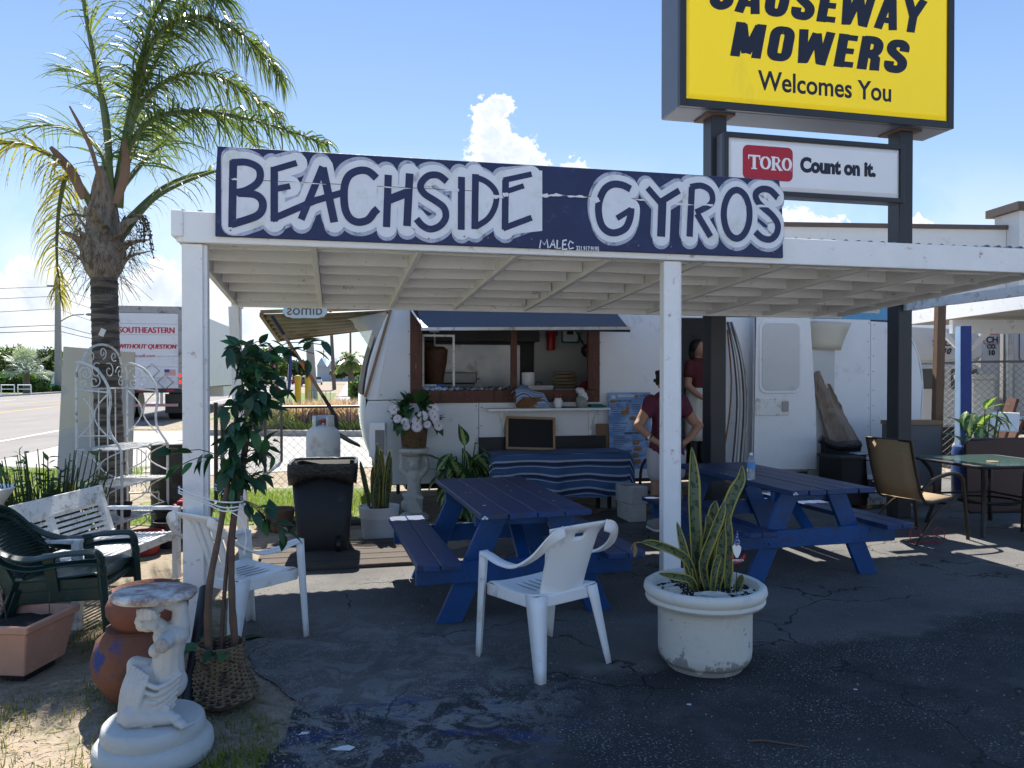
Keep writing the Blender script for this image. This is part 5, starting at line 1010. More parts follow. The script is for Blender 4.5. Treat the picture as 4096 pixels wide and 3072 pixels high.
for k in range(58):
    z = rg.uniform(.76, 1.52); ax = Vector((-.03, .05 + .28 * min(z, 1.2), z)); side = rg.uniform(0, 2 * PI)
    wid = rg.uniform(.05, .20)
    d = Vector((math.cos(side) * wid + (.10 if z > 1.2 else .05), math.sin(side) * wid * .55 - .04, rg.uniform(-.08, .12)))
    if k < 3: ax = Vector((.05, .4, 1.46)); d = Vector((.26 + .04 * k, .02, .05 * k - .02))
    if k in (3, 4): ax = Vector((-.04, .2, .92)); d = Vector((-.27, -.04, .05 - .08 * (k - 3)))
    if k in (5, 6, 7): ax = Vector((0, .2, .72)); d = Vector((.26, -.05, -.03 - .02 * k))
    pts = spline([ax, ax + d * .5 + Vector((0, 0, .03)), ax + d + Vector((0, 0, -.02))], 3); br.tube(pts, .0025, 4)
    for j in range(5):
        t_ = .25 + .75 * j / 4; p = ax + d * t_ + Vector((0, 0, .02 - .02 * t_)); dd = d.normalized() * .6 + Vector((rg.uniform(-.7, .7), rg.uniform(-.7, .4), rg.uniform(-1.5, .55)))
        inst(FIC[1 if rg.random() < .26 else 0], 'leaf', fc, ori(p, dd, rg.uniform(-.9, .9), rg.uniform(.7, 1.2))); nl += 1
for k in range(7): a = rg.uniform(0, 6.28); inst(FIC[k % 2], 'leaf', fc, ori(Vector((.09 * math.cos(a), .09 * math.sin(a), .03)), (math.cos(a), math.sin(a), .25), rg.uniform(-.5, .5), 1.25))
br.build('twigs', BARK, fc)
rp_ = thing('rope_tie', 'white rope binding the ficus stems to the corner post', 'rope', (-1.75, 4.3, .9))
mb = MB((-1.75, 4.3, .9))
for dz in (0, .012, .03): mb.tube(spline([(-1.925, 4.45, .93 + dz), (-1.90, 4.40, .925 + dz), (-1.60, 4.02, .93 + dz), (-1.42, 3.80, .93 + dz * 1.5), (-1.37, 3.92, .935 + dz), (-1.60, 4.3, .93 + dz), (-1.77, 4.56, .93 + dz)], 5), .004, 5)
mb.tube(spline([(-1.40, 3.80, .93), (-1.34, 3.78, .90), (-1.31, 3.78, .82), (-1.32, 3.78, .72)], 4), .003, 5); mb.build('cord', mat('rope_white', (.7, .7, .68), .8), rp_, smooth=True)
pp_ = thing('black_pipe', 'black plastic pipe leaning on the corner post beside the basket', 'pipe', (-1.50, 3.50, 0))
mb = MB(); mb.tube([(.0, 0, .0), (-.16, .65, .45)], .030, 14, cap=False); mb.tube([(.0, 0, .0), (-.16, .65, .45)], .025, 14, cap=False); mb.build('tube', BLACKPL, pp_, smooth=True)

# ================================================================ left yard: bench, green chairs, rack
bn = thing('garden_bench', 'weathered white slatted garden bench side-on behind the green chairs', 'bench', (-2.99, 5.48, 0), R(-4)); bn.scale = (1, 1, .87)
def bb(name, p, q, w, h, up=(0, 0, 1), m=WHITEW, par=bn): mb = MB(); mb.bar(p, q, w, h, up); return mb.build(name, m, par, bev=.003)
# faces +x; length along y 1.25
for i in range(12): x = -.20 + .041 * i; bb('seat_slat', (x, -.60, .425 - .02 * (1 - i / 11)), (x, .60, .425 - .02 * (1 - i / 11)), .024, .016)
bb('seat_rail', (.285, -.62, .405), (.285, .62, .405), .03, .07); bb('seat_rail', (-.225, -.62, .38), (-.225, .62, .38), .03, .06)
for y in (-.62, .62):
    bb('arm_rest', (-.27, y, .635), (.32, y, .64), .055, .028); bb('leg', (.29, y, 0), (.29, y, .625), .05, .05, (1, 0, 0)); bb('leg', (-.25, y, 0), (-.25, y, .44), .05, .05, (1, 0, 0)); bb('side_rail', (-.24, y, .37), (.28, y, .37), .03, .06); bb('back_post', (-.25, y, .40), (-.36, y, .83), .05, .05, (1, 0, 0))
bb('back_post', (-.25, 0, .42), (-.365, 0, .80), .06, .03, (1, 0, 0))
bb('top_board', (-.335, -.62, .765), (-.335, .62, .765), .026, .15, (-.26, 0, 1))
for i in range(6): z = .46 + .044 * i; x = -.262 - .26 * (z - .44); bb('back_slat', (x, -.60, z), (x, .60, z), .018, .028, (-.26, 0, 1))
GREENP = mat('dark_green_resin', (.010, .034, .028), .36, .2, 5, .05, 30, dirt=(.03, .06, .05), damt=.25, dscale=6)
def green_chair(label, loc, rz):
    t = thing('resin_lounge_chair', label, 'chair', loc, rz, 'stacked green resin chairs'); t.scale = (.96, .96, .92)
    P = [[Vector((x, y, .40 + .03 * (y / .25) + .015 * (abs(x) / .25) ** 2 - (.03 if y > .22 else 0))) for y in [-.25 + .052 * j for j in range(11)]] for x in [-.25 + .05 * i for i in range(11)]]
    MB().grid(P).build('seat', GREENP, t, smooth=True, sol=.012)
    rim = []; n = 26
    for k in range(n + 1):
        a = PI * k / n; x = .265 * math.cos(a); q = max(0, math.sin(a)); z = .37 + .455 * q ** .7; rim.append((x, -.22 - .20 * (z - .37) / .455 - .05 * q, z))
    mb = MB(); mb.tube(rim, .022, 8, flat=1.7); mb.build('back_frame', GREENP, t, smooth=True)
    mb = MB()
    for k in range(20):
        z = .375 + .021 * k; q = ((z - .37) / .455); ww = .262 * math.sqrt(max(0.02, 1 - min(1, q ** 1.43) ** 2)) - .008; y = -.215 - .205 * q - .05 * q
        mb.tube([(-ww, y + .03, z), (-ww * .5, y - .02, z), (0, y - .035, z), (ww * .5, y - .02, z), (ww, y + .03, z)], .007, 5)
    mb.build('back_lattice_rows', GREENP, t, smooth=True)
    mb = MB()
    for k in range(19):
        x = -.216 + .024 * k; q1 = max(0, 1 - (x / .262) ** 2) ** .35; pts = []
        for i in range(6): z = .375 + .44 * q1 * i / 5; q = (z - .37) / .455; pts.append((x, -.22 - .25 * q - .03 * (1 - (x / .262) ** 2), z))
        mb.tube(pts, .005, 4)
    mb.build('back_lattice_columns', GREENP, t, smooth=True)
    for s_ in (-1, 1):
        path = spline([(s_ * .25, -.36, .68), (s_ * .285, -.26, .60), (s_ * .30, -.12, .565), (s_ * .30, .06, .59), (s_ * .295, .22, .60), (s_ * .29, .265, .585), (s_ * .285, .285, .52)], 5)
        MB().grid([[p + Vector((s_ * w, 0, -.016 if abs(w) > .03 else 0)) for w in (-.04, -.034, -.012, .012, .034, .04)] for p in path]).build('armrest', GREENP, t, smooth=True, sol=.012, ang=80)
        for (a, b, w0, w1) in (((s_ * .285, .27, .56), (s_ * .285, .31, 0), .05, .035), ((s_ * .25, -.20, .42), (s_ * .285, -.33, 0), .06, .035)):
            mb = MB(); mb.tube([a, tuple((a[i] + b[i]) / 2 for i in range(3)), b], [w0, (w0 + w1) / 2, w1], 4, flat=.55); mb.build('leg', GREENP, t, bev=.006)
        mb = MB(); mb.bar((s_ * .275, .0, .40), (s_ * .29, -.02, .585), .02, .06, (0, 1, 0)); mb.build('arm_strut', GREENP, t)
        mb = MB(); mb.bar((s_ * .26, -.24, .365), (s_ * .26, .28, .385), .018, .08); mb.build('seat_skirt', GREENP, t, bev=.005)
    return t
green_chair('dark green resin armchair, lower of the stacked pair', (-2.64, 4.62, 0), R(-82)); green_chair('dark green resin armchair, upper of the stacked pair', (-2.65, 4.622, .055), R(-82))
# baker's rack of white wrought iron
IRON = mat('flaking_white_iron', (.58, .58, .57), .6, .15, 14, .3, 60, dirt=(.13, .12, .11), damt=.28, dscale=18)
rk = thing('bakers_rack', 'white wrought iron rack with scrolled arched top in front of the palm', 'shelf', (-3.73, 7.32, 0), R(86))
def rod(name, pts, r=.009, closed=False): mb = MB(); mb.tube(pts, r, 6, closed=closed); return mb.build(name, IRON, rk, smooth=True)
hw, hd = .40, .17
# back uprights with arch
rod('back_frame', [(-hw, hd, 0), (-hw, hd, 1.62)] + [(-hw + .03, hd, 1.70), (-hw + .09, hd, 1.72)] + [(.30 * -math.cos(a), hd, 1.72 + .18 * math.sin(a)) for a in [PI * k / 12 for k in range(13)]] + [(hw - .09, hd, 1.72), (hw - .03, hd, 1.70), (hw, hd, 1.62), (hw, hd, 0)], .011)
for x in (-.2, -.07, .07, .2): rod('back_bar', [(x, hd, .1), (x, hd, 1.48)], .006)
rod('top_rail', [(-hw, hd, 1.48), (hw, hd, 1.48)], .009)
for s_ in (-1, 1):
    rod('side_post', spline([(s_ * hw, hd, 1.72), (s_ * hw, hd - .05, 1.725), (s_ * hw, -.02, 1.66), (s_ * hw, -.12, 1.52), (s_ * hw, -.15, 1.38), (s_ * hw, -.13, 1.22), (s_ * hw, -.15, 1.08), (s_ * hw, -.24, .94), (s_ * hw, -.25, .85), (s_ * hw, -.25, 0)], 4), .012)
    rod('side_rail', [(s_ * hw, hd, 1.48), (s_ * hw, -.15, 1.45)], .008)
    for (z0, z1) in ((1.03, 1.46), (.66, .92), (.32, .60), (.05, .28)):
        y0, y1 = (-.15, hd) if z0 > 1 else (-.25, hd); yc = (y0 + y1) / 2; h = (z1 - z0) / 2
        for e in (-1, 1): rod('side_arc', [(s_ * hw, yc + e * ((y1 - y0) / 2) * (1 - .96 * math.sin(a)), z0 + (z1 - z0) * k / 10) for k, a in enumerate([PI * j / 10 for j in range(11)])], .0065)
    def scroll(c, r, a0, turns, pl): return [(c[0] + (r * (1 - .75 * k / 16) * math.cos(a0 + turns * 2 * PI * k / 16) if pl == 'x' else 0), c[1] + (r * (1 - .75 * k / 16) * math.cos(a0 + turns * 2 * PI * k / 16) if pl == 'y' else 0), c[2] + r * (1 - .75 * k / 16) * math.sin(a0 + turns * 2 * PI * k / 16)) for k in range(17)]
    for (y, z, r_, a0) in ((.08, 1.62, .07, 0), (.0, 1.55, .06, 2), (.10, 1.53, .045, 4)): rod('scroll', scroll((s_ * hw, y, z), r_, a0, 1.2, 'y'), .005)
for (x, z, r_, a0, t_) in ((-.28, 1.63, .075, 0, 1.2), (.28, 1.63, .075, 3.1, -1.2), (-.1, 1.65, .08, 1, 1.2), (.1, 1.65, .08, 2.1, -1.2), (-.18, 1.79, .05, 4, 1.2), (.18, 1.79, .05, 5.4, -1.2), (0, 1.82, .06, -1.5, 1.3), (-.3, 1.54, .05, 2, -1.2), (.3, 1.54, .05, 1, 1.2)): rod('scroll', scroll((x, hd, z), r_, a0, t_, 'x'), .005)
for i, z in enumerate((.93, .60, .28)):
    yf = -.25 if i else -.24
    rod('shelf_rim', [(-hw, yf, z), (hw, yf, z), (hw, hd, z), (-hw, hd, z)], .008, True); mb = MB()
    for k in range(28): x = -hw + 2 * hw * (k + .5) / 28; mb.bx(x - .006, x + .006, yf, hd, z - .004, z + .004)
    for k in range(12): y = yf + (hd - yf) * (k + .5) / 12; mb.bx(-hw, hw, y - .005, y + .005, z + .0045, z + .0075)
    kind(mb.build('shelf_mesh', IRON, rk), 'stuff')
for s_ in (-1, 1): rod('shelf_guard', [(s_ * hw, -.16, 1.06), (s_ * hw, hd, 1.06)], .007)
def pot(name, label, loc, r, h, m, soil=True, flare=1.25, cat='pot'):
    t = thing(name, label, cat, loc); MB().lathe([(r, 0), (r * flare, h * .86), (r * flare * 1.07, h * .87), (r * flare * 1.07, h), (r * flare * .97, h), (r * flare * .93, h * .85), (.005, h * .84)], 24).build('pot_body', m, t, smooth=True, ang=40)
    return t
BPOT = mat('black_pot', (.018, .018, .02), .5, .3, 9, .1, 40, dirt=(.06, .05, .045), damt=.3); RPOT = mat('red_pot', (.28, .03, .025), .6, .2, 8, .1, 40)
def rackp(x, y, z): c, s_ = math.cos(R(86)), math.sin(R(86)); return (-3.73 + x * c - y * s_, 7.32 + x * s_ + y * c, z)
pot('nursery_pot', 'small black nursery pot on the lower shelf of the iron rack', rackp(-.15, -.12, .291), .055, .13, BPOT)
pot('nursery_pot', 'black nursery pot on the ground below the iron rack', rackp(-.05, -.50, 0), .11, .24, BPOT)
pot('nursery_pot', 'dull red plastic pot on the ground below the iron rack', rackp(-.35, -.42, 0), .13, .19, RPOT)
t = thing('blue_tool', 'small bright blue hand tool lying on the rack shelf', 'tool', rackp(-.33, .05, .295)); mb = MB(); mb.bar((-.07, 0, .012), (.08, 0, .008), .035, .018); mb.bar((-.13, .01, .014), (-.06, 0, .012), .012, .012); mb.build('tool_body', mat('tool_blue', (.02, .12, .5), .4), t, bev=.004)
# painted panel leaning on the palm
pb = thing('painted_panel', 'beige and grey painted panel leaning behind the palm trunk', 'panel', (-4.50, 8.35, 0), R(5))
def blotch(nt, c, vec, tc):
    o = tc.outputs['Object']; c = mixc(nt, near(nt, o, (-.20, 0, .72), .27, .28), c, (.36, .37, .41)); c = mixc(nt, near(nt, o, (.28, 0, 1.35), .20, .21), c, (.36, .37, .41)); return mixc(nt, mul(nt, mr(nt, nz(nt, o, 2.2, 1), .56, .57), .7), c, (.40, .40, .43))
mb = MB(); mb.prism([(-.42, .45), (.36, .45), (.40, 1.86), (-.34, 1.92)], .03, upm(0, 0, 0) @ Euler((.0, 0, 0)).to_matrix().to_4x4()); mb.build('board', mat('beige_board', (.50, .46, .40), .7, .05, 3, .1, 30, extra=blotch), pb, bev=.004)
for x in (-.3, .28): mb = MB(); mb.bx(x - .03, x + .03, .005, .06, 0, 1.0); mb.build('batten', WOODN, pb)
# shrub of green stems behind the bench
LSTEM = mat('green_stem', (.035, .06, .025), .7, .3, 12, .3, 40)
bu = thing('pencil_bush', 'dark upright bush of bare green stems behind the bench', 'bush', (-3.85, 6.35, 0)); rg = random.Random(5); mb = MB(); LM = leaf_mesh('leaf', .075, .030, leafmat('bush_leaf', (.05, .10, .035), (.08, .14, .05), .5, .3), .2, .2, 4)
for k in range(120):
    a = rg.uniform(0, 6.28); r_ = rg.uniform(.02, .30); x, y = r_ * math.cos(a), r_ * math.sin(a); dx, dy = x * 1.1 + rg.uniform(-.1, .1), y * .9; h = rg.uniform(.55, 1.0)
    p = spline([(x * .6, y * .6, 0), (x + dx * .3, y + dy * .3, h * .45), (x + dx * .8, y + dy * .8, h)], 3); mb.tube(p, [.010 * (1 - .1 * i) for i in range(len(p))], 5)
    for j in range(2):
        b0 = p[3 + j]; e = b0 + Vector((rg.uniform(-.13, .13), rg.uniform(-.1, .1), rg.uniform(.08, .2))); mb.tube([b0, e], [.006, .004], 4)
    if k < 46:
        for j in range(4): inst(LM, 'leaf', bu, ori(p[-1] - Vector((0, 0, .03 * j)), (rg.uniform(-1, 1), rg.uniform(-1, 1), rg.uniform(.1, .8)), rg.uniform(-1, 1), rg.uniform(.7, 1.3)))
for e in ((.55, -.1, .62), (.42, 0, .75)): mb.tube(spline([(.1, 0, .1), (e[0] * .6, e[1], e[2] * .6), e], 4), .009, 5)
kind(mb.build('stems', LSTEM, bu, smooth=True), 'stuff')
# drum, tub, wire chair
dm = thing('steel_drum', 'black steel drum with a spigot can on top behind the corner post', 'drum', (-3.62, 8.35, 0))
MB().lathe([(.28, 0), (.285, .02), (.28, .03), (.28, .28), (.287, .30), (.28, .32), (.28, .56), (.287, .58), (.28, .60), (.28, .84), (.29, .86), (.285, .88), (.26, .86), (.01, .86)], 32).build('barrel', mat('drum_black', (.02, .022, .018), .45, .25, 5, .15, 30, dirt=(.08, .06, .05), damt=.25), dm, smooth=True, ang=40)
MB().lathe([(.06, .862), (.065, .90), (.055, .91), (.055, 1.0), (.075, 1.0), (.075, 1.02)], 16, (.12, .0, 0)).build('spigot_can', BLACKPL, dm, smooth=True)
tb = thing('black_tub', 'big round black tub full of red flowers by the rack', 'tub', (-3.22, 7.55, 0))
MB().lathe([(.22, 0), (.27, .30), (.295, .31), (.30, .34), (.28, .34), (.26, .30), (.01, .28)], 32).build('tub_body', BPOT, tb, smooth=True); mb = MB(); rg = random.Random(8)
for k in range(26): mb.ell((rg.uniform(-.05, .22), rg.uniform(-.15, .12), .33 + rg.uniform(0, .06)), (rg.uniform(.025, .05), .03, .02), 8, 5, Euler((rg.uniform(-1, 1), rg.uniform(-1, 1), 0)))
kind(mb.build('red_blooms', mat('bloom_red', (.42, .03, .04), .6, .3, 14), tb), 'stuff')
wc = thing('wire_chair', 'cream wire garden chair beside the steel drum', 'chair', (-3.95, 8.05, 0), R(20)); CRM = mat('cream_wire', (.48, .45, .36), .6, .15)
for i in range(11): mb = MB(); x = -.22 + .044 * i; mb.tube(spline([(x, .18, .82 - .1 * (x / .22) ** 2), (x, .15, .6), (x, .12, .42), (x, -.1, .40), (x, -.2, .39)], 3), .004, 4); mb.build('wire', CRM, wc)
for p in ([(-.25, .18, 0), (-.24, .17, .7), (-.1, .2, .84), (.1, .2, .84), (.24, .17, .7), (.25, .18, 0)], [(-.25, -.2, 0), (-.24, -.2, .40), (.24, -.2, .40), (.25, -.2, 0)]): mb = MB(); mb.tube(p, .011, 6); mb.build('frame', CRM, wc)
# grey board, aloe, white tub at the frame edge
gb = thing('leaning_board', 'pale grey board standing at the left edge behind the trough', 'board', (-3.42, 4.75, 0), R(12)); mb = MB(); mb.prism([(-.5, 0), (.14, 0), (.17, .80), (-.5, .72)], .03, upm(0, 0, 0)); mb.build('sheet', mat('pale_grey_board', (.50, .52, .54), .6, .08, 3, .1, 30), gb)
for x in (-.3,): mb = MB(); mb.bx(x - .03, x + .03, .005, .25, 0, .06); mb.build('foot', WOODN, gb)
wt = thing('white_bowl', 'white plastic bowl on a stump at the left frame edge', 'bowl', (-4.05, 5.85, 0)); MB().lathe([(.09, .55), (.12, .57), (.23, .74), (.22, .75), (.10, .6), (.01, .6)], 24).build('bowl_body', PLASTW, wt, smooth=True); MB().lathe([(.12, 0), (.10, .3), (.12, .55)], 14).build('stump', WOODN, wt)
al = thing('aloe_plant', 'small aloe with a pink bloom at the left edge', 'plant', (-3.62, 5.3, 0)); AL = leaf_mesh('leaf', .45, .05, leafmat('aloe_leaf', (.06, .11, .04), (.09, .15, .06), .45, .15), .8, .1, 6)
for k in range(12): a = 2 * PI * k / 12; inst(AL, 'leaf', al, ori(Vector((0, 0, .22)), (math.cos(a) * .6, math.sin(a) * .6, .9), 0, .8 + .05 * (k % 3)))
MB().lathe([(.10, 0), (.14, .2), (.15, .24), (.13, .24), (.01, .22)], 16).build('pot_body', BPOT, al); mb = MB(); mb.ell((.02, -.1, .62), (.05, .04, .05), 9, 6); mb.ell((.05, -.08, .55), (.04, .04, .05), 9, 6); mb.build('pink_bloom', mat('pink_bloom', (.5, .1, .25), .6), al)

# ================================================================ under the canopy by the trailer
tc_ = thing('trash_can', 'black wheeled trash can with a bin bag folded over its rim', 'trash can', (-1.73, 7.08, 0), R(10))
def taper(mb, a, b, z0, z1, r=.05):
    p = rrect(-a, a, -a * .95, a * .95, r, 3); q = rrect(-b, b, -b * .95, b * .95, r, 3); n = len(p)
    mb.add([(x, y, z0) for x, y in p] + [(x, y, z1) for x, y in q], [tuple(range(n - 1, -1, -1))] + [(i, (i + 1) % n, n + (i + 1) % n, n + i) for i in range(n)])
mb = MB(); taper(mb, .215, .275, .03, .80); mb.build('bin', mat('bin_black', (.013, .013, .014), .5, .25, 6, .12, 50, dirt=(.04, .04, .042), damt=.2), tc_, smooth=True, ang=30, sol=.008)
mb = MB(); taper(mb, .282, .285, .76, .815, .06); mb.build('rim', BLACKPL, tc_, smooth=True, ang=30)
P = []
for k in range(64):
    a = 2 * PI * k / 64; c = max(abs(math.cos(a)), abs(math.sin(a))); r_ = .29 / max(c, .76); w_ = random.uniform(.0, .006)
    P.append([Vector((math.cos(a) * (r_ - .05), math.sin(a) * (r_ - .05), .70)), Vector((math.cos(a) * (r_ - .012), math.sin(a) * (r_ - .012), .815 + w_)), Vector((math.cos(a) * (r_ + .008 + w_), math.sin(a) * (r_ + .008 + w_), .818 + w_)), Vector((math.cos(a) * (r_ + .012 + w_), math.sin(a) * (r_ + .012 + w_), .74)), Vector((math.cos(a) * (r_ + .004 + w_ * .4), math.sin(a) * (r_ + .004 + w_ * .4), .66 + random.uniform(-.012, .012) + .03 * math.sin(3 * a)))])
MB().grid(P, True).build('bin_bag', mat('bag_black', (.012, .012, .014), .22, .2, 20, .9, 40), tc_, smooth=True, sol=.002, ang=60)
for x in (-.19, .19): mb = MB(); mb.tube([(x - .03, .17, .09), (x + .03, .17, .09)], .09, 16); mb.build('wheel', BLACKPL, tc_)
mb = MB(); mb.tube([(.12, -.215, .09), (.16, -.215, .09)], .08, 16); mb.build('wheel', BLACKPL, tc_)
pc = thing('propane_cylinder', 'tall white propane cylinder with collar behind the trash can', 'gas cylinder', (-2.10, 8.55, 0))
GASW = mat('gas_white', (.60, .60, .58), .5, .06, 4, .1, 30, dirt=(.40, .37, .33), damt=.25)
MB().lathe([(.15, 0), (.15, .04), (.17, .05), (.185, .10), (.187, .50), (.189, .51), (.187, .52), (.187, .92), (.17, .99), (.12, 1.04), (.03, 1.06)], 32).build('tank', GASW, pc, smooth=True, ang=60)
mb = MB(); P = [[Vector((.115 * math.cos(a), .115 * math.sin(a), z)) for z in (1.03, 1.16)] for a in [R(-60 + 300 * k / 24) for k in range(25)]]; mb.grid(P); mb.build('collar', GASW, pc, smooth=True, sol=.006)
mb = MB(); mb.lathe([(.03, 1.05), (.03, 1.12), (.02, 1.13)], 12); mb.build('valve', STEEL, pc); mb = MB(); mb.ell((0, -.04, 1.10), (.035, .02, .02), 8, 6); mb.build('valve_knob', mat('knob_red', (.4, .03, .02), .5), pc)
ub = thing('utility_box', 'white meter box on a stake beside the propane cylinder', 'box', (-1.50, 8.6, 0)); mb = MB(); mb.bx(-.09, .09, -.06, .06, .70, 1.08); mb.build('box_body', TRW, ub, bev=.006); mb = MB(); mb.bx(-.02, .02, -.02, .02, 0, .70); mb.build('stake', STEEL, ub)
mb = MB(); mb.bx(-.02, .085, -.066, -.061, .72, 1.0); mb.build('box_door', mat('grey_speckle', (.2, .2, .2), .7, .5, 90), ub)
# boards laid on the dirt and rubble
wm_ = thing('board_walk', 'dark weathered boards laid on the ground under the trash can', 'boards', (-1.55, 6.75, 0), YAW)
for k in range(5): mb = MB(); mb.bx(-.62 + random.uniform(-.06, .06), .78 + random.uniform(-.1, .1), -.42 + .20 * k, -.42 + .20 * k + .185, .001, .03 + random.uniform(0, .008)); mb.build('plank', mat('grey_board', (.075, .06, .048), .9, .35, 6, .5, 30, stretch=(.6, 6, 6)), wm_, bev=.004)
hs = thing('hose', 'corrugated grey drain hose lying on the dirt behind the trash can', 'hose', (-2.2, 8.1, 0)); mb = MB(); mb.tube(spline([(-.35, -.15, .04), (-.1, .0, .04), (.2, .05, .04), (.5, .02, .05), (.9, .1, .05)], 8), .035, 10); mb.build('pipe', mat('hose_grey', (.05, .048, .045), .7, .3), hs, smooth=True)
rg = random.Random(3)
for k in range(26):
    x, y = rg.uniform(-2.9, -1.7), rg.uniform(7.3, 8.8); s_ = rg.uniform(.012, .035) if k > 3 else .075
    o = rock(None, (0, 0, 0), (s_ * 1.3, s_, s_ * .6), k, mat('rubble', (.33, .29, .25), .95, .2, 20, .4, 50), 'stone'); o.location = (x, y, s_ * .3); tag(o, 'loose pale stone on the dirt behind the trash can' if k > 3 else ['flat pale stone nearest the wire fence', 'large pale stone beside the drain hose', 'rounded pale stone near the back corner post', 'pale stone lump between the clay pot and the trash can'][k], 'stone', 'rubble on the dirt')
pot('terracotta_pot', 'stack of brown clay pots by the back corner post', (-2.42, 8.0, 0), .12, .22, mat('brown_clay', (.12, .075, .055), .9, .2)); 
# cherub pedestal with flower basket
cp = thing('cherub_pedestal', 'grey stone cherub pedestal against the trailer wall', 'statue', (-1.10, 8.62, 0))
MB().lathe([(.17, 0), (.17, .03), (.15, .045), (.13, .06), (.01, .06)], 28).build('plinth', STONE, cp, smooth=True, ang=40)
mb = MB(); H = lambda a, b, r0, r1: mb.cap(a, b, r0, r1, 10)
H((-.04, .0, .06), (-.045, -.01, .24), .05, .065); H((.05, 0, .06), (.04, 0, .24), .05, .06); H((0, 0, .26), (0, 0, .36), .085, .078); H((0, 0, .36), (0, 0, .47), .075, .085); H((0, 0, .47), (0, -.01, .54), .06, .04)
mb.ell((0, -.02, .61), (.062, .068, .07), 14, 10); mb.ell((0, -.085, .605), (.012, .014, .016), 8, 6); mb.ell((0, .0, .645), (.072, .07, .05), 14, 10)
for k in range(9): a = 2 * PI * k / 9; mb.ell((.055 * math.cos(a), -.02 + .05 * math.sin(a), .655), .02, 7, 5)
H((-.08, 0, .49), (-.145, -.01, .55), .036, .032); H((-.145, -.01, .55), (-.135, -.01, .72), .030, .024); H((.08, 0, .49), (.15, 0, .57), .036, .032); H((.15, 0, .57), (.13, 0, .72), .03, .024); mb.ell((-.13, -.02, .735), (.03, .03, .02), 8, 6); mb.ell((.13, -.02, .735), (.03, .03, .02), 8, 6)
for k in range(5): H((-.10 + .03 * k, -.07, .27 - .01 * k), (-.03 + .03 * k, -.065, .08), .018, .02)
H((-.11, -.05, .28), (.1, -.07, .24), .022, .02); mb.ell((-.085, -.04, .16), (.06, .055, .07), 10, 8); H((0, .03, .55), (0, .03, .76), .07, .10)
mb.build('cherub', STONE, cp, remesh=.0085, smo=1)
MB().lathe([(.10, .70), (.15, .74), (.165, .75), (.17, .77), (.165, .79), (.15, .795), (.01, .795)], 28).build('dish', STONE, cp, smooth=True, ang=50)
fb = thing('flower_basket', 'round wicker basket of white daisies and leaves on the cherub pedestal', 'flower basket', (-1.10, 8.62, .797))
mb = MB(); weave(mb, lambda t_: (.125 + .025 * t_, .005 + .25 * t_), 22, 34, .0058); kind(mb.build('woven_wall', WICKER, fb, smooth=True), 'stuff'); MB().lathe([(.115, .005), (.135, .22), (.01, .23)], 20).build('liner', SOIL, fb)
BL = [leaf_mesh('leaf', .17, .11, leafmat('basket_leaf', (.035, .09, .03), (.06, .13, .045), .45, .25), .2, .4, 6), leaf_mesh('leaf', .13, .07, leafmat('basket_leaf_dark', (.02, .055, .022), (.03, .075, .03), .45, .2), .2, .4, 6)]
rg = random.Random(9)
for k in range(95):
    a = rg.uniform(0, 6.28); el = rg.uniform(-.1, 1.4); d = Vector((math.cos(a) * math.cos(el), math.sin(a) * math.cos(el), math.sin(el))); p = Vector((0, 0, .26)) + Vector((d.x * .15 + (.06 if d.x > 0 else -.02), d.y * .12, abs(d.z) * .26)); inst(BL[k % 2], 'leaf', fb, ori(p, d * .7 + Vector((0, -.3, rg.choice((-1.1, -.8, .9)) * rg.uniform(.5, 1))), rg.uniform(-.8, .8), rg.uniform(.8, 1.25)))
mb = MB(); n = 18
for k in range(n):
    a = 2 * PI * k / n
    for ring, (L_, zt) in enumerate(((.045, .008), (.032, .018))):
        a2 = a + ring * .17; c, s_ = math.cos(a2), math.sin(a2); w = .006; mb.add([(c * .006 - s_ * w * .6, s_ * .006 + c * w * .6, .006), (c * .006 + s_ * w * .6, s_ * .006 - c * w * .6, .006), (c * L_ + s_ * w, s_ * L_ - c * w, zt), (c * L_ * 1.12, s_ * L_ * 1.12, zt), (c * L_ - s_ * w, s_ * L_ + c * w, zt)], [(0, 1, 2, 3, 4)])
DAISY = mb.mesh('daisy'); DAISY.materials.append(mat('petal_white', (.72, .68, .76), .6, .05))
mb = MB(); mb.ell((0, 0, .012), (.010, .010, .006), 8, 5); EYE = mb.mesh('flower_eye'); EYE.materials.append(mat('flower_eye', (.45, .40, .12), .7))
for (x, y, z) in ((-.075, -.19, .30), (.06, -.20, .31), (.12, -.19, .36), (.17, -.18, .27), (.225, -.16, .39), (.24, -.13, .43), (.06, -.20, .245), (.265, -.14, .30), (.25, -.16, .35), (-.20, -.12, .43), (.20, -.12, .45), (-.06, -.2, .25), (.29, -.12, .25), (-.16, -.16, .33)):
    d = Vector((x * .5, -1, .35)); q = d.to_track_quat('Z', 'Y').to_matrix().to_4x4(); f = inst(DAISY, 'flower', fb, Matrix.Translation((x, y, z)) @ q @ Matrix.Scale(random.uniform(.9, 1.3), 4)); inst(EYE, 'flower_eye', f, Matrix.Identity(4))
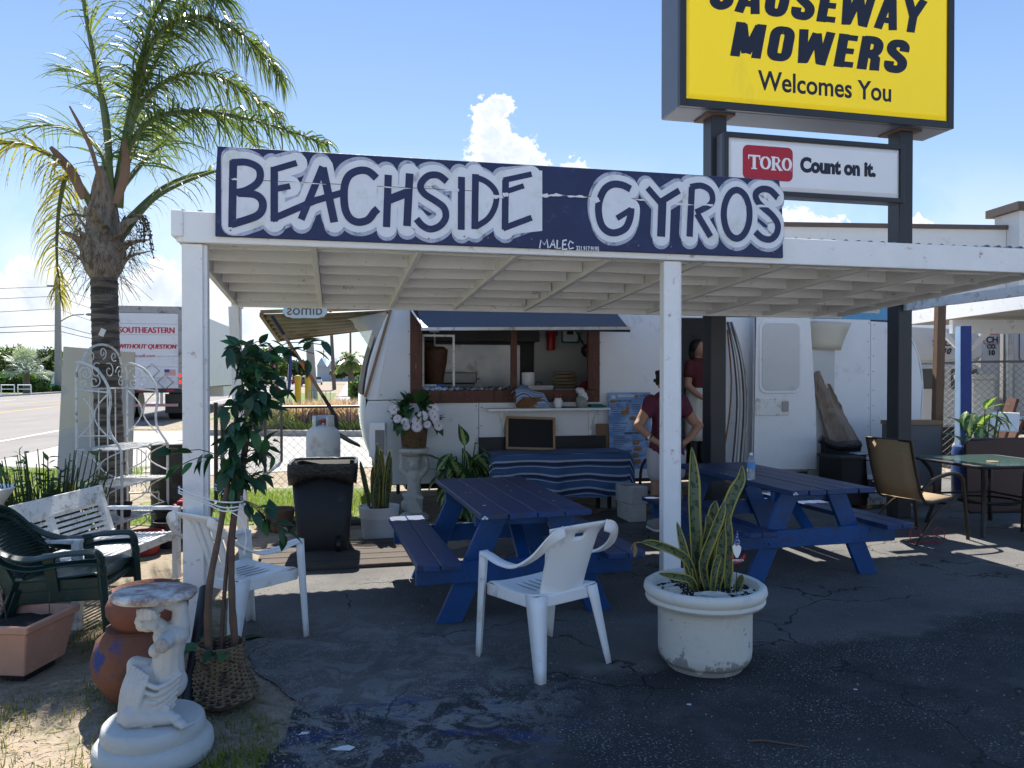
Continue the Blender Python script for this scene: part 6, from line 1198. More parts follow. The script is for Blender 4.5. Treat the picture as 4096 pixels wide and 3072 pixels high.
# variegated dumb cane
def dief_rib(nt, c, tc):
    uv = tc.outputs['UV']; sp_ = nt.nodes.new('ShaderNodeSeparateXYZ'); nt.links.new(uv, sp_.inputs[0]); a = nt.nodes.new('ShaderNodeMath'); a.operation = 'SUBTRACT'; nt.links.new(sp_.outputs[0], a.inputs[0]); a.inputs[1].default_value = .5; b = nt.nodes.new('ShaderNodeMath'); b.operation = 'ABSOLUTE'; nt.links.new(a.outputs[0], b.inputs[0])
    n = nz(nt, tc.outputs['Object'], 45, 3, .6, .5); k = nt.nodes.new('ShaderNodeMath'); k.operation = 'MULTIPLY_ADD'; nt.links.new(n, k.inputs[0]); k.inputs[1].default_value = -.9; k.inputs[2].default_value = .62; s_ = nt.nodes.new('ShaderNodeMath'); s_.operation = 'SUBTRACT'; nt.links.new(k.outputs[0], s_.inputs[0]); nt.links.new(b.outputs[0], s_.inputs[1])
    return mixc(nt, mr(nt, s_.outputs[0], -.06, .02), c, (.36, .42, .17))
DIEF = leafmat('dumb_cane_leaf', (.022, .085, .03), (.035, .11, .04), .4, .2, rib=dief_rib)
def leaf_w(L, w):
    mb = MB(); P = []; seg, K = 9, 7
    for i in range(seg + 1):
        t = i / seg; ww = w / 2 * math.sin(PI * min(1, t * 1.02) ** .75) + .0008; z = -.35 * L * t * t
        P.append([Vector((ww * s_, L * t, z + .22 * ww * abs(s_) + .004 * math.sin(9 * t + 3 * s_))) for s_ in [-1 + 2 * k / (K - 1) for k in range(K)]])
    mb.grid(P); me = mb.mesh('leaf', True, 60); me.materials.append(DIEF); uv = me.uv_layers.new(name='uv')
    for lp in me.loops: i = lp.vertex_index; uv.data[lp.index].uv = ((i % K) / (K - 1), (i // K) / seg)
    return me
DL = [leaf_w(.30, .145), leaf_w(.24, .12)]
def dumb_cane(label, loc, pts, potr=None):
    t = thing('dumb_cane_plant', label, 'plant', loc); st = MB()
    for (x, y, z, dx, dy, dz, s_) in pts: st.tube(spline([(x * .25, y * .25, .05), (x * .7, y * .7, z * .6), (x, y, z)], 3), [.012, .011, .01, .009, .008, .007, .006], 6); inst(DL[int(s_ * 10) % 2], 'leaf', t, ori(Vector((x, y, z)), (dx, dy, dz), random.uniform(-.4, .4), s_))
    st.build('stems', mat('cane_green', (.07, .14, .04), .5, .2), t, smooth=True)
    if potr: MB().lathe([(potr * .75, 0), (potr, .2), (potr * 1.05, .22), (potr * .9, .22), (.01, .2)], 20).build('pot_body', BPOT, t)
    return t
rg = random.Random(31); pts = [(.02, -.05, .82, -.05, -.15, .9, 1.15), (.14, -.08, .86, .9, -.5, -.55, 1.2), (.0, -.1, .80, .5, -.6, -.6, 1.1), (-.12, -.1, .74, -.7, -.6, -.5, 1.0), (.10, -.1, .70, .8, -.5, -.4, 1.1)]
for k in range(48): a = rg.uniform(-3.4, .3); r_ = rg.uniform(.05, .25); z = rg.uniform(.22, .74); pts.append((r_ * math.cos(a), r_ * math.sin(a) * .6, z, math.cos(a), -.5, rg.uniform(-1.3, -.3) if k % 3 else 1.0, rg.uniform(1.0, 1.35)))
dumb_cane('leafy dumb cane with cream blotched leaves between the pedestal and the striped table', (-.55, 8.62, 0), pts, .16)
# table with striped cloth
ct = thing('side_table', 'long side table against the trailer under a blue striped cloth', 'table', W(3.28, 3.72), YAW)
mb = MB(); mb.bx(-.80, .80, -.28, .28, .70, .725); mb.build('tabletop', BLACKP, ct)
for x in (-.74, .74):
    for y in (-.24, .24): mb = MB(); mb.bx(x - .02, x + .02, y - .02, y + .02, 0, .70); mb.build('leg', BLACKP, ct)
cl = thing('striped_tablecloth', 'blue and white striped cloth draped over the side table', 'tablecloth', W(3.28, 3.72), YAW)
CLO = mat('cloth_stripes', (.1, .2, .4), .8, .1, 9, .35, 70, extra=stripes((.045, .11, .26), (.42, .47, .55), (.012, .025, .075), 7.5))
P = []; NX, NY = 49, 25
for i in range(NX):
    s_ = i / (NX - 1); x = -.85 + 1.76 * s_; row = []
    for j in range(NY):
        q = j / (NY - 1); d = q * 1.02     # distance from the wall edge
        sag = .038 * math.sin(x * 9 + 1.2 * math.sin(x * 4)) + .02 * math.sin(x * 23 + 1)
        ex = max(0, x - .80) * 3.2; exl = max(0, -.80 - x) * 2.
        if d < .54: y, z = .26 - d, .731 + .003 * math.sin(9 * x)
        else:
            h = d - .54; L_ = h * (1.04 + .22 * s_ + .06 * math.sin(x * 9 + 2)); y, z = -.285 - .03 * h + sag * min(1, h * 4) - .06 * h * s_, .731 - L_
        row.append(Vector((min(x, .87 + .02 * math.sin(q * 9)), y, max(z - ex * (.6 if d > .5 else .9) - exl * .5, .24))))
    P.append(row)
o = MB().grid(P).build('cloth', CLO, cl, smooth=True, sol=.003, ang=80); uvgrid(o, NX, NY)
cb = thing('chalkboard', 'blank black chalkboard in a light wood frame on the striped table', 'chalkboard', W(3.03, 3.93, .733), YAW)
TILT = Matrix.Rotation(R(-10), 4, 'X') @ Matrix.Rotation(R(2.5), 4, 'Y')
mb = MB(); mb.bx(-.27, .27, -.006, .006, .025, .365); o = mb.build('slate', mat('slate_black', (.008, .008, .009), .7, .2, 4), cb); o.matrix_local = TILT
for a in ((-.30, .30, .0, .028), (-.30, .30, .362, .39)): mb = MB(); mb.bx(a[0], a[1], -.012, .010, a[2], a[3]); mb.build('frame_board', mat('light_wood', (.36, .22, .11), .6, .15, 8, .1, 40, stretch=(1, 8, 8)), cb, bev=.002).matrix_local = TILT
for a in (-.30, .272): mb = MB(); mb.bx(a, a + .028, -.012, .010, .0285, .3615); mb.build('frame_board', mat('light_wood', (0, 0, 0)), cb, bev=.002).matrix_local = TILT
bs_ = thing('black_bench', 'long black bench back standing behind the striped table', 'bench', W(3.05, 4.03), YAW); mb = MB(); mb.bx(-.62, .95, -.012, .03, .62, .88); mb.build('backrest', BLACKP, bs_, bev=.006)
for x in (-.55, .85): mb = MB(); mb.bx(x - .03, x + .03, -.02, .025, 0, .62); mb.build('leg', BLACKP, bs_)
# menu board
mn = thing('menu_board', 'tall blue printed BEACHSIDE GYROS menu board with food pictures leaning on the trailer', 'menu board', W(4.28, 3.98, .36), YAW)
TL = Matrix.Rotation(R(-4), 4, 'X')
def skyx(nt, c, vec, tc): o = tc.outputs['Object']; return mixc(nt, mr(nt, nz(nt, o, 3.5, 5, .6, .5, (.6, 1, 1.6)), .4, .62), c, (.28, .42, .66))
mb = MB(); mb.prism([(-.24, .0), (.30, -.01), (.30, 1.04), (-.25, 1.04)], .012, upm(0, 0, 0)); mb.build('panel', mat('menu_blue', (.10, .22, .46), .5, .1, 5, .03, 20, extra=skyx), mn).matrix_local = TL
INKW = mat('menu_white', (.72, .74, .76), .5, .05); INKD = mat('menu_ink', (.03, .035, .06), .5, .1); FOOD = mat('menu_food', (.34, .16, .05), .6, .5, 60, dirt=(.10, .12, .03), damt=.5, dscale=40)
def mtext(body, x, z, s_, m_, off=.0006): o = text(mn, 'lettering', body, s_, m_, (0, 0, 0), (0, 0, 0), .0004, off); o.matrix_local = TL @ upm(x, -.0128, z)
mtext('BEACHSIDE', -.12, .985, .042, INKW, .001); mtext('GYROS', .16, .985, .042, INKD, .001); mtext('GYRO STYLES', -.16, .925, .034, INKD, .001); mtext('SANDWICHES', .03, .70, .032, INKD, .001); mtext('SALADS', -.08, .315, .034, INKD, .001); mtext('OPEN', -.12, .04, .03, INKD, .001); mtext('MAKE IT A "DINNER" OR TRY OUR PLATTERS', -.05, .535, .0165, INKW, .0003)
mb = MB(); rg = random.Random(2)
for z, x0, w in [(.885 - .027 * k, x, w) for k in range(5) for x, w in ((-.21, .10), (-.02, .04), (.06, .11), (.2, .04))] + [(z, x, w) for z in (.66, .635, .61, .585, .565, .50, .475, .45, .425, .40, .375, .28, .255, .21, .185, .15, .125) for x, w in ((-.20, rg.uniform(.1, .2)), (.05, rg.uniform(.05, .15)), (.22, .04))]: mb.bx(x0, x0 + w, -.0138, -.0126, z, z + .010)
kind(mb.build('text_lines', mat('menu_textline', (.10, .13, .22), .5), mn), 'stuff'); mn.children[-1].matrix_local = TL
for (x, z, a, b) in ((-.19, .93, .04, .022), (.0, .84, .025, .04), (-.04, .795, .06, .03), (.06, .725, .045, .025), (.10, .43, .05, .028), (.12, .35, .055, .03), (.09, .27, .045, .035), (.11, .19, .05, .03), (.12, .99, .035, .018)): mb = MB(); mb.ell((x, -.0122, z), (a, .003, b), 14, 6); mb.build('food_picture', FOOD, mn, smooth=True).matrix_local = TL
mb = MB(); mb.prism([(-.22, 1.01), (-.19, .995), (-.17, 1.02), (-.175, .99), (-.14, 1.0), (-.165, .975), (-.15, .96), (-.19, .97), (-.21, .965), (-.195, .985)], .001, upm(0, -.0126, 0)); mb.build('bird_emblem', INKW, mn).matrix_local = TL
mb = MB(); mb.bx(-.05, .30, -.0132, -.0125, .53, .553); mb.build('dark_banner', INKD, mn).matrix_local = TL
mb = MB(); mb.prism([(-.24, .0), (.30, -.01), (.30, .10), (-.24, .10)], .0006, upm(0, -.0122, 0)); mb.build('white_footer', INKW, mn).matrix_local = TL
kb_ = thing('cardboard_sheet', 'brown cardboard sheet standing between the striped table and the menu', 'cardboard', W(4.02, 4.03, .0), YAW); mb = MB(); mb.prism([(-.13, .35), (.16, .35), (.15, 1.02), (-.15, 1.02)], .008, upm(0, .0, 0)); mb.build('sheet', mat('cardboard', (.20, .12, .07), .85, .12, 4), kb_); mb = MB(); mb.bx(-.1, .1, -.02, .03, 0, .345); mb.build('support_block', STONE, kb_)
# cinder blocks, black folding stool
def block(label, loc, rz): t = thing('concrete_block', label, 'block', loc, rz); mb = MB(); mb.bx(-.10, .10, -.19, .19, 0, .19); mb.build('block_body', mat('block_grey', (.52, .51, .48), .95, .15, 12, .7, 60), t, bev=.008); mb = MB(); mb.bx(-.101, .101, -.08, .08, .189, .1905); mb.build('mortar_patch', mat('mortar', (.3, .29, .27), .95), t); return t
block('pale concrete block on the ground under the hanging cloth corner', W(4.02, 3.25), YAW); block('upper concrete block stacked under the hanging cloth corner', W(4.02, 3.26, .191), YAW + .15)
st_ = thing('folding_stool', 'black plastic stool with an arched handle beside the menu board', 'stool', W(4.36, 3.55), YAW)
mb = MB(); mb.tube([(.11 * math.cos(a), 0, .42 + .22 * math.sin(a)) for a in [PI * k / 12 for k in range(13)]] + [(-.12, 0, .2)], .018, 8); mb.build('handle', BLACKPL, st_, smooth=True)
mb = MB(); mb.prism(rrect(-.17, .17, -.12, .12, .05), .03, Matrix.Translation((0, 0, .25))); mb.build('seat', BLACKPL, st_)
for x in (-.14, .14): mb = MB(); mb.bx(x - .02, x + .02, -.1, .1, 0, .25); mb.build('leg', BLACKPL, st_)

# ================================================================ people
SKIN = mat('skin', (.36, .19, .125), .55, .1, 12, .1, 60); HAIR = mat('dark_hair', (.018, .012, .01), .5, .4, 60, .6, 80, stretch=(6, 6, 1)); MAROON = mat('maroon_shirt', (.10, .020, .042), .8, .12, 8, .35, 25); GREYSH = mat('light_shorts', (.42, .40, .43), .85, .08, 8, .3, 25); SHOE = mat('grey_trainer', (.34, .33, .33), .7, .15, 20)
wo = thing('person', 'person in maroon top and pale grey shorts seen from behind with hands on hips', 'person', (1.60, 7.98, 0), R(12))
mb = MB(); H = lambda a, b, r0, r1: mb.cap(a, b, r0, r1, 12)
# back to the viewer: faces +y, left arm at -x
for s_ in (-1, 1):
    fx = .13 if s_ < 0 else .11
    H((s_ * .095, 0, .86), (s_ * .105, .0, .50), .098, .062); H((s_ * .105, 0, .50), (s_ * .11, -.02, .34), .058, .066); H((s_ * .11, -.02, .34), (s_ * .11, 0, .08), .062, .040); H((s_ * .11, -.02, .045), (s_ * .115, .12, .035), .042, .032)
    H((s_ * .17, 0, 1.33), (s_ * .285, -.03, 1.14), .064, .058); H((s_ * .285, -.03, 1.14), (s_ * .335, -.06, 1.09), .056, .050); H((s_ * .335, -.06, 1.09), (s_ * .20, -.125, .955), .050, .034); H((s_ * .20, -.125, .955), (s_ * .135, -.14, .915), .032, .030)
    for k in range(4): H((s_ * .13, -.145, .93 - .018 * k), (s_ * (.075 - .004 * (k % 3)), -.148, .915 - .022 * k), .0105, .0085)
    H((s_ * .155, -.13, .95), (s_ * .16, -.085, .93), .012, .009)
H((0, 0, .90), (0, 0, 1.10), .145, .128); H((0, 0, 1.10), (0, 0, 1.30), .128, .145); mb.ell((0, 0, 1.30), (.20, .105, .10), 14, 10); H((0, .0, 1.38), (0, .02, 1.47), .058, .055); mb.ell((-.01, .03, 1.555), (.078, .095, .112), 16, 12); mb.ell((-.02, .125, 1.54), (.012, .018, .018), 8, 6)
for s_ in (-1, 1): mb.ell((s_ * .078 - .01, .02, 1.55), (.012, .022, .03), 8, 6)
mb.ell((0, -.02, .92), (.175, .13, .12), 14, 10)
mb.build('body', SKIN, wo, remesh=.0095, smo=2)
mb = MB(); H((0, 0, .86), (0, 0, 1.10), .172, .148); H((0, 0, 1.10), (0, 0, 1.30), .146, .160); mb.ell((0, 0, 1.305), (.222, .122, .112), 14, 10); mb.ell((0, -.02, .86), (.198, .15, .15), 14, 10)
for s_ in (-1, 1): H((s_ * .17, 0, 1.335), (s_ * .212, -.015, 1.235), .078, .078)
for k in range(5): H((-.10 + .05 * k, -.15, .95), (-.12 + .06 * k, -.165, .80), .012, .014)
sh_ = mb.build('shirt', MAROON, wo, remesh=.010, smo=3)
mb = MB()
for s_ in (-1, 1): H((s_ * .095, -.005, .80), (s_ * .108, -.005, .60), .120, .098)
mb.ell((0, -.01, .82), (.185, .14, .10), 14, 10); mb.build('shorts', GREYSH, wo, remesh=.011, smo=2)
mb = MB(); mb.ell((-.01, .015, 1.585), (.092, .105, .105), 16, 12); mb.ell((-.01, -.035, 1.53), (.078, .06, .09), 14, 10); mb.ell((-.01, .0, 1.66), (.06, .06, .03), 10, 8)
for k in range(24): a = random.uniform(0, 6.28); mb.ell((-.01 + .085 * math.cos(a), .01 + .09 * math.sin(a), random.uniform(1.50, 1.66)), (.018, .018, .03), 7, 5)
mb.build('hair', HAIR, wo, remesh=.008)
for s_ in (-1, 1):
    mb = MB(); H((s_ * .11, -.03, .055), (s_ * .115, .13, .045), .054, .044); mb.ell((s_ * .11, -.02, .09), (.05, .06, .05), 10, 8); mb.build('shoe', SHOE, wo, remesh=.008, smo=1)
    mb = MB(); mb.prism([(s_ * .113 + x, y) for x, y in rrect(-.05, .05, -.09, .175, .04)], .022, Matrix.Translation((0, 0, .0))); mb.build('shoe_sole', PLASTW, wo, bev=.004)
mb = MB(); mb.tube([(-.225 + .040 * math.cos(a) * .8, -.105 + .042 * math.sin(a), .985 + .035 * math.cos(a)) for a in [2 * PI * k / 14 for k in range(14)]], .008, 6, closed=True); mb.build('watch_strap', BLACKP, wo); mb = MB(); mb.box((-.245, -.14, .975), (.035, .012, .03)); mb.build('watch_face', STEEL, wo)
mb = MB(); mb.tube([(-.09, .06, 1.565), (-.085, .12, 1.565), (-.06, .135, 1.56)], .004, 5); mb.box((-.06, .132, 1.552), (.05, .006, .035)); mb.build('sunglasses', BLACKP, wo)
c2 = thing('person', 'person in dark red top and long white apron inside the trailer doorway', 'person', W(5.33, 4.28, .40), YAW + R(30))
mb = MB()
for s_ in (-1, 1): H((s_ * .09, 0, .84), (s_ * .10, 0, .48), .09, .06); H((s_ * .10, 0, .48), (s_ * .10, .01, .08), .058, .038); H((s_ * .10, .0, .04), (s_ * .105, -.13, .035), .04, .032)
H((0, 0, .9), (0, 0, 1.28), .14, .15); mb.ell((0, 0, 1.30), (.19, .10, .10), 14, 10); H((0, 0, 1.38), (0, -.02, 1.46), .055, .05); mb.ell((.0, -.03, 1.545), (.075, .09, .108), 14, 10); mb.ell((0, -.12, 1.535), (.012, .016, .018), 8, 6)
H((.17, 0, 1.34), (.27, -.10, 1.46), .055, .047); H((.27, -.10, 1.46), (.23, -.14, 1.70), .044, .034); mb.ell((.225, -.145, 1.75), (.035, .03, .05), 10, 8)
for k in range(4): H((.200 + .016 * k, -.145, 1.78), (.198 + .018 * k, -.15, 1.83), .009, .008)
H((-.17, 0, 1.34), (-.24, -.02, 1.08), .055, .047); H((-.24, -.02, 1.08), (-.19, -.16, .95), .044, .034); mb.ell((-.18, -.19, .93), (.035, .04, .03), 10, 8)
mb.build('body', SKIN, c2, remesh=.0105, smo=2)
mb = MB(); H((0, 0, .92), (0, 0, 1.28), .165, .165); mb.ell((0, 0, 1.31), (.215, .118, .108), 14, 10); H((.17, 0, 1.34), (.22, -.05, 1.40), .07, .066); H((-.17, 0, 1.34), (-.205, -.01, 1.22), .07, .07); mb.build('shirt', mat('dark_red_shirt', (.085, .012, .014), .8, .15, 8, .3, 25), c2, remesh=.011, smo=2)
mb = MB(); P = [[Vector((.195 * math.sin(a) * (1 + .12 * (1.0 - z)), -.185 * math.cos(a) * (1 + .1 * (1.0 - z)) + .01 * math.sin(a * 14), z)) for z in (1.05, .9, .7, .5, .38)] for a in [R(-105 + 210 * k / 30) for k in range(31)]]; mb.grid(P); mb.build('apron', mat('apron_white', (.55, .53, .48), .85, .06, 6, .3, 20), c2, smooth=True, sol=.004, ang=70)
mb = MB()
for s_ in (-1, 1): H((s_ * .095, 0, .86), (s_ * .10, 0, .12), .105, .06)
mb.build('trousers', BLACKP, c2, remesh=.014)
mb = MB(); mb.ell((0, .01, 1.575), (.09, .10, .10), 14, 10); mb.ell((0, .06, 1.50), (.08, .05, .12), 12, 8); mb.build('hair', HAIR, c2, remesh=.01)
for s_ in (-1, 1): mb = MB(); H((s_ * .10, .01, .05), (s_ * .105, -.14, .045), .05, .042); mb.build('shoe', BLACKP, c2, remesh=.012)
mb = MB(); [mb.ell((s_ * .028, -.115, 1.56), (.011, .006, .008), 8, 6) for s_ in (-1, 1)]; mb.build('eyes', BLACKP, c2); mb = MB(); mb.ell((0, -.118, 1.495), (.025, .008, .008), 8, 6); mb.build('mouth', mat('lips', (.28, .08, .07), .5), c2)

# ================================================================ right side
def sling_chair(label, loc, rz):
    """faces +y"""
    t = thing('sling_chair', label, 'chair', loc, rz, 'tan sling patio chairs'); FRM = mat('bronze_frame', (.05, .035, .025), .4, .2, 6, .05, 30, metal=.4); SL = mat('tan_sling', (.30, .21, .12), .75, .12, 40, .4, 120)
    MB().grid([[Vector((x, y, z)) for (y, z) in ((-.24, .41), (0, .385), (.25, .415))] for x in (-.235, 0, .235)]).build('seat', SL, t, smooth=True, sol=.006)
    MB().grid([[Vector((x, y - .02 * (1 - (x / .235) ** 2), z)) for (y, z) in ((-.235, .42), (-.31, .60), (-.36, .80), (-.40, .985))] for x in (-.235, -.1, 0, .1, .235)]).build('backrest', SL, t, smooth=True, sol=.006)
    for s_ in (-1, 1):
        mb = MB(); mb.tube(spline([(s_ * .25, .27, .42), (s_ * .25, 0, .39), (s_ * .25, -.22, .41), (s_ * .25, -.31, .62), (s_ * .25, -.36, .80), (s_ * .25, -.405, .99)], 4), .014, 8); mb.build('side_rail', FRM, t, smooth=True)
        mb = MB(); mb.tube(spline([(s_ * .28, .36, 0), (s_ * .28, .31, .40), (s_ * .28, .27, .60), (s_ * .28, .17, .655), (s_ * .28, 0, .645), (s_ * .28, -.16, .60), (s_ * .275, -.28, .52)], 5), .016, 8, flat=1.2); mb.build('arm_leg', FRM, t, smooth=True)
        mb = MB(); mb.tube(spline([(s_ * .27, .2, .40), (s_ * .275, -.1, .28), (s_ * .28, -.36, 0)], 4), .014, 8); mb.build('leg', FRM, t, smooth=True)
    mb = MB(); mb.tube([(-.25, -.405, .985), (.25, -.405, .985)], .013, 8); mb.build('top_rail', FRM, t); mb = MB(); mb.tube([(-.27, .1, .36), (.27, .1, .36)], .011, 8); mb.build('stretcher', FRM, t)
sling_chair('tan sling patio chair seen from its back beside the blue picnic table', (4.02, 7.62, 0), R(-66)); sling_chair('tan sling patio chair cut off by the edge of the picture beyond the glass table', (5.38, 7.45, 0), R(-20))
gt = thing('glass_table', 'square green glass patio table with dark metal frame', 'table', (4.98, 8.05, 0), R(10)); DKF = mat('dark_frame', (.035, .033, .032), .4, .2, 6, .05, 30, metal=.5)
mb = MB(); mb.prism(rrect(-.50, .50, -.50, .50, .09), .008, Matrix.Translation((0, 0, .712))); mb.build('glass_top', mat('green_glass', (.055, .10, .085), .12, .15, 3, .02, 20, spec=.6), gt)
mb = MB(); mb.tube([(x, y, .706) for x, y in rrect(-.51, .51, -.51, .51, .1)], .017, 8, closed=True); mb.build('rim', DKF, gt, smooth=True)
for x in (-1, 1):
    for y in (-1, 1): mb = MB(); mb.tube(spline([(x * .44, y * .44, .70), (x * .36, y * .36, .55), (x * .34, y * .34, .3), (x * .40, y * .40, 0)], 4), .022, 6); mb.build('leg', DKF, gt, smooth=True)
mb = MB(); mb.tube([(.3 * math.cos(2 * PI * k / 20), .3 * math.sin(2 * PI * k / 20), .30) for k in range(20)], .012, 6, closed=True); mb.tube([(x * 1.0, y * 1.0, .33) for x, y in rrect(-.35, .35, -.35, .35, .05)], .012, 6, closed=True); mb.build('ring_stretcher', DKF, gt)
o = thing('coaster', 'round tan coaster on the glass table', 'coaster', (4.93, 7.88, .7205)); MB().lathe([(.055, 0), (.058, .004), (.052, .008)], 18).build('disc', WOODN, o)
bt = thing('folded_table_top', 'dark brown folding table top standing on edge behind the glass table', 'table top', (5.72, 9.0, 0), R(4)); mb = MB(); mb.prism(rrect(-.42, .55, .02, .86, .06), .04, upm(0, 0, 0) @ Matrix.Rotation(R(2), 4, 'Z')); mb.build('panel', mat('brown_laminate', (.055, .026, .024), .45, .15, 4, .05, 20), bt, bev=.006); mb = MB(); mb.tube([(a, -.02, b) for a, b in rrect(-.425, .555, .015, .865, .065)], .016, 6, closed=True); mb.build('edge_band', BLACKPL, bt)
wp = thing('timber_post', 'bare brown timber post leaning beside the right black pole', 'post', (5.27, 9.62, 0)); mb = MB(); mb.bar((.03, .0, 0), (.11, .05, 2.50), .10, .10, (0, 1, 0)); mb.build('timber', mat('brown_timber', (.17, .10, .06), .8, .25, 6, .4, 30, stretch=(6, 6, .5)), wp, bev=.004)
bp2 = thing('blue_post', 'bright blue painted post with a pale edge in front of the wire fence', 'post', (6.18, 10.5, 0)); mb = MB(); mb.bar((0, 0, 0), (-.02, 0, 2.28), .14, .14, (0, 1, 0)); mb.build('post_body', mat('bright_blue', (.014, .04, .20), .5, .15, 4, .15, 30), bp2, bev=.004)
mb = MB(); mb.bx(-.098, -.074, -.06, .06, .0, 2.27); mb.build('edge_strip', mat('pale_blue', (.30, .45, .62), .5), bp2)
# white frame of the next awning
af = thing('white_pergola', 'white timber frame joining the right black pole to the neighbouring awning', 'pergola', W(7.05, 2.0, 2.3), YAW); OF = (7.05, 2.0, 2.3)
mb = MB(OF); mb.bar((7.02, 2.76, 2.38), (7.08, .2, 2.41), .04, .10); mb.build('side_beam', WHITEW, af, bev=.003); mb = MB(OF); mb.bar((5.7, 2.98, 2.40), (6.98, 2.98, 2.38), .04, .11); mb.build('cross_beam', WHITEW, af, bev=.003)
# carport of the shop next door
sh2 = thing('carport', 'white fascia carport roof with braced white post beside the shop', 'carport', (7.1, 12.0, 0), R(-1))
OC = (7.1, 12.0, 0)
mb = MB(OC); mb.bx(7.05, 7.09, 9.2, 14.4, 2.52, 2.74); mb.build('fascia', WHITE, sh2, bev=.004); mb = MB(OC); mb.bx(7.1, 16, 9.25, 14.35, 2.55, 2.60); mb.build('roof_deck', mat('soffit', (.45, .44, .41), .8, .1), sh2); mb = MB(OC); mb.bx(7.1, 16, 9.2, 9.245, 2.53, 2.74); mb.build('front_fascia', WHITE, sh2)
mb = MB(OC); mb.bar((7.12, 12.5, 2.40), (16, 12.5, 2.38), .10, .22); mb.build('girder', WHITE, sh2); mb = MB(OC); mb.bx(7.30, 7.40, 12.45, 12.55, 0, 2.27); mb.build('post', WHITE, sh2); 
for s_ in (-1, 1): mb = MB(OC); mb.bar((7.35, 12.5, 1.96), (7.35 + s_ * .36, 12.5, 2.30), .07, .07, (0, 1, 0)); mb.build('brace', WHITE, sh2)
# shop building behind
sb = thing('shop_building', 'long white stucco shop with brown parapet cap behind the trailer', 'building', (10.5, 26, 0), R(4)); OB = (10.5, 26, 0)
STUC = mat('white_stucco', (.66, .67, .67), .85, .04, 3, .2, 40, dirt=(.55, .55, .53), damt=.2)
CAPB = mat('brown_cap', (.10, .075, .065), .6)
mb = MB(OB); mb.bx(5.5, 16.98, 26, 40, 0, 6.62); mb.build('wall', STUC, sb); mb = MB(OB); mb.bx(5.4, 16.98, 25.9, 40, 6.62, 6.76); mb.build('parapet_cap', CAPB, sb); mb = MB(OB); mb.bx(5.35, 5.65, 25.85, 26.3, 6.35, 6.62); mb.build('scupper', CAPB, sb)
mb = MB(OB); mb.bx(17.0, 30, 25.4, 26.6, 0, 7.15); mb.build('corner_block', STUC, sb); mb = MB(OB); mb.bx(16.8, 30, 25.2, 26.8, 7.15, 7.42); mb.build('parapet_cap', CAPB, sb)
for x in (7, 9.2, 12, 15): mb = MB(OB); mb.bx(x, x + 1.4, 25.94, 25.98, .9, 2.3); w_ = mb.build('window', mat('window_dark', (.03, .035, .04), .15, .2), sb); mb = MB(OB); mb.bx(x - .06, x + 1.46, 25.92, 25.995, .82, .9); mb.build('sill', STUC, w_)
# chain link fence
WIRE = mat('black_wire', (.02, .02, .02), .45); GALV = mat('galvanised', (.16, .16, .16), .5, .2, 6, .05, 30, metal=.4)
def fence(label, p, q, h, m, pitch=.055, posts=3, wr=.0022):
    p = Vector(p); q = Vector(q); L_ = (q - p).length; d = (q - p) / L_; t = thing('wire_fence', label, 'fence', p, math.atan2(d.y, d.x))
    for k in range(posts + 1): mb = MB(); x = L_ * k / posts; mb.tube([(x, 0, 0), (x, 0, h + .05)], .026, 8); mb.build('post', m, t)
    mb = MB(); mb.tube([(0, 0, h), (L_, 0, h)], .018, 8); mb.build('top_rail', m, t)
    mb = MB(); dz = pitch * 2; n = int((L_ + h) / dz)
    for k in range(n + 1):
        for s_ in (1, -1):
            x0 = k * dz - (h if s_ > 0 else 0); a, b = (x0, 0.), (x0 + h, h)
            if s_ < 0: a, b = (k * dz, 0.), (k * dz - h, h)
            (xa, za), (xb, zb_) = a, b
            def clip(x, z, x2, z2):
                if x < 0: z = z + (0 - x) * (z2 - z) / (x2 - x); x = 0
                if x > L_: z = z + (L_ - x) * (z2 - z) / (x2 - x); x = L_
                return x, z
            if max(xa, xb) <= 0 or min(xa, xb) >= L_: continue
            (xa, za), (xb, zb_) = clip(xa, za, xb, zb_), clip(xb, zb_, xa, za)
            if abs(xa - xb) < .01: continue
            mb.tube([(xa, s_ * .002, za), (xb, s_ * .002, zb_)], wr, 3, cap=False)
    kind(mb.build('wire_mesh', m, t), 'stuff'); return t
fence('tall black chain link fence beside the shop carport', (6.75, 12.2, 0), (9.6, 10.6, 0), 1.82, GALV, .05, 2, .0028)
fence('low black chain link fence behind the propane cylinder', (-3.75, 9.95, 0), (-1.55, 10.45, 0), 1.19, WIRE, .055, 1)
fence('black chain link fence running back towards the highway flags', (-3.7, 9.6, 0), (-4.35, 14.5, 0), 1.22, WIRE, .055, 3)
# truck cab behind the fence
tk_ = thing('delivery_truck', 'white lorry cab with roof fairing and lettering parked behind the chain link fence', 'truck', (9.6, 15.0, 0)); OT = (9.6, 15.0, 0); TKW = mat('truck_white', (.55, .55, .54), .4, .06, 2, .05, 20)
mb = MB(OT); mb.prism([(7.2, 1.84), (9.02, 1.84), (9.22, 1.95), (9.25, 2.15), (9.1, 2.5), (8.95, 2.58), (7.2, 2.66)], 2.0, upm(0, 17.0, 0)); mb.build('roof_fairing', TKW, tk_, bev=.08)
mb = MB(OT); mb.prism([(7.2, .6), (9.35, .6), (9.35, 1.45), (9.2, 1.72), (9.05, 1.83), (7.2, 1.83)], 2.1, upm(0, 17.1, 0)); mb.build('cab', TKW, tk_, bev=.05)
for q_ in ([(7.6, 1.35), (8.42, 1.35), (8.42, 1.74), (7.7, 1.74)], [(8.56, 1.35), (9.16, 1.35), (9.05, 1.74), (8.56, 1.74)]): mb = MB(OT); mb.prism(q_, .02, upm(0, 14.99, 0)); mb.build('window', mat('cab_glass', (.015, .018, .02), .1), tk_)
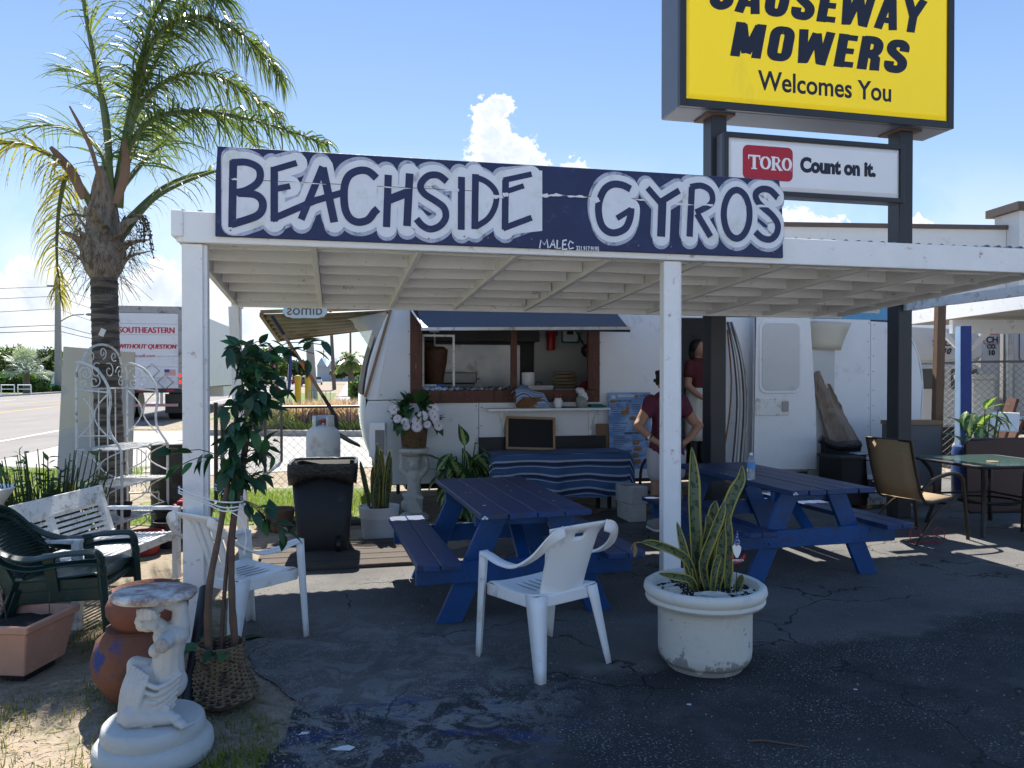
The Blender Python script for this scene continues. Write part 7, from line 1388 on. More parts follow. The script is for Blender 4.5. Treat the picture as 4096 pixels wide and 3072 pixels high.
mb = MB(OT); mb.bx(9.40, 9.78, 15.4, 17.6, .8, 2.75); mb.build('sleeper_wall', TKW, tk_, bev=.02); mb = MB(OT); mb.bx(10.05, 15, 15.4, 18, .8, 2.9); mb.build('cargo_box', TKW, tk_, bev=.02); mb = MB(OT); mb.tube([(9.87, 15.3, .6), (9.87, 15.3, 2.55)], .085, 14); mb.build('exhaust_stack', STEEL, tk_, smooth=True)
mb = MB(OT); mb.bx(7.2, 15, 15.2, 17.8, .45, .6); mb.build('chassis', BLACKP, tk_)
for x in (8.2, 11.5, 12.8): mb = MB(OT); mb.tube([(x, 15.05, .5), (x, 15.4, .5)], .5, 20); mb.build('wheel', BLACKPL, tk_)
TXT = mat('truck_ink', (.02, .02, .025), .5)
for (b_, x, z, s_, v_, sh_) in (('TTECH', 8.16, 2.19, .15, 14.985, .3), ('0110', 8.22, 2.03, .16, 14.985, .3), ('CH', 9.48, 2.27, .17, 15.385, 0), ('CO.', 9.50, 2.15, .11, 15.385, 0), ('10', 9.52, 2.02, .14, 15.385, 0), ('F', 10.27, 2.0, .42, 15.385, 0)): text(tk_, 'lettering', b_, s_, TXT, (x - 9.6, v_ - 15, z), ext=.003, off=.004, shear=sh_)
mb = MB(OT); mb.tube([(x, 15.39, z) for x, z in rrect(10.15, 12.5, 1.9, 2.5, .08)], .010, 4, closed=True); mb.tube([(x, 15.39, z) for x, z in rrect(9.44, 9.75, 2.24, 2.43, .04)], .006, 4, closed=True); mb.build('red_border', mat('border_red', (.35, .02, .03), .5), tk_)
fz = thing('chest_freezer', 'white cabinet freezer standing behind the chain link fence', 'freezer', (7.88, 13.1, 0)); mb = MB(); mb.bx(-.19, .19, -.25, .25, .05, 1.54); mb.build('cabinet', mat('freezer_white', (.70, .69, .64), .5, .03), fz, bev=.02); mb = MB(); mb.bx(-.21, .21, -.27, .27, 1.545, 1.63); mb.build('lid', mat('freezer_white', (0, 0, 0)), fz, bev=.015); mb = MB(); mb.bx(-.16, .16, -.2, .2, 0, .05); mb.build('base', BLACKP, fz)
rg = random.Random(77); pts = []
for k in range(24): a = rg.uniform(0, 6.28); r_ = rg.uniform(.05, .28); pts.append((r_ * math.cos(a), r_ * math.sin(a) * .6, rg.uniform(.75, 1.22), math.cos(a), -.5, rg.uniform(-1.2, -.3) if k % 3 else .8, rg.uniform(.8, 1.1)))
dumb_cane('leafy dumb cane with cream blotched leaves by the blue post', (5.78, 9.5, 0), pts, .15)
wb2 = thing('tilted_dish', 'white plastic dish tilted among the leaves by the blue post', 'dish', (6.35, 10.0, .98)); mb = MB(); mb.prism([(-.16, -.1), (.2, -.12), (.28, .14), (-.1, .16)], .03, Matrix.Rotation(R(70), 4, 'X')); mb.build('dish_body', PLASTW, wb2, bev=.01)
bd = thing('brown_boards', 'brown boards stacked aslant behind the timber post', 'boards', (6.25, 10.2, 0))
for k in range(3): mb = MB(); mb.bar((.0 + .1 * k, .05 * k, 0), (-.1 + .5 + .1 * k, .05 * k, 1.3 - .3 * k), .04, .2, (0, 1, 0)); mb.build('board', WOODR, bd)
bb2 = thing('blue_barrel', 'dark blue barrel behind the timber post', 'barrel', (6.0, 10.05, 0)); MB().lathe([(.2, 0), (.22, .03), (.225, .3), (.235, .32), (.225, .34), (.22, .62), (.2, .68), (.01, .68)], 24).build('barrel_body', mat('barrel_blue', (.012, .04, .15), .4, .2), bb2, smooth=True)
gs = thing('speaker_cabinet', 'grey cloth fronted cabinet behind the right black pole', 'cabinet', (5.0, 9.55, 0), R(8)); mb = MB(); mb.bx(-.36, .28, -.12, .12, .25, 1.0); mb.build('cloth_front', mat('tweed_grey', (.13, .135, .14), .95, .2, 60, .5, 160), gs, bev=.006); mb = MB(); mb.bx(-.37, .29, -.13, .13, 1.002, 1.05); mb.build('wood_top', WOODN, gs)
for x in (-.3, .22): mb = MB(); mb.bx(x - .02, x + .02, -.1, .1, 0, .248); mb.build('leg', STEEL, gs)
bx_ = thing('black_crate', 'black crate beside the open trailer door', 'crate', W(6.98, 3.45), YAW); mb = MB(); mb.bx(-.30, .16, -.22, .22, .06, .60); mb.build('crate_body', mat('crate_black', (.010, .010, .011), .6, .3, 6), bx_, bev=.006); mb = MB(); mb.bx(-.32, .18, -.24, .24, .602, .632); mb.build('lid', BLACKP, bx_)
for x in (-.25, .1): mb = MB(); mb.bx(x - .03, x + .03, -.2, .2, 0, .058); mb.build('foot', WOODN, bx_)
# woven blanket
bk2 = thing('woven_blanket', 'grey and black woven blanket with fringe hanging over the black crate', 'blanket', W(7.1, 3.42), YAW)
BLK = mat('blanket_weave', (.3, .33, .38), .95, .1, 30, .5, 90, extra=stripes((.34, .37, .42), (.62, .62, .60), (.03, .035, .05), 2.2)); P = []
for i in range(23):
    s_ = i / 22; row = []
    for j in range(17):
        q = j / 16; x = -.10 + .62 * s_; d = q * .85; sag = .025 * math.sin(9 * s_ + 4 * q)
        if d < .32: y, z = .15 - d * 1.15, .648 + .005 * math.sin(8 * x)
        else: y, z = -.235 - .03 * (d - .3) + sag, .648 - (d - .32)
        z -= max(0, x - .10) * .55; row.append(Vector((x, y, max(z, .03))))
    P.append(row)
o = MB().grid(P).build('blanket_cloth', BLK, bk2, smooth=True, sol=.006, ang=80); uvgrid(o, 23, 17)
mb = MB()
for k in range(40): x = -.1 + .3 * k / 39; mb.tube([(x, -.24, .13 + .02 * math.sin(k)), (x + random.uniform(-.02, .02), -.25, .06)], .003, 4)
kind(mb.build('fringe', mat('fringe_white', (.55, .55, .52), .9), bk2), 'stuff')
hz = thing('ribbed_hose', 'black ribbed duct hose lying on the crate', 'hose', W(6.9, 3.6, .68), YAW); mb = MB(); pp = spline([(-.22, .05, .14), (-.05, 0, .05), (.12, 0, .05), (.32, .02, .06)], 10); mb.tube(pp, [.05 + (.008 if i % 2 else 0) for i in range(len(pp))], 12); mb.build('duct', BLACKPL, hz, smooth=True, ang=20)
kr = thing('kraft_paper', 'crumpled brown kraft paper sack leaning against the trailer side', 'paper sack', W(7.0, 3.86, .0), YAW); P = []
for i in range(15):
    s_ = i / 14; row = []
    for j in range(15): q = j / 14; row.append(Vector((-.20 + .45 * s_ * (1 - .4 * q) + .18 * (1 - q) - .02 + random.uniform(-.008, .008), -.05 + .16 * q + .035 * math.sin(s_ * 7 + 3 * q) + random.uniform(-.014, .014), .72 + .90 * q * (1 - .25 * (s_ - .3) ** 2) + .05 * math.sin(s_ * 6) * q)))
    P.append(row)
MB().grid(P).build('paper', mat('kraft', (.24, .19, .15), .9, .18, 6, .5, 20), kr, sol=.004); mb = MB(); mb.bx(-.12, .4, -.04, .06, .0, .72); mb.build('backing_box', BLACKP, kr)
cs2 = thing('bent_sheet', 'bent cream panel sticking out behind the open trailer door', 'panel', W(7.0, 3.99, .0), YAW); P = [[Vector((a, -.02 - .06 * q, 1.95 + .36 * s_ - .02 * q)) for q, a in ((0, -.25), (.5, .05 + .1 * s_), (1, .16 + .16 * s_ ** 1.2))] for s_ in (0, .25, .5, .75, 1)]
MB().grid(P).build('panel_sheet', mat('cream_board', (.58, .53, .42), .7, .05), cs2, smooth=True, sol=.006); mb = MB(); mb.bx(-.25, .12, -.01, .02, 0, 1.96); mb.build('lower_sheet', mat('off_white_board', (.55, .56, .55), .7, .05), cs2)
ps = thing('plant_stand', 'thin red wire plant stand on the paving by the sling chair', 'stand', (3.94, 7.30, 0)); RW = mat('red_wire', (.32, .02, .03), .5)
for (x, y) in ((-.10, 0), (.12, .0)): mb = MB(); mb.tube([(x + .055 * math.cos(a), y + .01 * math.sin(a), .085 + .075 * math.sin(a)) for a in [2 * PI * k / 18 for k in range(18)]], .004, 5, closed=True); mb.build('hoop', RW, ps)
mb = MB(); mb.tube([(-.2, .05, .02), (-.1, .0, .02), (.12, 0, .02)], .004, 5); mb.tube([(-.15, .02, .09), (.17, .02, .09)], .004, 5); mb.build('rails', RW, ps)
rp3 = thing('orange_cable', 'orange extension cable hanging down the black sign pole', 'cable', W(4.93, 2.73)); mb = MB(); mb.tube(spline([(-.02, 0, 2.1), (.02, -.01, 1.6), (.0, -.02, 1.2), (-.07, -.05, .8), (-.15, -.08, .45)], 6), .009, 6); mb.build('cord', mat('cable_orange', (.26, .10, .03), .6), rp3, smooth=True)

# ================================================================ palm
PX, PY = -4.02, 7.75
pm = thing('palm_tree', 'queen palm with ringed grey trunk and arching fronds beside the stand', 'palm tree', (PX, PY, 0))
def rings(nt, c, vec, tc): o = tc.outputs['Object']; return mixc(nt, mr(nt, nz(nt, o, 9, 5, .6, .4, (.25, .25, 2.6)), .42, .6), c, (.045, .038, .033))
PTR = mat('palm_bark', (.15, .125, .105), .95, .3, 14, 1, 40, extra=rings, stretch=(1, 1, 3)); prof = []
for k in range(110): z = 2.62 * k / 109; prof.append((.135 + .02 * math.exp(-z * 3) - .012 * (z / 2.6) + (.006 if k % 5 == 0 else 0) + random.uniform(-.002, .002), z))
mb = MB(); mb.lathe(prof, 28); mb.v = [Vector((p.x - .075 * (p.z / 2.6) - .05 * math.sin(p.z * .9) * .3, p.y, p.z)) for p in mb.v]; mb.build('trunk', PTR, pm, smooth=True, ang=60)
BOOT = mat('palm_boot', (.25, .205, .165), .95, .35, 9, .8, 30, dirt=(.07, .055, .045), damt=.5, dscale=6, stretch=(2, 2, .5))
mb = MB(); mb.lathe([(.125, 2.58), (.17, 2.66), (.205, 2.76), (.21, 2.86), (.17, 3.0), (.14, 3.25), (.10, 3.5), (.05, 3.7)], 24, (-.09, 0, 0)); mb.build('crown_shaft', BOOT, pm, smooth=True)
rg = random.Random(14); BC = Vector((-.09, 0, 0))
for k in range(24):
    a = 2 * PI * k / 24 * 5 + rg.uniform(-.2, .2); z = rg.uniform(2.75, 3.15); L_ = rg.uniform(.2, .42); d = Vector((math.cos(a), math.sin(a), 0)); p = BC + d * (.14 - .06 * (z - 2.75) / .4) + Vector((0, 0, z - .1)); pts = spline([p, p + d * .10 + Vector((0, 0, L_ * .5)), p + d * rg.uniform(.10, .34) + Vector((0, 0, L_ * rg.uniform(.6, 1.1)))], 3); mb = MB(); mb.tube(pts, [.06, .058, .05, .042, .032, .022, .01], 6, flat=.3); mb.build('boot', BOOT, pm, smooth=True)
mb = MB()
for k in range(420):
    a = rg.uniform(0, 6.28); z = rg.uniform(2.55, 3.3); r_ = .24 if z > 2.7 else .15; d = Vector((math.cos(a), math.sin(a), 0)); p = BC + d * r_ + Vector((0, 0, z)); e = p + d * rg.uniform(.05, .22) + Vector((rg.uniform(-.1, .1), rg.uniform(-.1, .1), rg.uniform(-.28, .05))); mb.tube([p, (p + e) / 2 + Vector((0, 0, .03)), e], .0022, 3, cap=False)
kind(mb.build('fibres', mat('palm_fibre', (.10, .075, .055), .9), pm), 'stuff')
PLEAF = leafmat('palm_leaflet', (.058, .10, .035), (.14, .16, .05), .35, .48); PYEL = leafmat('palm_leaflet_yellow', (.20, .20, .035), (.26, .21, .05), .45, .45); RACH = mat('palm_rachis', (.10, .13, .045), .5, .2, 6, .1, 30)
S_ = 7.75 / 1661.
def F(x, y, dy=0): return Vector((-4.02 + (x - 228) * S_ + .0, 0, 0)) * 0 + Vector(((x - 228) * S_, dy, 1.6 + (812 - y) * S_))
def frond(path, dens, L0, droop, m=PLEAF, seed=0, r0=.034, bare=.16, wl=.019):
    rg = random.Random(seed); pts = spline(path, 14); n = len(pts); mb = MB(); mb.tube(pts, [r0 * (1 - .88 * i / (n - 1)) + .003 for i in range(n)], 7, flat=.75); f = mb.build('frond', RACH, pm, smooth=True)
    lb = MB(); tot = sum((pts[i + 1] - pts[i]).length for i in range(n - 1)); cnt = int(tot * dens)
    for k in range(cnt):
        t = bare + (1 - bare) * (k + rg.random()) / cnt; x = t * (n - 1); i = min(int(x), n - 2); p = pts[i].lerp(pts[i + 1], x - i); tg = (pts[i + 1] - pts[i]).normalized(); sd_ = tg.cross(Vector((0, 0, 1))); sd_ = sd_.normalized() if sd_.length > .05 else Vector((0, 1, 0)); up_ = sd_.cross(tg)
        an = rg.uniform(-.5, .8); s_ = 1 if k % 2 else -1; d = (sd_ * s_ * math.cos(an) + up_ * math.sin(an) + tg * rg.uniform(.35, .8)).normalized(); L_ = L0 * (math.sin(PI * (.12 + .8 * t)) ** .6) * rg.uniform(.75, 1.15); w = wl * rg.uniform(.6, 1.1); L_ *= 1.2; seg = 5; prev = p; pos = p; dirc = d.copy(); L2 = []
        wn = dirc.cross(Vector((rg.uniform(-1, 1), rg.uniform(-1, 1), rg.uniform(-.2, 1)))).normalized()
        for j in range(seg + 1):
            q = j / seg; ww = w * (1 - q ** 2.2) * .5 + .0006; L2.append([pos - wn * ww, pos + wn * ww]); dirc = (dirc + Vector((0, 0, -droop * (.25 + q) * rg.uniform(.7, 1.3)))).normalized(); pos = pos + dirc * L_ / seg
        lb.grid(L2)
    kind(lb.build('leaflets', m, f), 'stuff'); return f
frond([F(228, 430), F(222, 250, -.1), F(198, 60, -.2), F(180, -150, -.3), F(190, -250, -.2)], 50, .55, .28, seed=1, bare=.3)
frond([F(236, 440), F(262, 250, .1), F(320, 90, .0), F(420, 50, -.1), F(520, 90, -.1), F(600, 175, -.1)], 110, .62, .7, seed=2, bare=.22)
frond([F(244, 450), F(270, 340, -.1), F(340, 272, -.2), F(450, 258, -.2), F(580, 285, -.2), F(700, 325, -.2)], 105, .55, .8, seed=3)
frond([F(246, 490), F(300, 385, .4), F(380, 332, .7), F(480, 330, .9), F(560, 350, 1.0)], 26, .32, .3, seed=4, wl=.010)
frond([F(246, 520), F(300, 420, .2), F(400, 362, .3), F(470, 355, .3), F(500, 430, .2)], 34, .40, .5, seed=5, wl=.012)
frond([F(214, 440), F(175, 320, .3), F(100, 258, .4), F(20, 245, .4), F(-90, 270, .4)], 40, .42, .3, seed=6, wl=.013)
frond([F(210, 480), F(150, 370, -.2), F(60, 335, -.4), F(-10, 395, -.5), F(-40, 540, -.5)], 60, .55, .75, PYEL, 7)
frond([F(206, 500), F(130, 372, .1), F(92, 420, .2), F(70, 530, .3), F(78, 640, .3)], 70, .42, .75, PYEL, 8, wl=.016)
frond([F(232, 430), F(240, 230, .3), F(290, 60, .5), F(360, -90, .6), F(430, -130, .6)], 70, .6, .6, seed=9, bare=.25)
frond([F(224, 430), F(205, 240, .1), F(160, 150, .2), F(90, 130, .3)], 36, .45, .3, seed=10, wl=.016, bare=.3)
frond([F(230, 430), F(250, 280, .7), F(290, 160, 1.3), F(330, 130, 1.8), F(370, 170, 2.3)], 45, .6, .4, seed=11)
frond([F(226, 430), F(210, 260, .7), F(170, 160, 1.3), F(130, 150, 1.9), F(100, 220, 2.4)], 40, .5, .4, seed=12)
frond([F(238, 440), F(270, 240, .1), F(350, 150, .2), F(450, 150, .3), F(560, 220, .4)], 95, .58, .75, seed=13, bare=.25)
frond([F(232, 430), F(252, 200, .2), F(300, 20, .2), F(380, -40, .1), F(470, 0, 0)], 95, .62, .7, seed=15, bare=.25)
frond([F(212, 520), F(170, 470, .1), F(120, 455, .2), F(95, 462, .2)], 20, .10, .6, mat('palm_dead', (.1, .07, .05), .9), 16, wl=.008)
SPA = mat('brown_spathe', (.20, .115, .075), .7, .25, 6, .2, 30)
for (x, y, x2, y2, w) in ((258, 450, 282, 320, .05), (190, 440, 128, 335, .05), (228, 420, 168, 250, .022)):
    a, b = F(x, y, -.2), F(x2, y2, -.25); pp = spline([a, a.lerp(b, .5) + Vector((.05, 0, 0)), b], 5); mb = MB(); mb.tube(pp, [w * (.25 + .75 * math.sin(PI * min(1, .15 + .8 * i / (len(pp) - 1)))) for i in range(len(pp))], 8, flat=.5); mb.build('spathe', SPA, pm, smooth=True)
mb = MB()
for k in range(14):
    s0 = F(262, 470, 0); e0 = F(rg.uniform(286, 322), rg.uniform(500, 560), rg.uniform(-.15, .2)); st0 = spline([s0, s0.lerp(e0, .5) + Vector((.06, 0, .10)), e0], 4); mb.tube(st0, .004, 4)
    for p0 in st0[4:]: mb.ell(p0 + Vector((rg.uniform(-.012, .012), rg.uniform(-.012, .012), 0)), .011, 5, 4)
kind(mb.build('fruit_string', mat('palm_fruit', (.07, .06, .03), .7), pm), 'stuff')
mb = MB(); mb.box((-.03, -.142, 2.13 - .10), (.05, .012, .075), Euler((0, .4, 0))); mb.build('trunk_tag', mat('tag_white', (.65, .62, .6), .6), pm)

# ================================================================ highway: lorry, poles, trees
lt = thing('semi_trailer', 'white freight trailer with red SOUTHEASTERN lettering stopped beside the highway', 'trailer', (-13.2, 27.5, 0), math.atan2(.206, .978))
LTW = mat('trailer_panel', (.62, .63, .66), .5, .05, 1.2, .05, 8, dirt=(.48, .49, .52), damt=.25, dscale=1); RED = mat('freight_red', (.42, .02, .035), .5)
mb = MB(); mb.bx(-1.3, 1.3, .06, 15, 1.15, 4.08); mb.build('box', LTW, lt)
mb = MB(); mb.bx(-1.31, -1.2, -.02, .058, 1.1, 4.1); mb.bx(1.2, 1.31, -.02, .058, 1.1, 4.1); mb.bx(-1.2, 1.2, -.02, .058, 3.86, 4.1); mb.build('rear_frame', mat('frame_grey', (.30, .30, .30), .5, .2, 3, .1, 20, dirt=(.1, .09, .08), damt=.4), lt)
for k in range(7): z = 1.16 + k * .385; mb = MB(); mb.bx(-1.195, 1.195, .0, .055, z, z + .378); mb.build('door_slat', LTW, lt, bev=.006)
for s_, b_, x, z in ((.30, 'SOUTHEASTERN', 1.08, 3.14), (.23, 'QUALITY WITHOUT QUESTION', 1.12, 2.58), (.17, 'www.sefl.com', .42, 2.27)): [text(lt, 'lettering', b_, s_, RED, (x + dx, -.004 - .0008 * j, z), ext=.002, off=0., align='RIGHT', sx=.84 if s_ > .2 else 1, shear=.0 if s_ != .23 else .15) for j, dx in enumerate((-.012, 0, .012) if s_ > .2 else (0,))]
mb = MB(); mb.bx(.72, 1.1, -.004, .0, 1.62, 1.84); fl_ = mb.build('flag_decal', mat('flag_stripe_white', (.65, .6, .6), .5), lt)
for k in range(6): mb = MB(); mb.bx(.72, 1.1, -.006, -.0045, 1.625 + .037 * k, 1.643 + .037 * k); mb.build('flag_stripe', RED, fl_)
mb = MB(); mb.bx(.72, .89, -.0085, -.0065, 1.73, 1.84); mb.build('flag_canton', mat('flag_blue', (.03, .05, .22), .5), fl_)
for (x, z) in ((.30, 1.78), (.75, 1.38)): mb = MB(); mb.tube([(x + .26 * math.cos(a), -.012, z + .26 * math.sin(a)) for a in (0, PI / 2, PI, 1.5 * PI)], .018, 4, closed=True); mb.build('placard_frame', STEEL, lt)
for z in (1.62, 1.38): mb = MB(); mb.ell((1.255, -.03, z), (.04, .02, .075), 10, 8); o = mb.build('tail_lamp', None or mat('tail_red', (.6, .02, .02), .3), lt); m_ = o.data.materials[0]; b_ = m_.node_tree.nodes['Principled BSDF']; b_.inputs['Emission Color'].default_value = (1, .03, .02, 1); b_.inputs['Emission Strength'].default_value = .9
mb = MB(); mb.bx(-1.3, 1.3, -.03, .3, 1.0, 1.14); mb.build('sill_bar', mat('sill_black', (.03, .03, .03), .6), lt)
for k in range(5): mb = MB(); mb.bx(-1.2 + .5 * k, -.95 + .5 * k, -.035, -.031, 1.05, 1.1); mb.build('reflector', RED, lt)
mb = MB(); mb.bx(-1.15, 1.15, .02, .12, .50, .60); mb.build('bumper_bar', mat('bumper_red_white', (.5, .25, .25), .5), lt); mb = MB(); [mb.bx(x - .04, x + .04, .05, .12, .6, 1.0) for x in (-.6, .6)]; mb.build('bumper_struts', STEEL, lt)
for x in (-.95, .95):
    for y in (1.2, 2.5): mb = MB(); mb.tube([(x - .28, y, .52), (x + .28, y, .52)], .52, 20); mb.build('wheel', BLACKPL, lt)
    mb = MB(); mb.bx(x - .3, x + .3, .4, .42, .25, .95); mb.build('mud_flap', BLACKPL, lt)
mb = MB(); mb.bx(-1.2, 1.2, 10, 15, .6, 1.1); mb.bx(-1.1, 1.1, 15.3, 17.5, .8, 3.6); mb.build('tractor_unit', LTW, lt)
POLE = mat('concrete_pole', (.30, .29, .27), .9, .15, 3, .2, 20); WPOLE = mat('wood_pole', (.13, .105, .085), .9, .2, 4, .2, 20)
def upole(label, x, y, h, r, arm=None, m=POLE, lean=0, lamp=None, cross=True):
    t = thing('utility_pole', label, 'pole', (x, y, 0)); mb = MB(); mb.tube([(0, 0, 0), (lean, 0, h)], [r, r * .65], 10); mb.build('shaft', m, t, smooth=True)
    if cross: mb = MB(); mb.bar((lean * .9 - 1.1, 0, h * .93), (lean * .9 + 1.1, 0, h * .93), .12, .12); mb.build('cross_arm', WPOLE, t)
    if lamp:
        mb = MB(); mb.tube(spline([(0, 0, lamp[1] - .9), (lamp[0] * .4, 0, lamp[1] - .15), (lamp[0] * .8, 0, lamp[1])], 5), .06, 6); mb.build('lamp_arm', STEEL, t); mb = MB(); mb.ell((lamp[0], 0, lamp[1]), (.55, .22, .16), 10, 6); mb.build('lamp_head', STEEL, t, smooth=True)
    return t
upole('concrete utility pole with a street lamp across the highway', -47.2, 80, 11.8, .38, lamp=(3.4, 8.0)); upole('leaning grey pole beyond the yellow bollards', -12.9, 50, 9.0, .30, lean=-.6, cross=False); upole('thin utility pole farther down the highway', -20.8, 90, 10.5, .24, m=WPOLE, lean=-.5); upole('most distant tall lamp pole along the sidewalk', -31.5, 150, 14, .25, m=WPOLE, lamp=(-4.2, 12))
for k, (x, y, h) in enumerate(((-66, 190, 9), (-70, 205, 11), (-64, 220, 12), (-72, 235, 10), (-60, 245, 10), (-80, 215, 12), (-90, 235, 11))): upole(f'far pole among the trees down the highway', x, y, h, .2, m=WPOLE, cross=k % 2 == 0)['group'] = 'far poles down the highway'
mast = thing('cell_mast', 'slim cell mast rising above the freight trailer', 'mast', (-33.5, 95, 0)); mb = MB(); mb.tube([(0, 0, 0), (0, 0, 13.5)], [.22, .12], 8); mb.build('shaft', STEEL, mast); mb = MB(); mb.lathe([(.5, 11.6), (.5, 13)], 6); mb.lathe([(.35, 9.9), (.35, 10.8)], 6); mb.build('antenna_array', STEEL, mast)
for i, (z, sag) in enumerate(((10.9, 1.2), (9.9, 1.4), (8.6, 1.6), (6.9, 1.2), (6.3, 1.0))):
    for (e, nm_) in (((-120, 70, z + .5), 'left'), ((-52, 135, z + .2), 'far')):
        a = Vector((-47.2, 80, z)); b = Vector(e); mb = MB(a); mb.tube([a.lerp(b, k / 12) - Vector((0, 0, sag * 4 * (k / 12) * (1 - k / 12))) for k in range(13)], .035 if i > 2 else .025, 4); o = mb.build('power_line', BLACKP); o.location = a; tag(o, ['topmost', 'second', 'third', 'fourth', 'lowest'][i] + (' power line running off the picture from' if nm_ == 'left' else ' power line receding down the highway from') + ' the concrete pole', 'wire', 'power lines over the highway')
# foliage trees
def crown_tree(name, label, loc, h, blobs, m, n, leaf=.3, trunk=.2, seed=0, group='trees across the highway', cat='tree', dens=None):
    rg = random.Random(seed); t = thing(name, label, cat, loc, 0, group); mb = MB(); top = blobs[0]
    mb.tube(spline([(0, 0, 0), (.1, 0, h * .25), (0, 0, h * .6)], 3), [trunk, trunk * .9, trunk * .8, trunk * .7, trunk * .6, trunk * .5, trunk * .4], 7)
    for b in blobs[:5]: mb.tube([(0, 0, h * .3), (b[0], b[1], b[2])], [trunk * .4, trunk * .15], 5)
    mb.build('trunk', WPOLE, t); lb = MB(); tot = sum(b[3] ** 2 for b in blobs)
    for b in blobs:
        for k in range(int(n * b[3] ** 2 / tot)):
            u_ = rg.uniform(-1, 1); a = rg.uniform(0, 6.28); r_ = b[3] * rg.uniform(.55, 1.08) ; s_ = math.sqrt(1 - u_ * u_); p = Vector((b[0] + r_ * s_ * math.cos(a), b[1] + r_ * s_ * math.sin(a), b[2] + r_ * u_ * (b[4] if len(b) > 4 else .8)))
            d1 = Vector((rg.uniform(-1, 1), rg.uniform(-1, 1), rg.uniform(-1, 1))).normalized() * leaf * rg.uniform(.5, 1.2); d2 = d1.cross(Vector((rg.uniform(-1, 1), rg.uniform(-1, 1), rg.uniform(-1, 1)))).normalized() * leaf * .45; lb.add([p - d1, p + d2, p + d1, p - d2], [(0, 1, 2, 3)])
    kind(lb.build('crown', m, t), 'stuff'); return t
OAK = leafmat('oak_leaf', (.030, .055, .018), (.055, .085, .028), .6, .25); LIME = leafmat('lime_leaf', (.06, .11, .025), (.10, .15, .035), .6, .3); HEDG = leafmat('hedge_leaf', (.055, .12, .02), (.09, .16, .03), .6, .3)
rg = random.Random(55)
TD = ['dark oak standing behind the white sign wall', 'second dark oak to the side of the white sign wall', 'low dark tree behind the clipped hedge', 'dark tree at the far left edge', 'dark tree beside the concrete utility pole', 'shaded tree behind the painted panel', 'small dark tree beyond the concrete pole']
for k, (x, y, h) in enumerate(((-53, 96, 5.4), (-47.5, 98, 5.6), (-60, 100, 5.0), (-68, 104, 6.0), (-43.5, 98, 5.8), (-40, 104, 6.2), (-37, 110, 5.6))):
    bl = [(rg.uniform(-2.2, 2.2), rg.uniform(-1, 1), h * rg.uniform(.35, .8), rg.uniform(1.2, 2.0), .85) for _ in range(8)]; crown_tree('oak_tree', TD[k], (x, y, 0), h, bl, OAK if k % 3 else LIME, 1500, .32, .25, k)
FAR = ['first distant tree down the highway', 'rounded distant tree near the feather flags', 'tall distant tree behind the feather flags', 'distant tree before the gabled building', 'distant tree beside the gabled building', 'dark distant tree above the sidewalk', 'distant tree farthest along the highway', 'low distant tree beside the parked cars', 'distant tree in the gap left of the leaning pole']
for k, (x, y, h) in enumerate(((-62, 190, 6.6), (-56, 175, 6), (-66, 200, 7.5), (-58, 205, 6), (-35, 185, 5.5), (-31, 150, 5.2), (-76, 260, 8), (-66, 235, 7), (-49, 160, 5.6))):
    bl = [(rg.uniform(-3.4, 3.4), rg.uniform(-1, 1), h * rg.uniform(.35, .78), h * rg.uniform(.18, .27), .8) for _ in range(8)]; crown_tree('distant_tree', FAR[k], (x, y, 0), h, bl, OAK if k % 2 else LIME, 1100, .6, .3, 100 + k, 'trees down the highway')
crown_tree('bare_tree', 'thin bare twiggy tree above the painted panel', (-39.5, 92, 0), 8.5, [(rg.uniform(-2.5, 2.5), 0, rg.uniform(4, 7.2), 1.4, 1) for _ in range(6)], mat('dry_twig', (.17, .14, .12), .9), 420, .45, .16, 300, None)
# fan palm
fp = thing('fan_palm', 'silvery blue fan palm across the highway', 'palm tree', (-44.2, 70, 0)); mb = MB(); mb.tube([(0, 0, 0), (0, 0, 2.2)], [.3, .25], 10); mb.build('trunk', WPOLE, fp); FANM = leafmat('silver_fan', (.22, .27, .24), (.32, .37, .33), .45, .25); rg = random.Random(71)
for k in range(34):
    a = rg.uniform(0, 6.28); e = rg.uniform(-.5, 1.35); d = Vector((math.cos(a) * math.cos(e), math.sin(a) * math.cos(e), math.sin(e))); L_ = rg.uniform(.8, 1.7); c = Vector((0, 0, 2.3)) + d * L_; mb = MB(); side = d.cross(Vector((0, 0, 1))).normalized(); up_ = side.cross(d)
    for j in range(17):
        b = R(-115 + 230 * j / 16); v_ = d * math.cos(b) + side * math.sin(b); v_ = (v_ + up_ * rg.uniform(-.1, .25)).normalized(); L2 = 1.0 * (1 - .25 * abs(b) / 2); w = up_.cross(v_).normalized() * .055; p1 = c + v_ * L2 * .6; mb.add([c, p1 - w, c + v_ * L2 + Vector((0, 0, -.12)), p1 + w], [(0, 1, 2, 3)])
    mb.tube([(0, 0, 2.1), tuple(c)], .03, 4); mb.build('fan_leaf', FANM, fp)
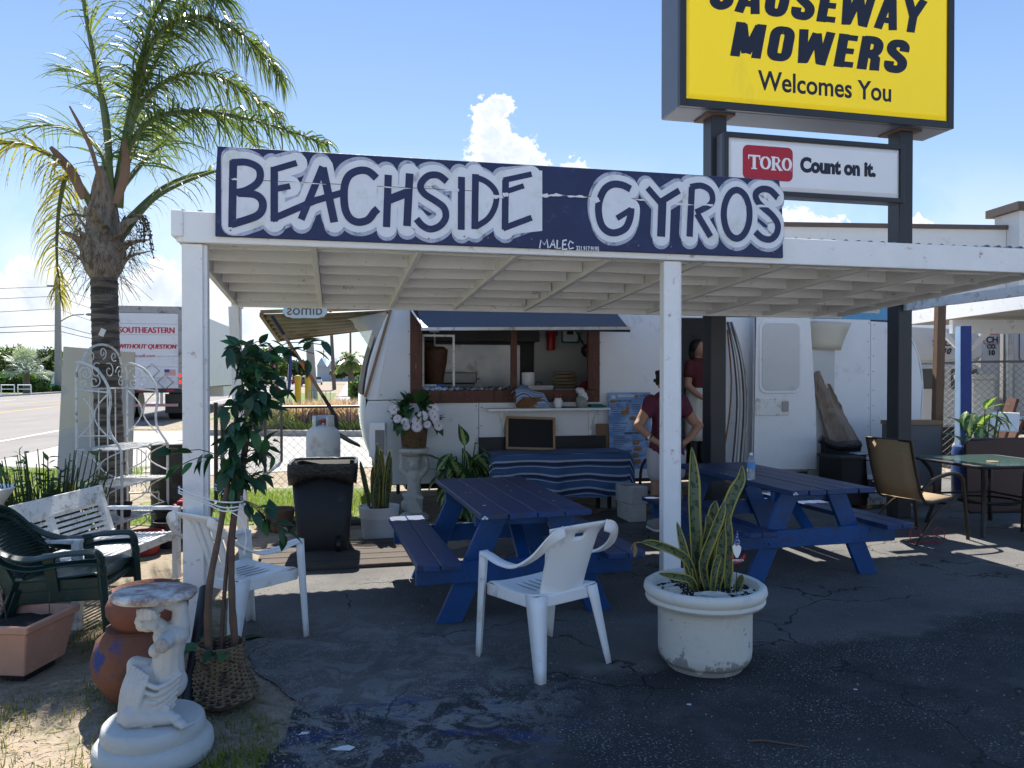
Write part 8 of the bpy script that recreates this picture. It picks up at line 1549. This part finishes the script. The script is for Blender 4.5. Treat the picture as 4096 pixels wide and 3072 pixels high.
def hedge(label, x0, x1, y, h, m, n, seed, leaf=.12, d=1.2, name='hedge'):
    rg = random.Random(seed); t = thing(name, label, 'hedge', ((x0 + x1) / 2, y, 0)); lb = MB()
    for k in range(n):
        a, b, c = rg.uniform(-1, 1), rg.uniform(-1, 1), rg.uniform(0, 1); q = max(abs(a), abs(b), c)
        if q < .75: continue
        p = Vector((a * (x1 - x0) / 2, b * d, h * c * (1 - .18 * a * a + .08 * math.sin(9 * a)))); d1 = Vector((rg.uniform(-1, 1), rg.uniform(-1, 1), rg.uniform(-1, 1))).normalized() * leaf; d2 = d1.cross(Vector((rg.uniform(-1, 1), rg.uniform(-1, 1), .5))).normalized() * leaf * .5; lb.add([p - d1, p + d2, p + d1, p - d2], [(0, 1, 2, 3)])
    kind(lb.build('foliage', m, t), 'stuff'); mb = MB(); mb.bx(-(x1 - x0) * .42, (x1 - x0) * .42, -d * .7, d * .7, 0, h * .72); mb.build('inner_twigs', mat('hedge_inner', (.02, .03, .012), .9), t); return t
hedge('clipped bright green hedge across the highway', -52, -46.2, 76, 1.95, HEDG, 2600, 1, .22); hedge('rounded green hedge beside the far sidewalk', -9.6, -7.6, 46, 1.6, HEDG, 1500, 2, .14, .8); hedge('flowering low bed along the white sign wall', -52, -44, 80, .55, LIME, 1500, 3, .2, .8)
ww_ = thing('sign_wall', 'low white curved entrance wall with turquoise band across the highway', 'wall', (-49.3, 84, 0)); mb = MB(); mb.prism([(-2.0, .3), (4.6, .3), (4.6, 1.5), (3.2, 1.45), (1.6, 1.6), (.8, 1.95), (-2.0, 2.05)], .3, upm(0, .3, 0)); mb.build('wall_panel', WHITE, ww_); mb = MB(); mb.bx(-2.0, 4.6, -.01, -.001, .35, .75); mb.build('turquoise_band', mat('turquoise', (.06, .30, .32), .6, .3, 2), ww_)
text(ww_, 'lettering', 'ALT', .45, RED, (-1.5, -.005, 1.45), ext=.003, off=.01)
for x in (-2.2, 1.0, 4.8): mb = MB(); mb.bx(x - .14, x + .14, -.05, .3, 0, 2.2); mb.build('pillar', WHITE, ww_)
for x in (-2.2, 3.2): mb = MB(); mb.ell((x, .1, 2.5), .28, 12, 8); mb.build('globe_lamp', mat('globe', (.75, .75, .72), .4), ww_, smooth=True); mb = MB(); mb.tube([(x, .1, 2.1), (x, .1, 2.25)], .06, 6); mb.build('lamp_stem', WHITE, ww_)
for k, (x, lb_) in enumerate(((-42.3, 'pale rail nearer the left edge across the highway'), (-40.9, 'pale rail nearer the pole across the highway'))):
    t = thing('barrier_rail', lb_, 'rail', (x, 64.5, 0), 0, 'rails across the highway'); mb = MB(); mb.tube([(-.55, 0, 0), (-.55, 0, .85), (.55, 0, .85), (.55, 0, 0)], .05, 6); mb.build('hoop', PLASTW, t); mb = MB(); mb.tube([(-.55, 0, .5), (.55, 0, .5)], .04, 6); mb.build('mid_rail', PLASTW, t)
YB = mat('safety_yellow', (.62, .38, .03), .5, .1)
for k, (x, y, l_) in enumerate(((-10.3, 37, 'tall yellow bollard nearer the flags'), (-10.62, 40, 'tall yellow bollard nearer the leaning pole'))):
    t = thing('bollard', l_, 'bollard', (x, y, 0), 0, 'yellow bollards by the far driveway'); MB().lathe([(.15, 0), (.15, 1.42), (.17, 1.44), (.17, 1.56), (.12, 1.62), (.01, 1.64)], 14).build('sleeve', YB, t, smooth=True, ang=40)
rt = thing('bike_rack', 'grey metal rail rack between the yellow bollards', 'rack', (-9.9, 38.5, 0))
for k in range(6): mb = MB(); mb.tube([(.22 * k - .3, 0, 0), (.22 * k - .3, 0, .85)], .02, 5); mb.build('bar', STEEL, rt)
mb = MB(); mb.tube([(-.3, 0, .85), (.8, 0, .85)], .025, 5); mb.build('top_bar', STEEL, rt)
for (x, y, c, l_, nm_, ln) in ((-10.6, 35, (.55, .08, .12), 'red and pink feather flag leaning by the road', 'pink', -.5), (-10.7, 36.5, (.10, .38, .60), 'blue and yellow feather flag beside the pink one', 'blue', .15)):
    t = thing('feather_flag', l_, 'flag', (x, y, 0), 0, 'feather flags by the road'); mb = MB(); mb.tube([(0, 0, 0), (ln * .6, 0, 2.0), (ln, 0, 3.1)], .02, 5); mb.build('pole', STEEL, t); P = [[Vector((ln * .6 * z / 2 - .02, 0, z)), Vector((ln * .6 * z / 2 + .17 * max(0, math.sin(PI * min(1, (z - .5) / 2.5))) ** .6 + .01, .04 * math.sin(z * 3), z))] for z in [.5 + .2 * k for k in range(13)]]; MB().grid(P).build('banner', mat('flag_' + nm_, c, .7, .3, 3, .1, 10, dirt=(.6, .45, .1) if nm_ == 'blue' else (.6, .5, .45), damt=.3, dscale=2.5), t, smooth=True, sol=.006)
def plume(name, label, x, y, rx, h, m, n, seed, cat='plant', g=None):
    rg = random.Random(seed); t = thing(name, label, cat, (x, y, 0), 0, g); lb = MB()
    for k in range(n):
        a = rg.uniform(0, 6.28); r_ = rg.uniform(0, rx * .5); p = Vector((r_ * math.cos(a), r_ * math.sin(a), 0)); e = p + Vector((math.cos(a) * rx * rg.uniform(.3, .8), math.sin(a) * rx * .6, h * rg.uniform(.6, 1.05))); mid = p.lerp(e, .55) + Vector((0, 0, h * .2)); w = Vector((rg.uniform(-1, 1), rg.uniform(-1, 1), 0)).normalized() * .016 * (h + .4)
        lb.add([p - w, p + w, mid + w, mid - w, e], [(0, 1, 2, 3), (3, 2, 4)])
    kind(lb.build('blades', m, t), 'stuff'); return t
PINK = leafmat('pink_plume', (.40, .27, .26), (.52, .38, .36), .8, .3); SPIK = leafmat('spiky_leaf', (.15, .18, .06), (.26, .28, .10), .6, .3); DKB = leafmat('dark_shrub', (.05, .08, .03), (.09, .12, .05), .8, .2)
PN = ['pink plume grass clump nearest the trailer end', 'pink plume grass clump behind the shovel handle', 'pink plume grass clump by the spiky plants', 'pink plume grass clump in the middle of the bed']
for k, (x, y) in enumerate(((-4.6, 22), (-5.4, 22.6), (-6.2, 22.2), (-5.0, 23.2))): plume('plume_grass', PN[k], x, y, .75, .95, PINK, 420, 20 + k, g='pink plume grasses in the bed')
SN = ['pale spiky plant at the left end of the bed', 'pale spiky plant beside the plume grasses', 'small pale spiky plant at the front of the bed']
for k, (x, y) in enumerate(((-7.3, 22.0), (-6.7, 21.6), (-6.9, 22.8))): plume('spiky_plant', SN[k], x, y, .8, .75, SPIK, 130, 30 + k, g='spiky plants in the bed')
for k, x in enumerate((-4.4, -5.6, -6.9)): plume('low_shrub', ['dark low shrub near the trailer end', 'dark low shrub under the plume grasses', 'dark low shrub under the spiky plants'][k], x, 21.2, .9, .45, DKB, 260, 40 + k, g='low shrubs in the bed')
kc = MB((-5.6, 20.6, 0)); kc.bar((-8.4, 20.9, .07), (-3.0, 20.3, .07), .3, .16); o = kc.build('kerb', CONC); o.location = (-5.6, 20.6, 0); kind(o, 'structure')
gbld = thing('gabled_building', 'pale blue grey building with twin gables at the end of the highway', 'building', (-52, 225, 0)); mb = MB(); mb.bx(-5, 9, 0, 10, 0, 4.4); mb.build('wall', mat('pale_wall', (.45, .48, .52), .8), gbld); mb = MB(); mb.add([(-5.5, -.5, 4.4), (9.5, -.5, 4.4), (9.5, 10, 4.4), (-5.5, 10, 4.4), (-4, 5, 6.6), (8, 5, 6.6)], [(0, 1, 5, 4), (1, 2, 5), (2, 3, 4, 5), (3, 0, 4)]); mb.build('roof', mat('pale_roof', (.62, .63, .64), .7), gbld)
for x in (-3.5, -.2): mb = MB(); mb.add([(x - 1.5, -1, 4.4), (x + 1.5, -1, 4.4), (x, -1, 7.0), (x - 1.5, 4, 4.4), (x + 1.5, 4, 4.4), (x, 4, 7.0)], [(0, 1, 2), (0, 2, 5, 3), (1, 4, 5, 2)]); mb.build('gable', mat('gable_blue', (.36, .44, .52), .7), gbld)
CC = [((.7, .7, .7), 'white'), ((.05, .05, .06), 'black'), ((.35, .36, .38), 'silver'), ((.7, .7, .7), 'white'), ((.3, .03, .03), 'red'), ((.7, .7, .7), 'white')]
CL = ['white car nearest on the far carriageway', 'black car in the distant queue', 'silver car in the distant queue', 'white car in the middle of the distant queue', 'red car in the distant queue', 'white car at the end of the distant queue']
for k, (x, y) in enumerate(((-33, 100), (-31.5, 118), (-38, 126), (-35.5, 140), (-42, 150), (-46, 165))):
    t = thing('car', CL[k], 'car', (x, y, 0), math.atan2(.206, .978), 'cars far down the highway'); mb = MB(); mb.prism([(-2.2, .35), (2.2, .35), (2.25, .8), (1.2, .95), (-2.2, .95)], 1.7, Matrix.Rotation(PI / 2, 4, 'Z') @ upm(0, .85, 0)); mb.build('body', mat('car_' + CC[k][1], CC[k][0], .3), t, bev=.06); mb = MB(); mb.prism([(-1.8, .95), (1.1, .95), (.5, 1.45), (-1.2, 1.47)], 1.5, Matrix.Rotation(PI / 2, 4, 'Z') @ upm(0, .75, 0)); mb.build('cabin', mat('cab_glass', (0, 0, 0)), t, bev=.05)
    for wx in (-.8, .8):
        for wy in (-1.35, 1.35): mb = MB(); mb.tube([(wx - .1, wy, .33), (wx + .1, wy, .33)], .33, 12); mb.build('wheel', BLACKPL, t)
spm = thing('date_palm', 'small date palm beside the far sidewalk', 'palm tree', (-13.0, 62, 0)); mb = MB(); mb.tube([(0, 0, 0), (0, 0, 3.0)], [.25, .2], 8); mb.build('trunk', WPOLE, spm); lb = MB(); rg = random.Random(90)
for k in range(22):
    a = rg.uniform(0, 6.28); e = rg.uniform(-.1, 1.2); d = Vector((math.cos(a) * math.cos(e), math.sin(a) * math.cos(e), math.sin(e))); pts = [Vector((0, 0, 3)) + d * (1.7 * t_) - Vector((0, 0, 1.0 * t_ * t_)) for t_ in (0, .25, .5, .75, 1)]; side = d.cross(Vector((0, 0, 1))).normalized()
    for i in range(4):
        for s_ in (-1, 1): lb.add([pts[i], pts[i + 1], pts[i + 1] + side * s_ * .28 + Vector((0, 0, -.18)), pts[i] + side * s_ * .22 + Vector((0, 0, -.1))], [(0, 1, 2, 3)])
kind(lb.build('fronds', leafmat('date_palm', (.09, .12, .035), (.15, .17, .05), .5, .3), spm), 'stuff')
# litter on the paving
rg = random.Random(61); LIT = mat('litter_white', (.62, .62, .60), .8, .1)
for k, (x, y, s_, l_) in enumerate(((-.72, 3.28, .05, 'torn white paper scrap on the paving near the statue'), (-.93, 3.42, .03, 'small white paper scrap beside the statue'), (1.32, 4.62, .05, 'pale scrap lying behind the concrete planter'), (.86, 3.72, .014, 'white pebble in front of the concrete planter'), (1.75, 3.9, .012, 'white pebble on the open paving'))):
    n = 11; mb = MB(); mb.prism([(s_ * math.cos(2 * PI * j / n) * rg.uniform(.4, 1.2), s_ * .6 * math.sin(2 * PI * j / n) * rg.uniform(.4, 1.2)) for j in range(n)], .003, Matrix.Rotation(.0, 4, 'X')); o = mb.build('paper_scrap', LIT); o.location = (x, y, .003); tag(o, l_, 'litter')
o = MB().tube(spline([(-.12, .02, .006), (-.05, .025, .007), (.03, .0, .006), (.12, -.03, .005)], 4), .0035, 5).build('twig', mat('twig_brown', (.14, .08, .05), .8)); o.location = (1.15, 3.32, 0); tag(o, 'thin brown twig lying on the dark paving', 'twig')
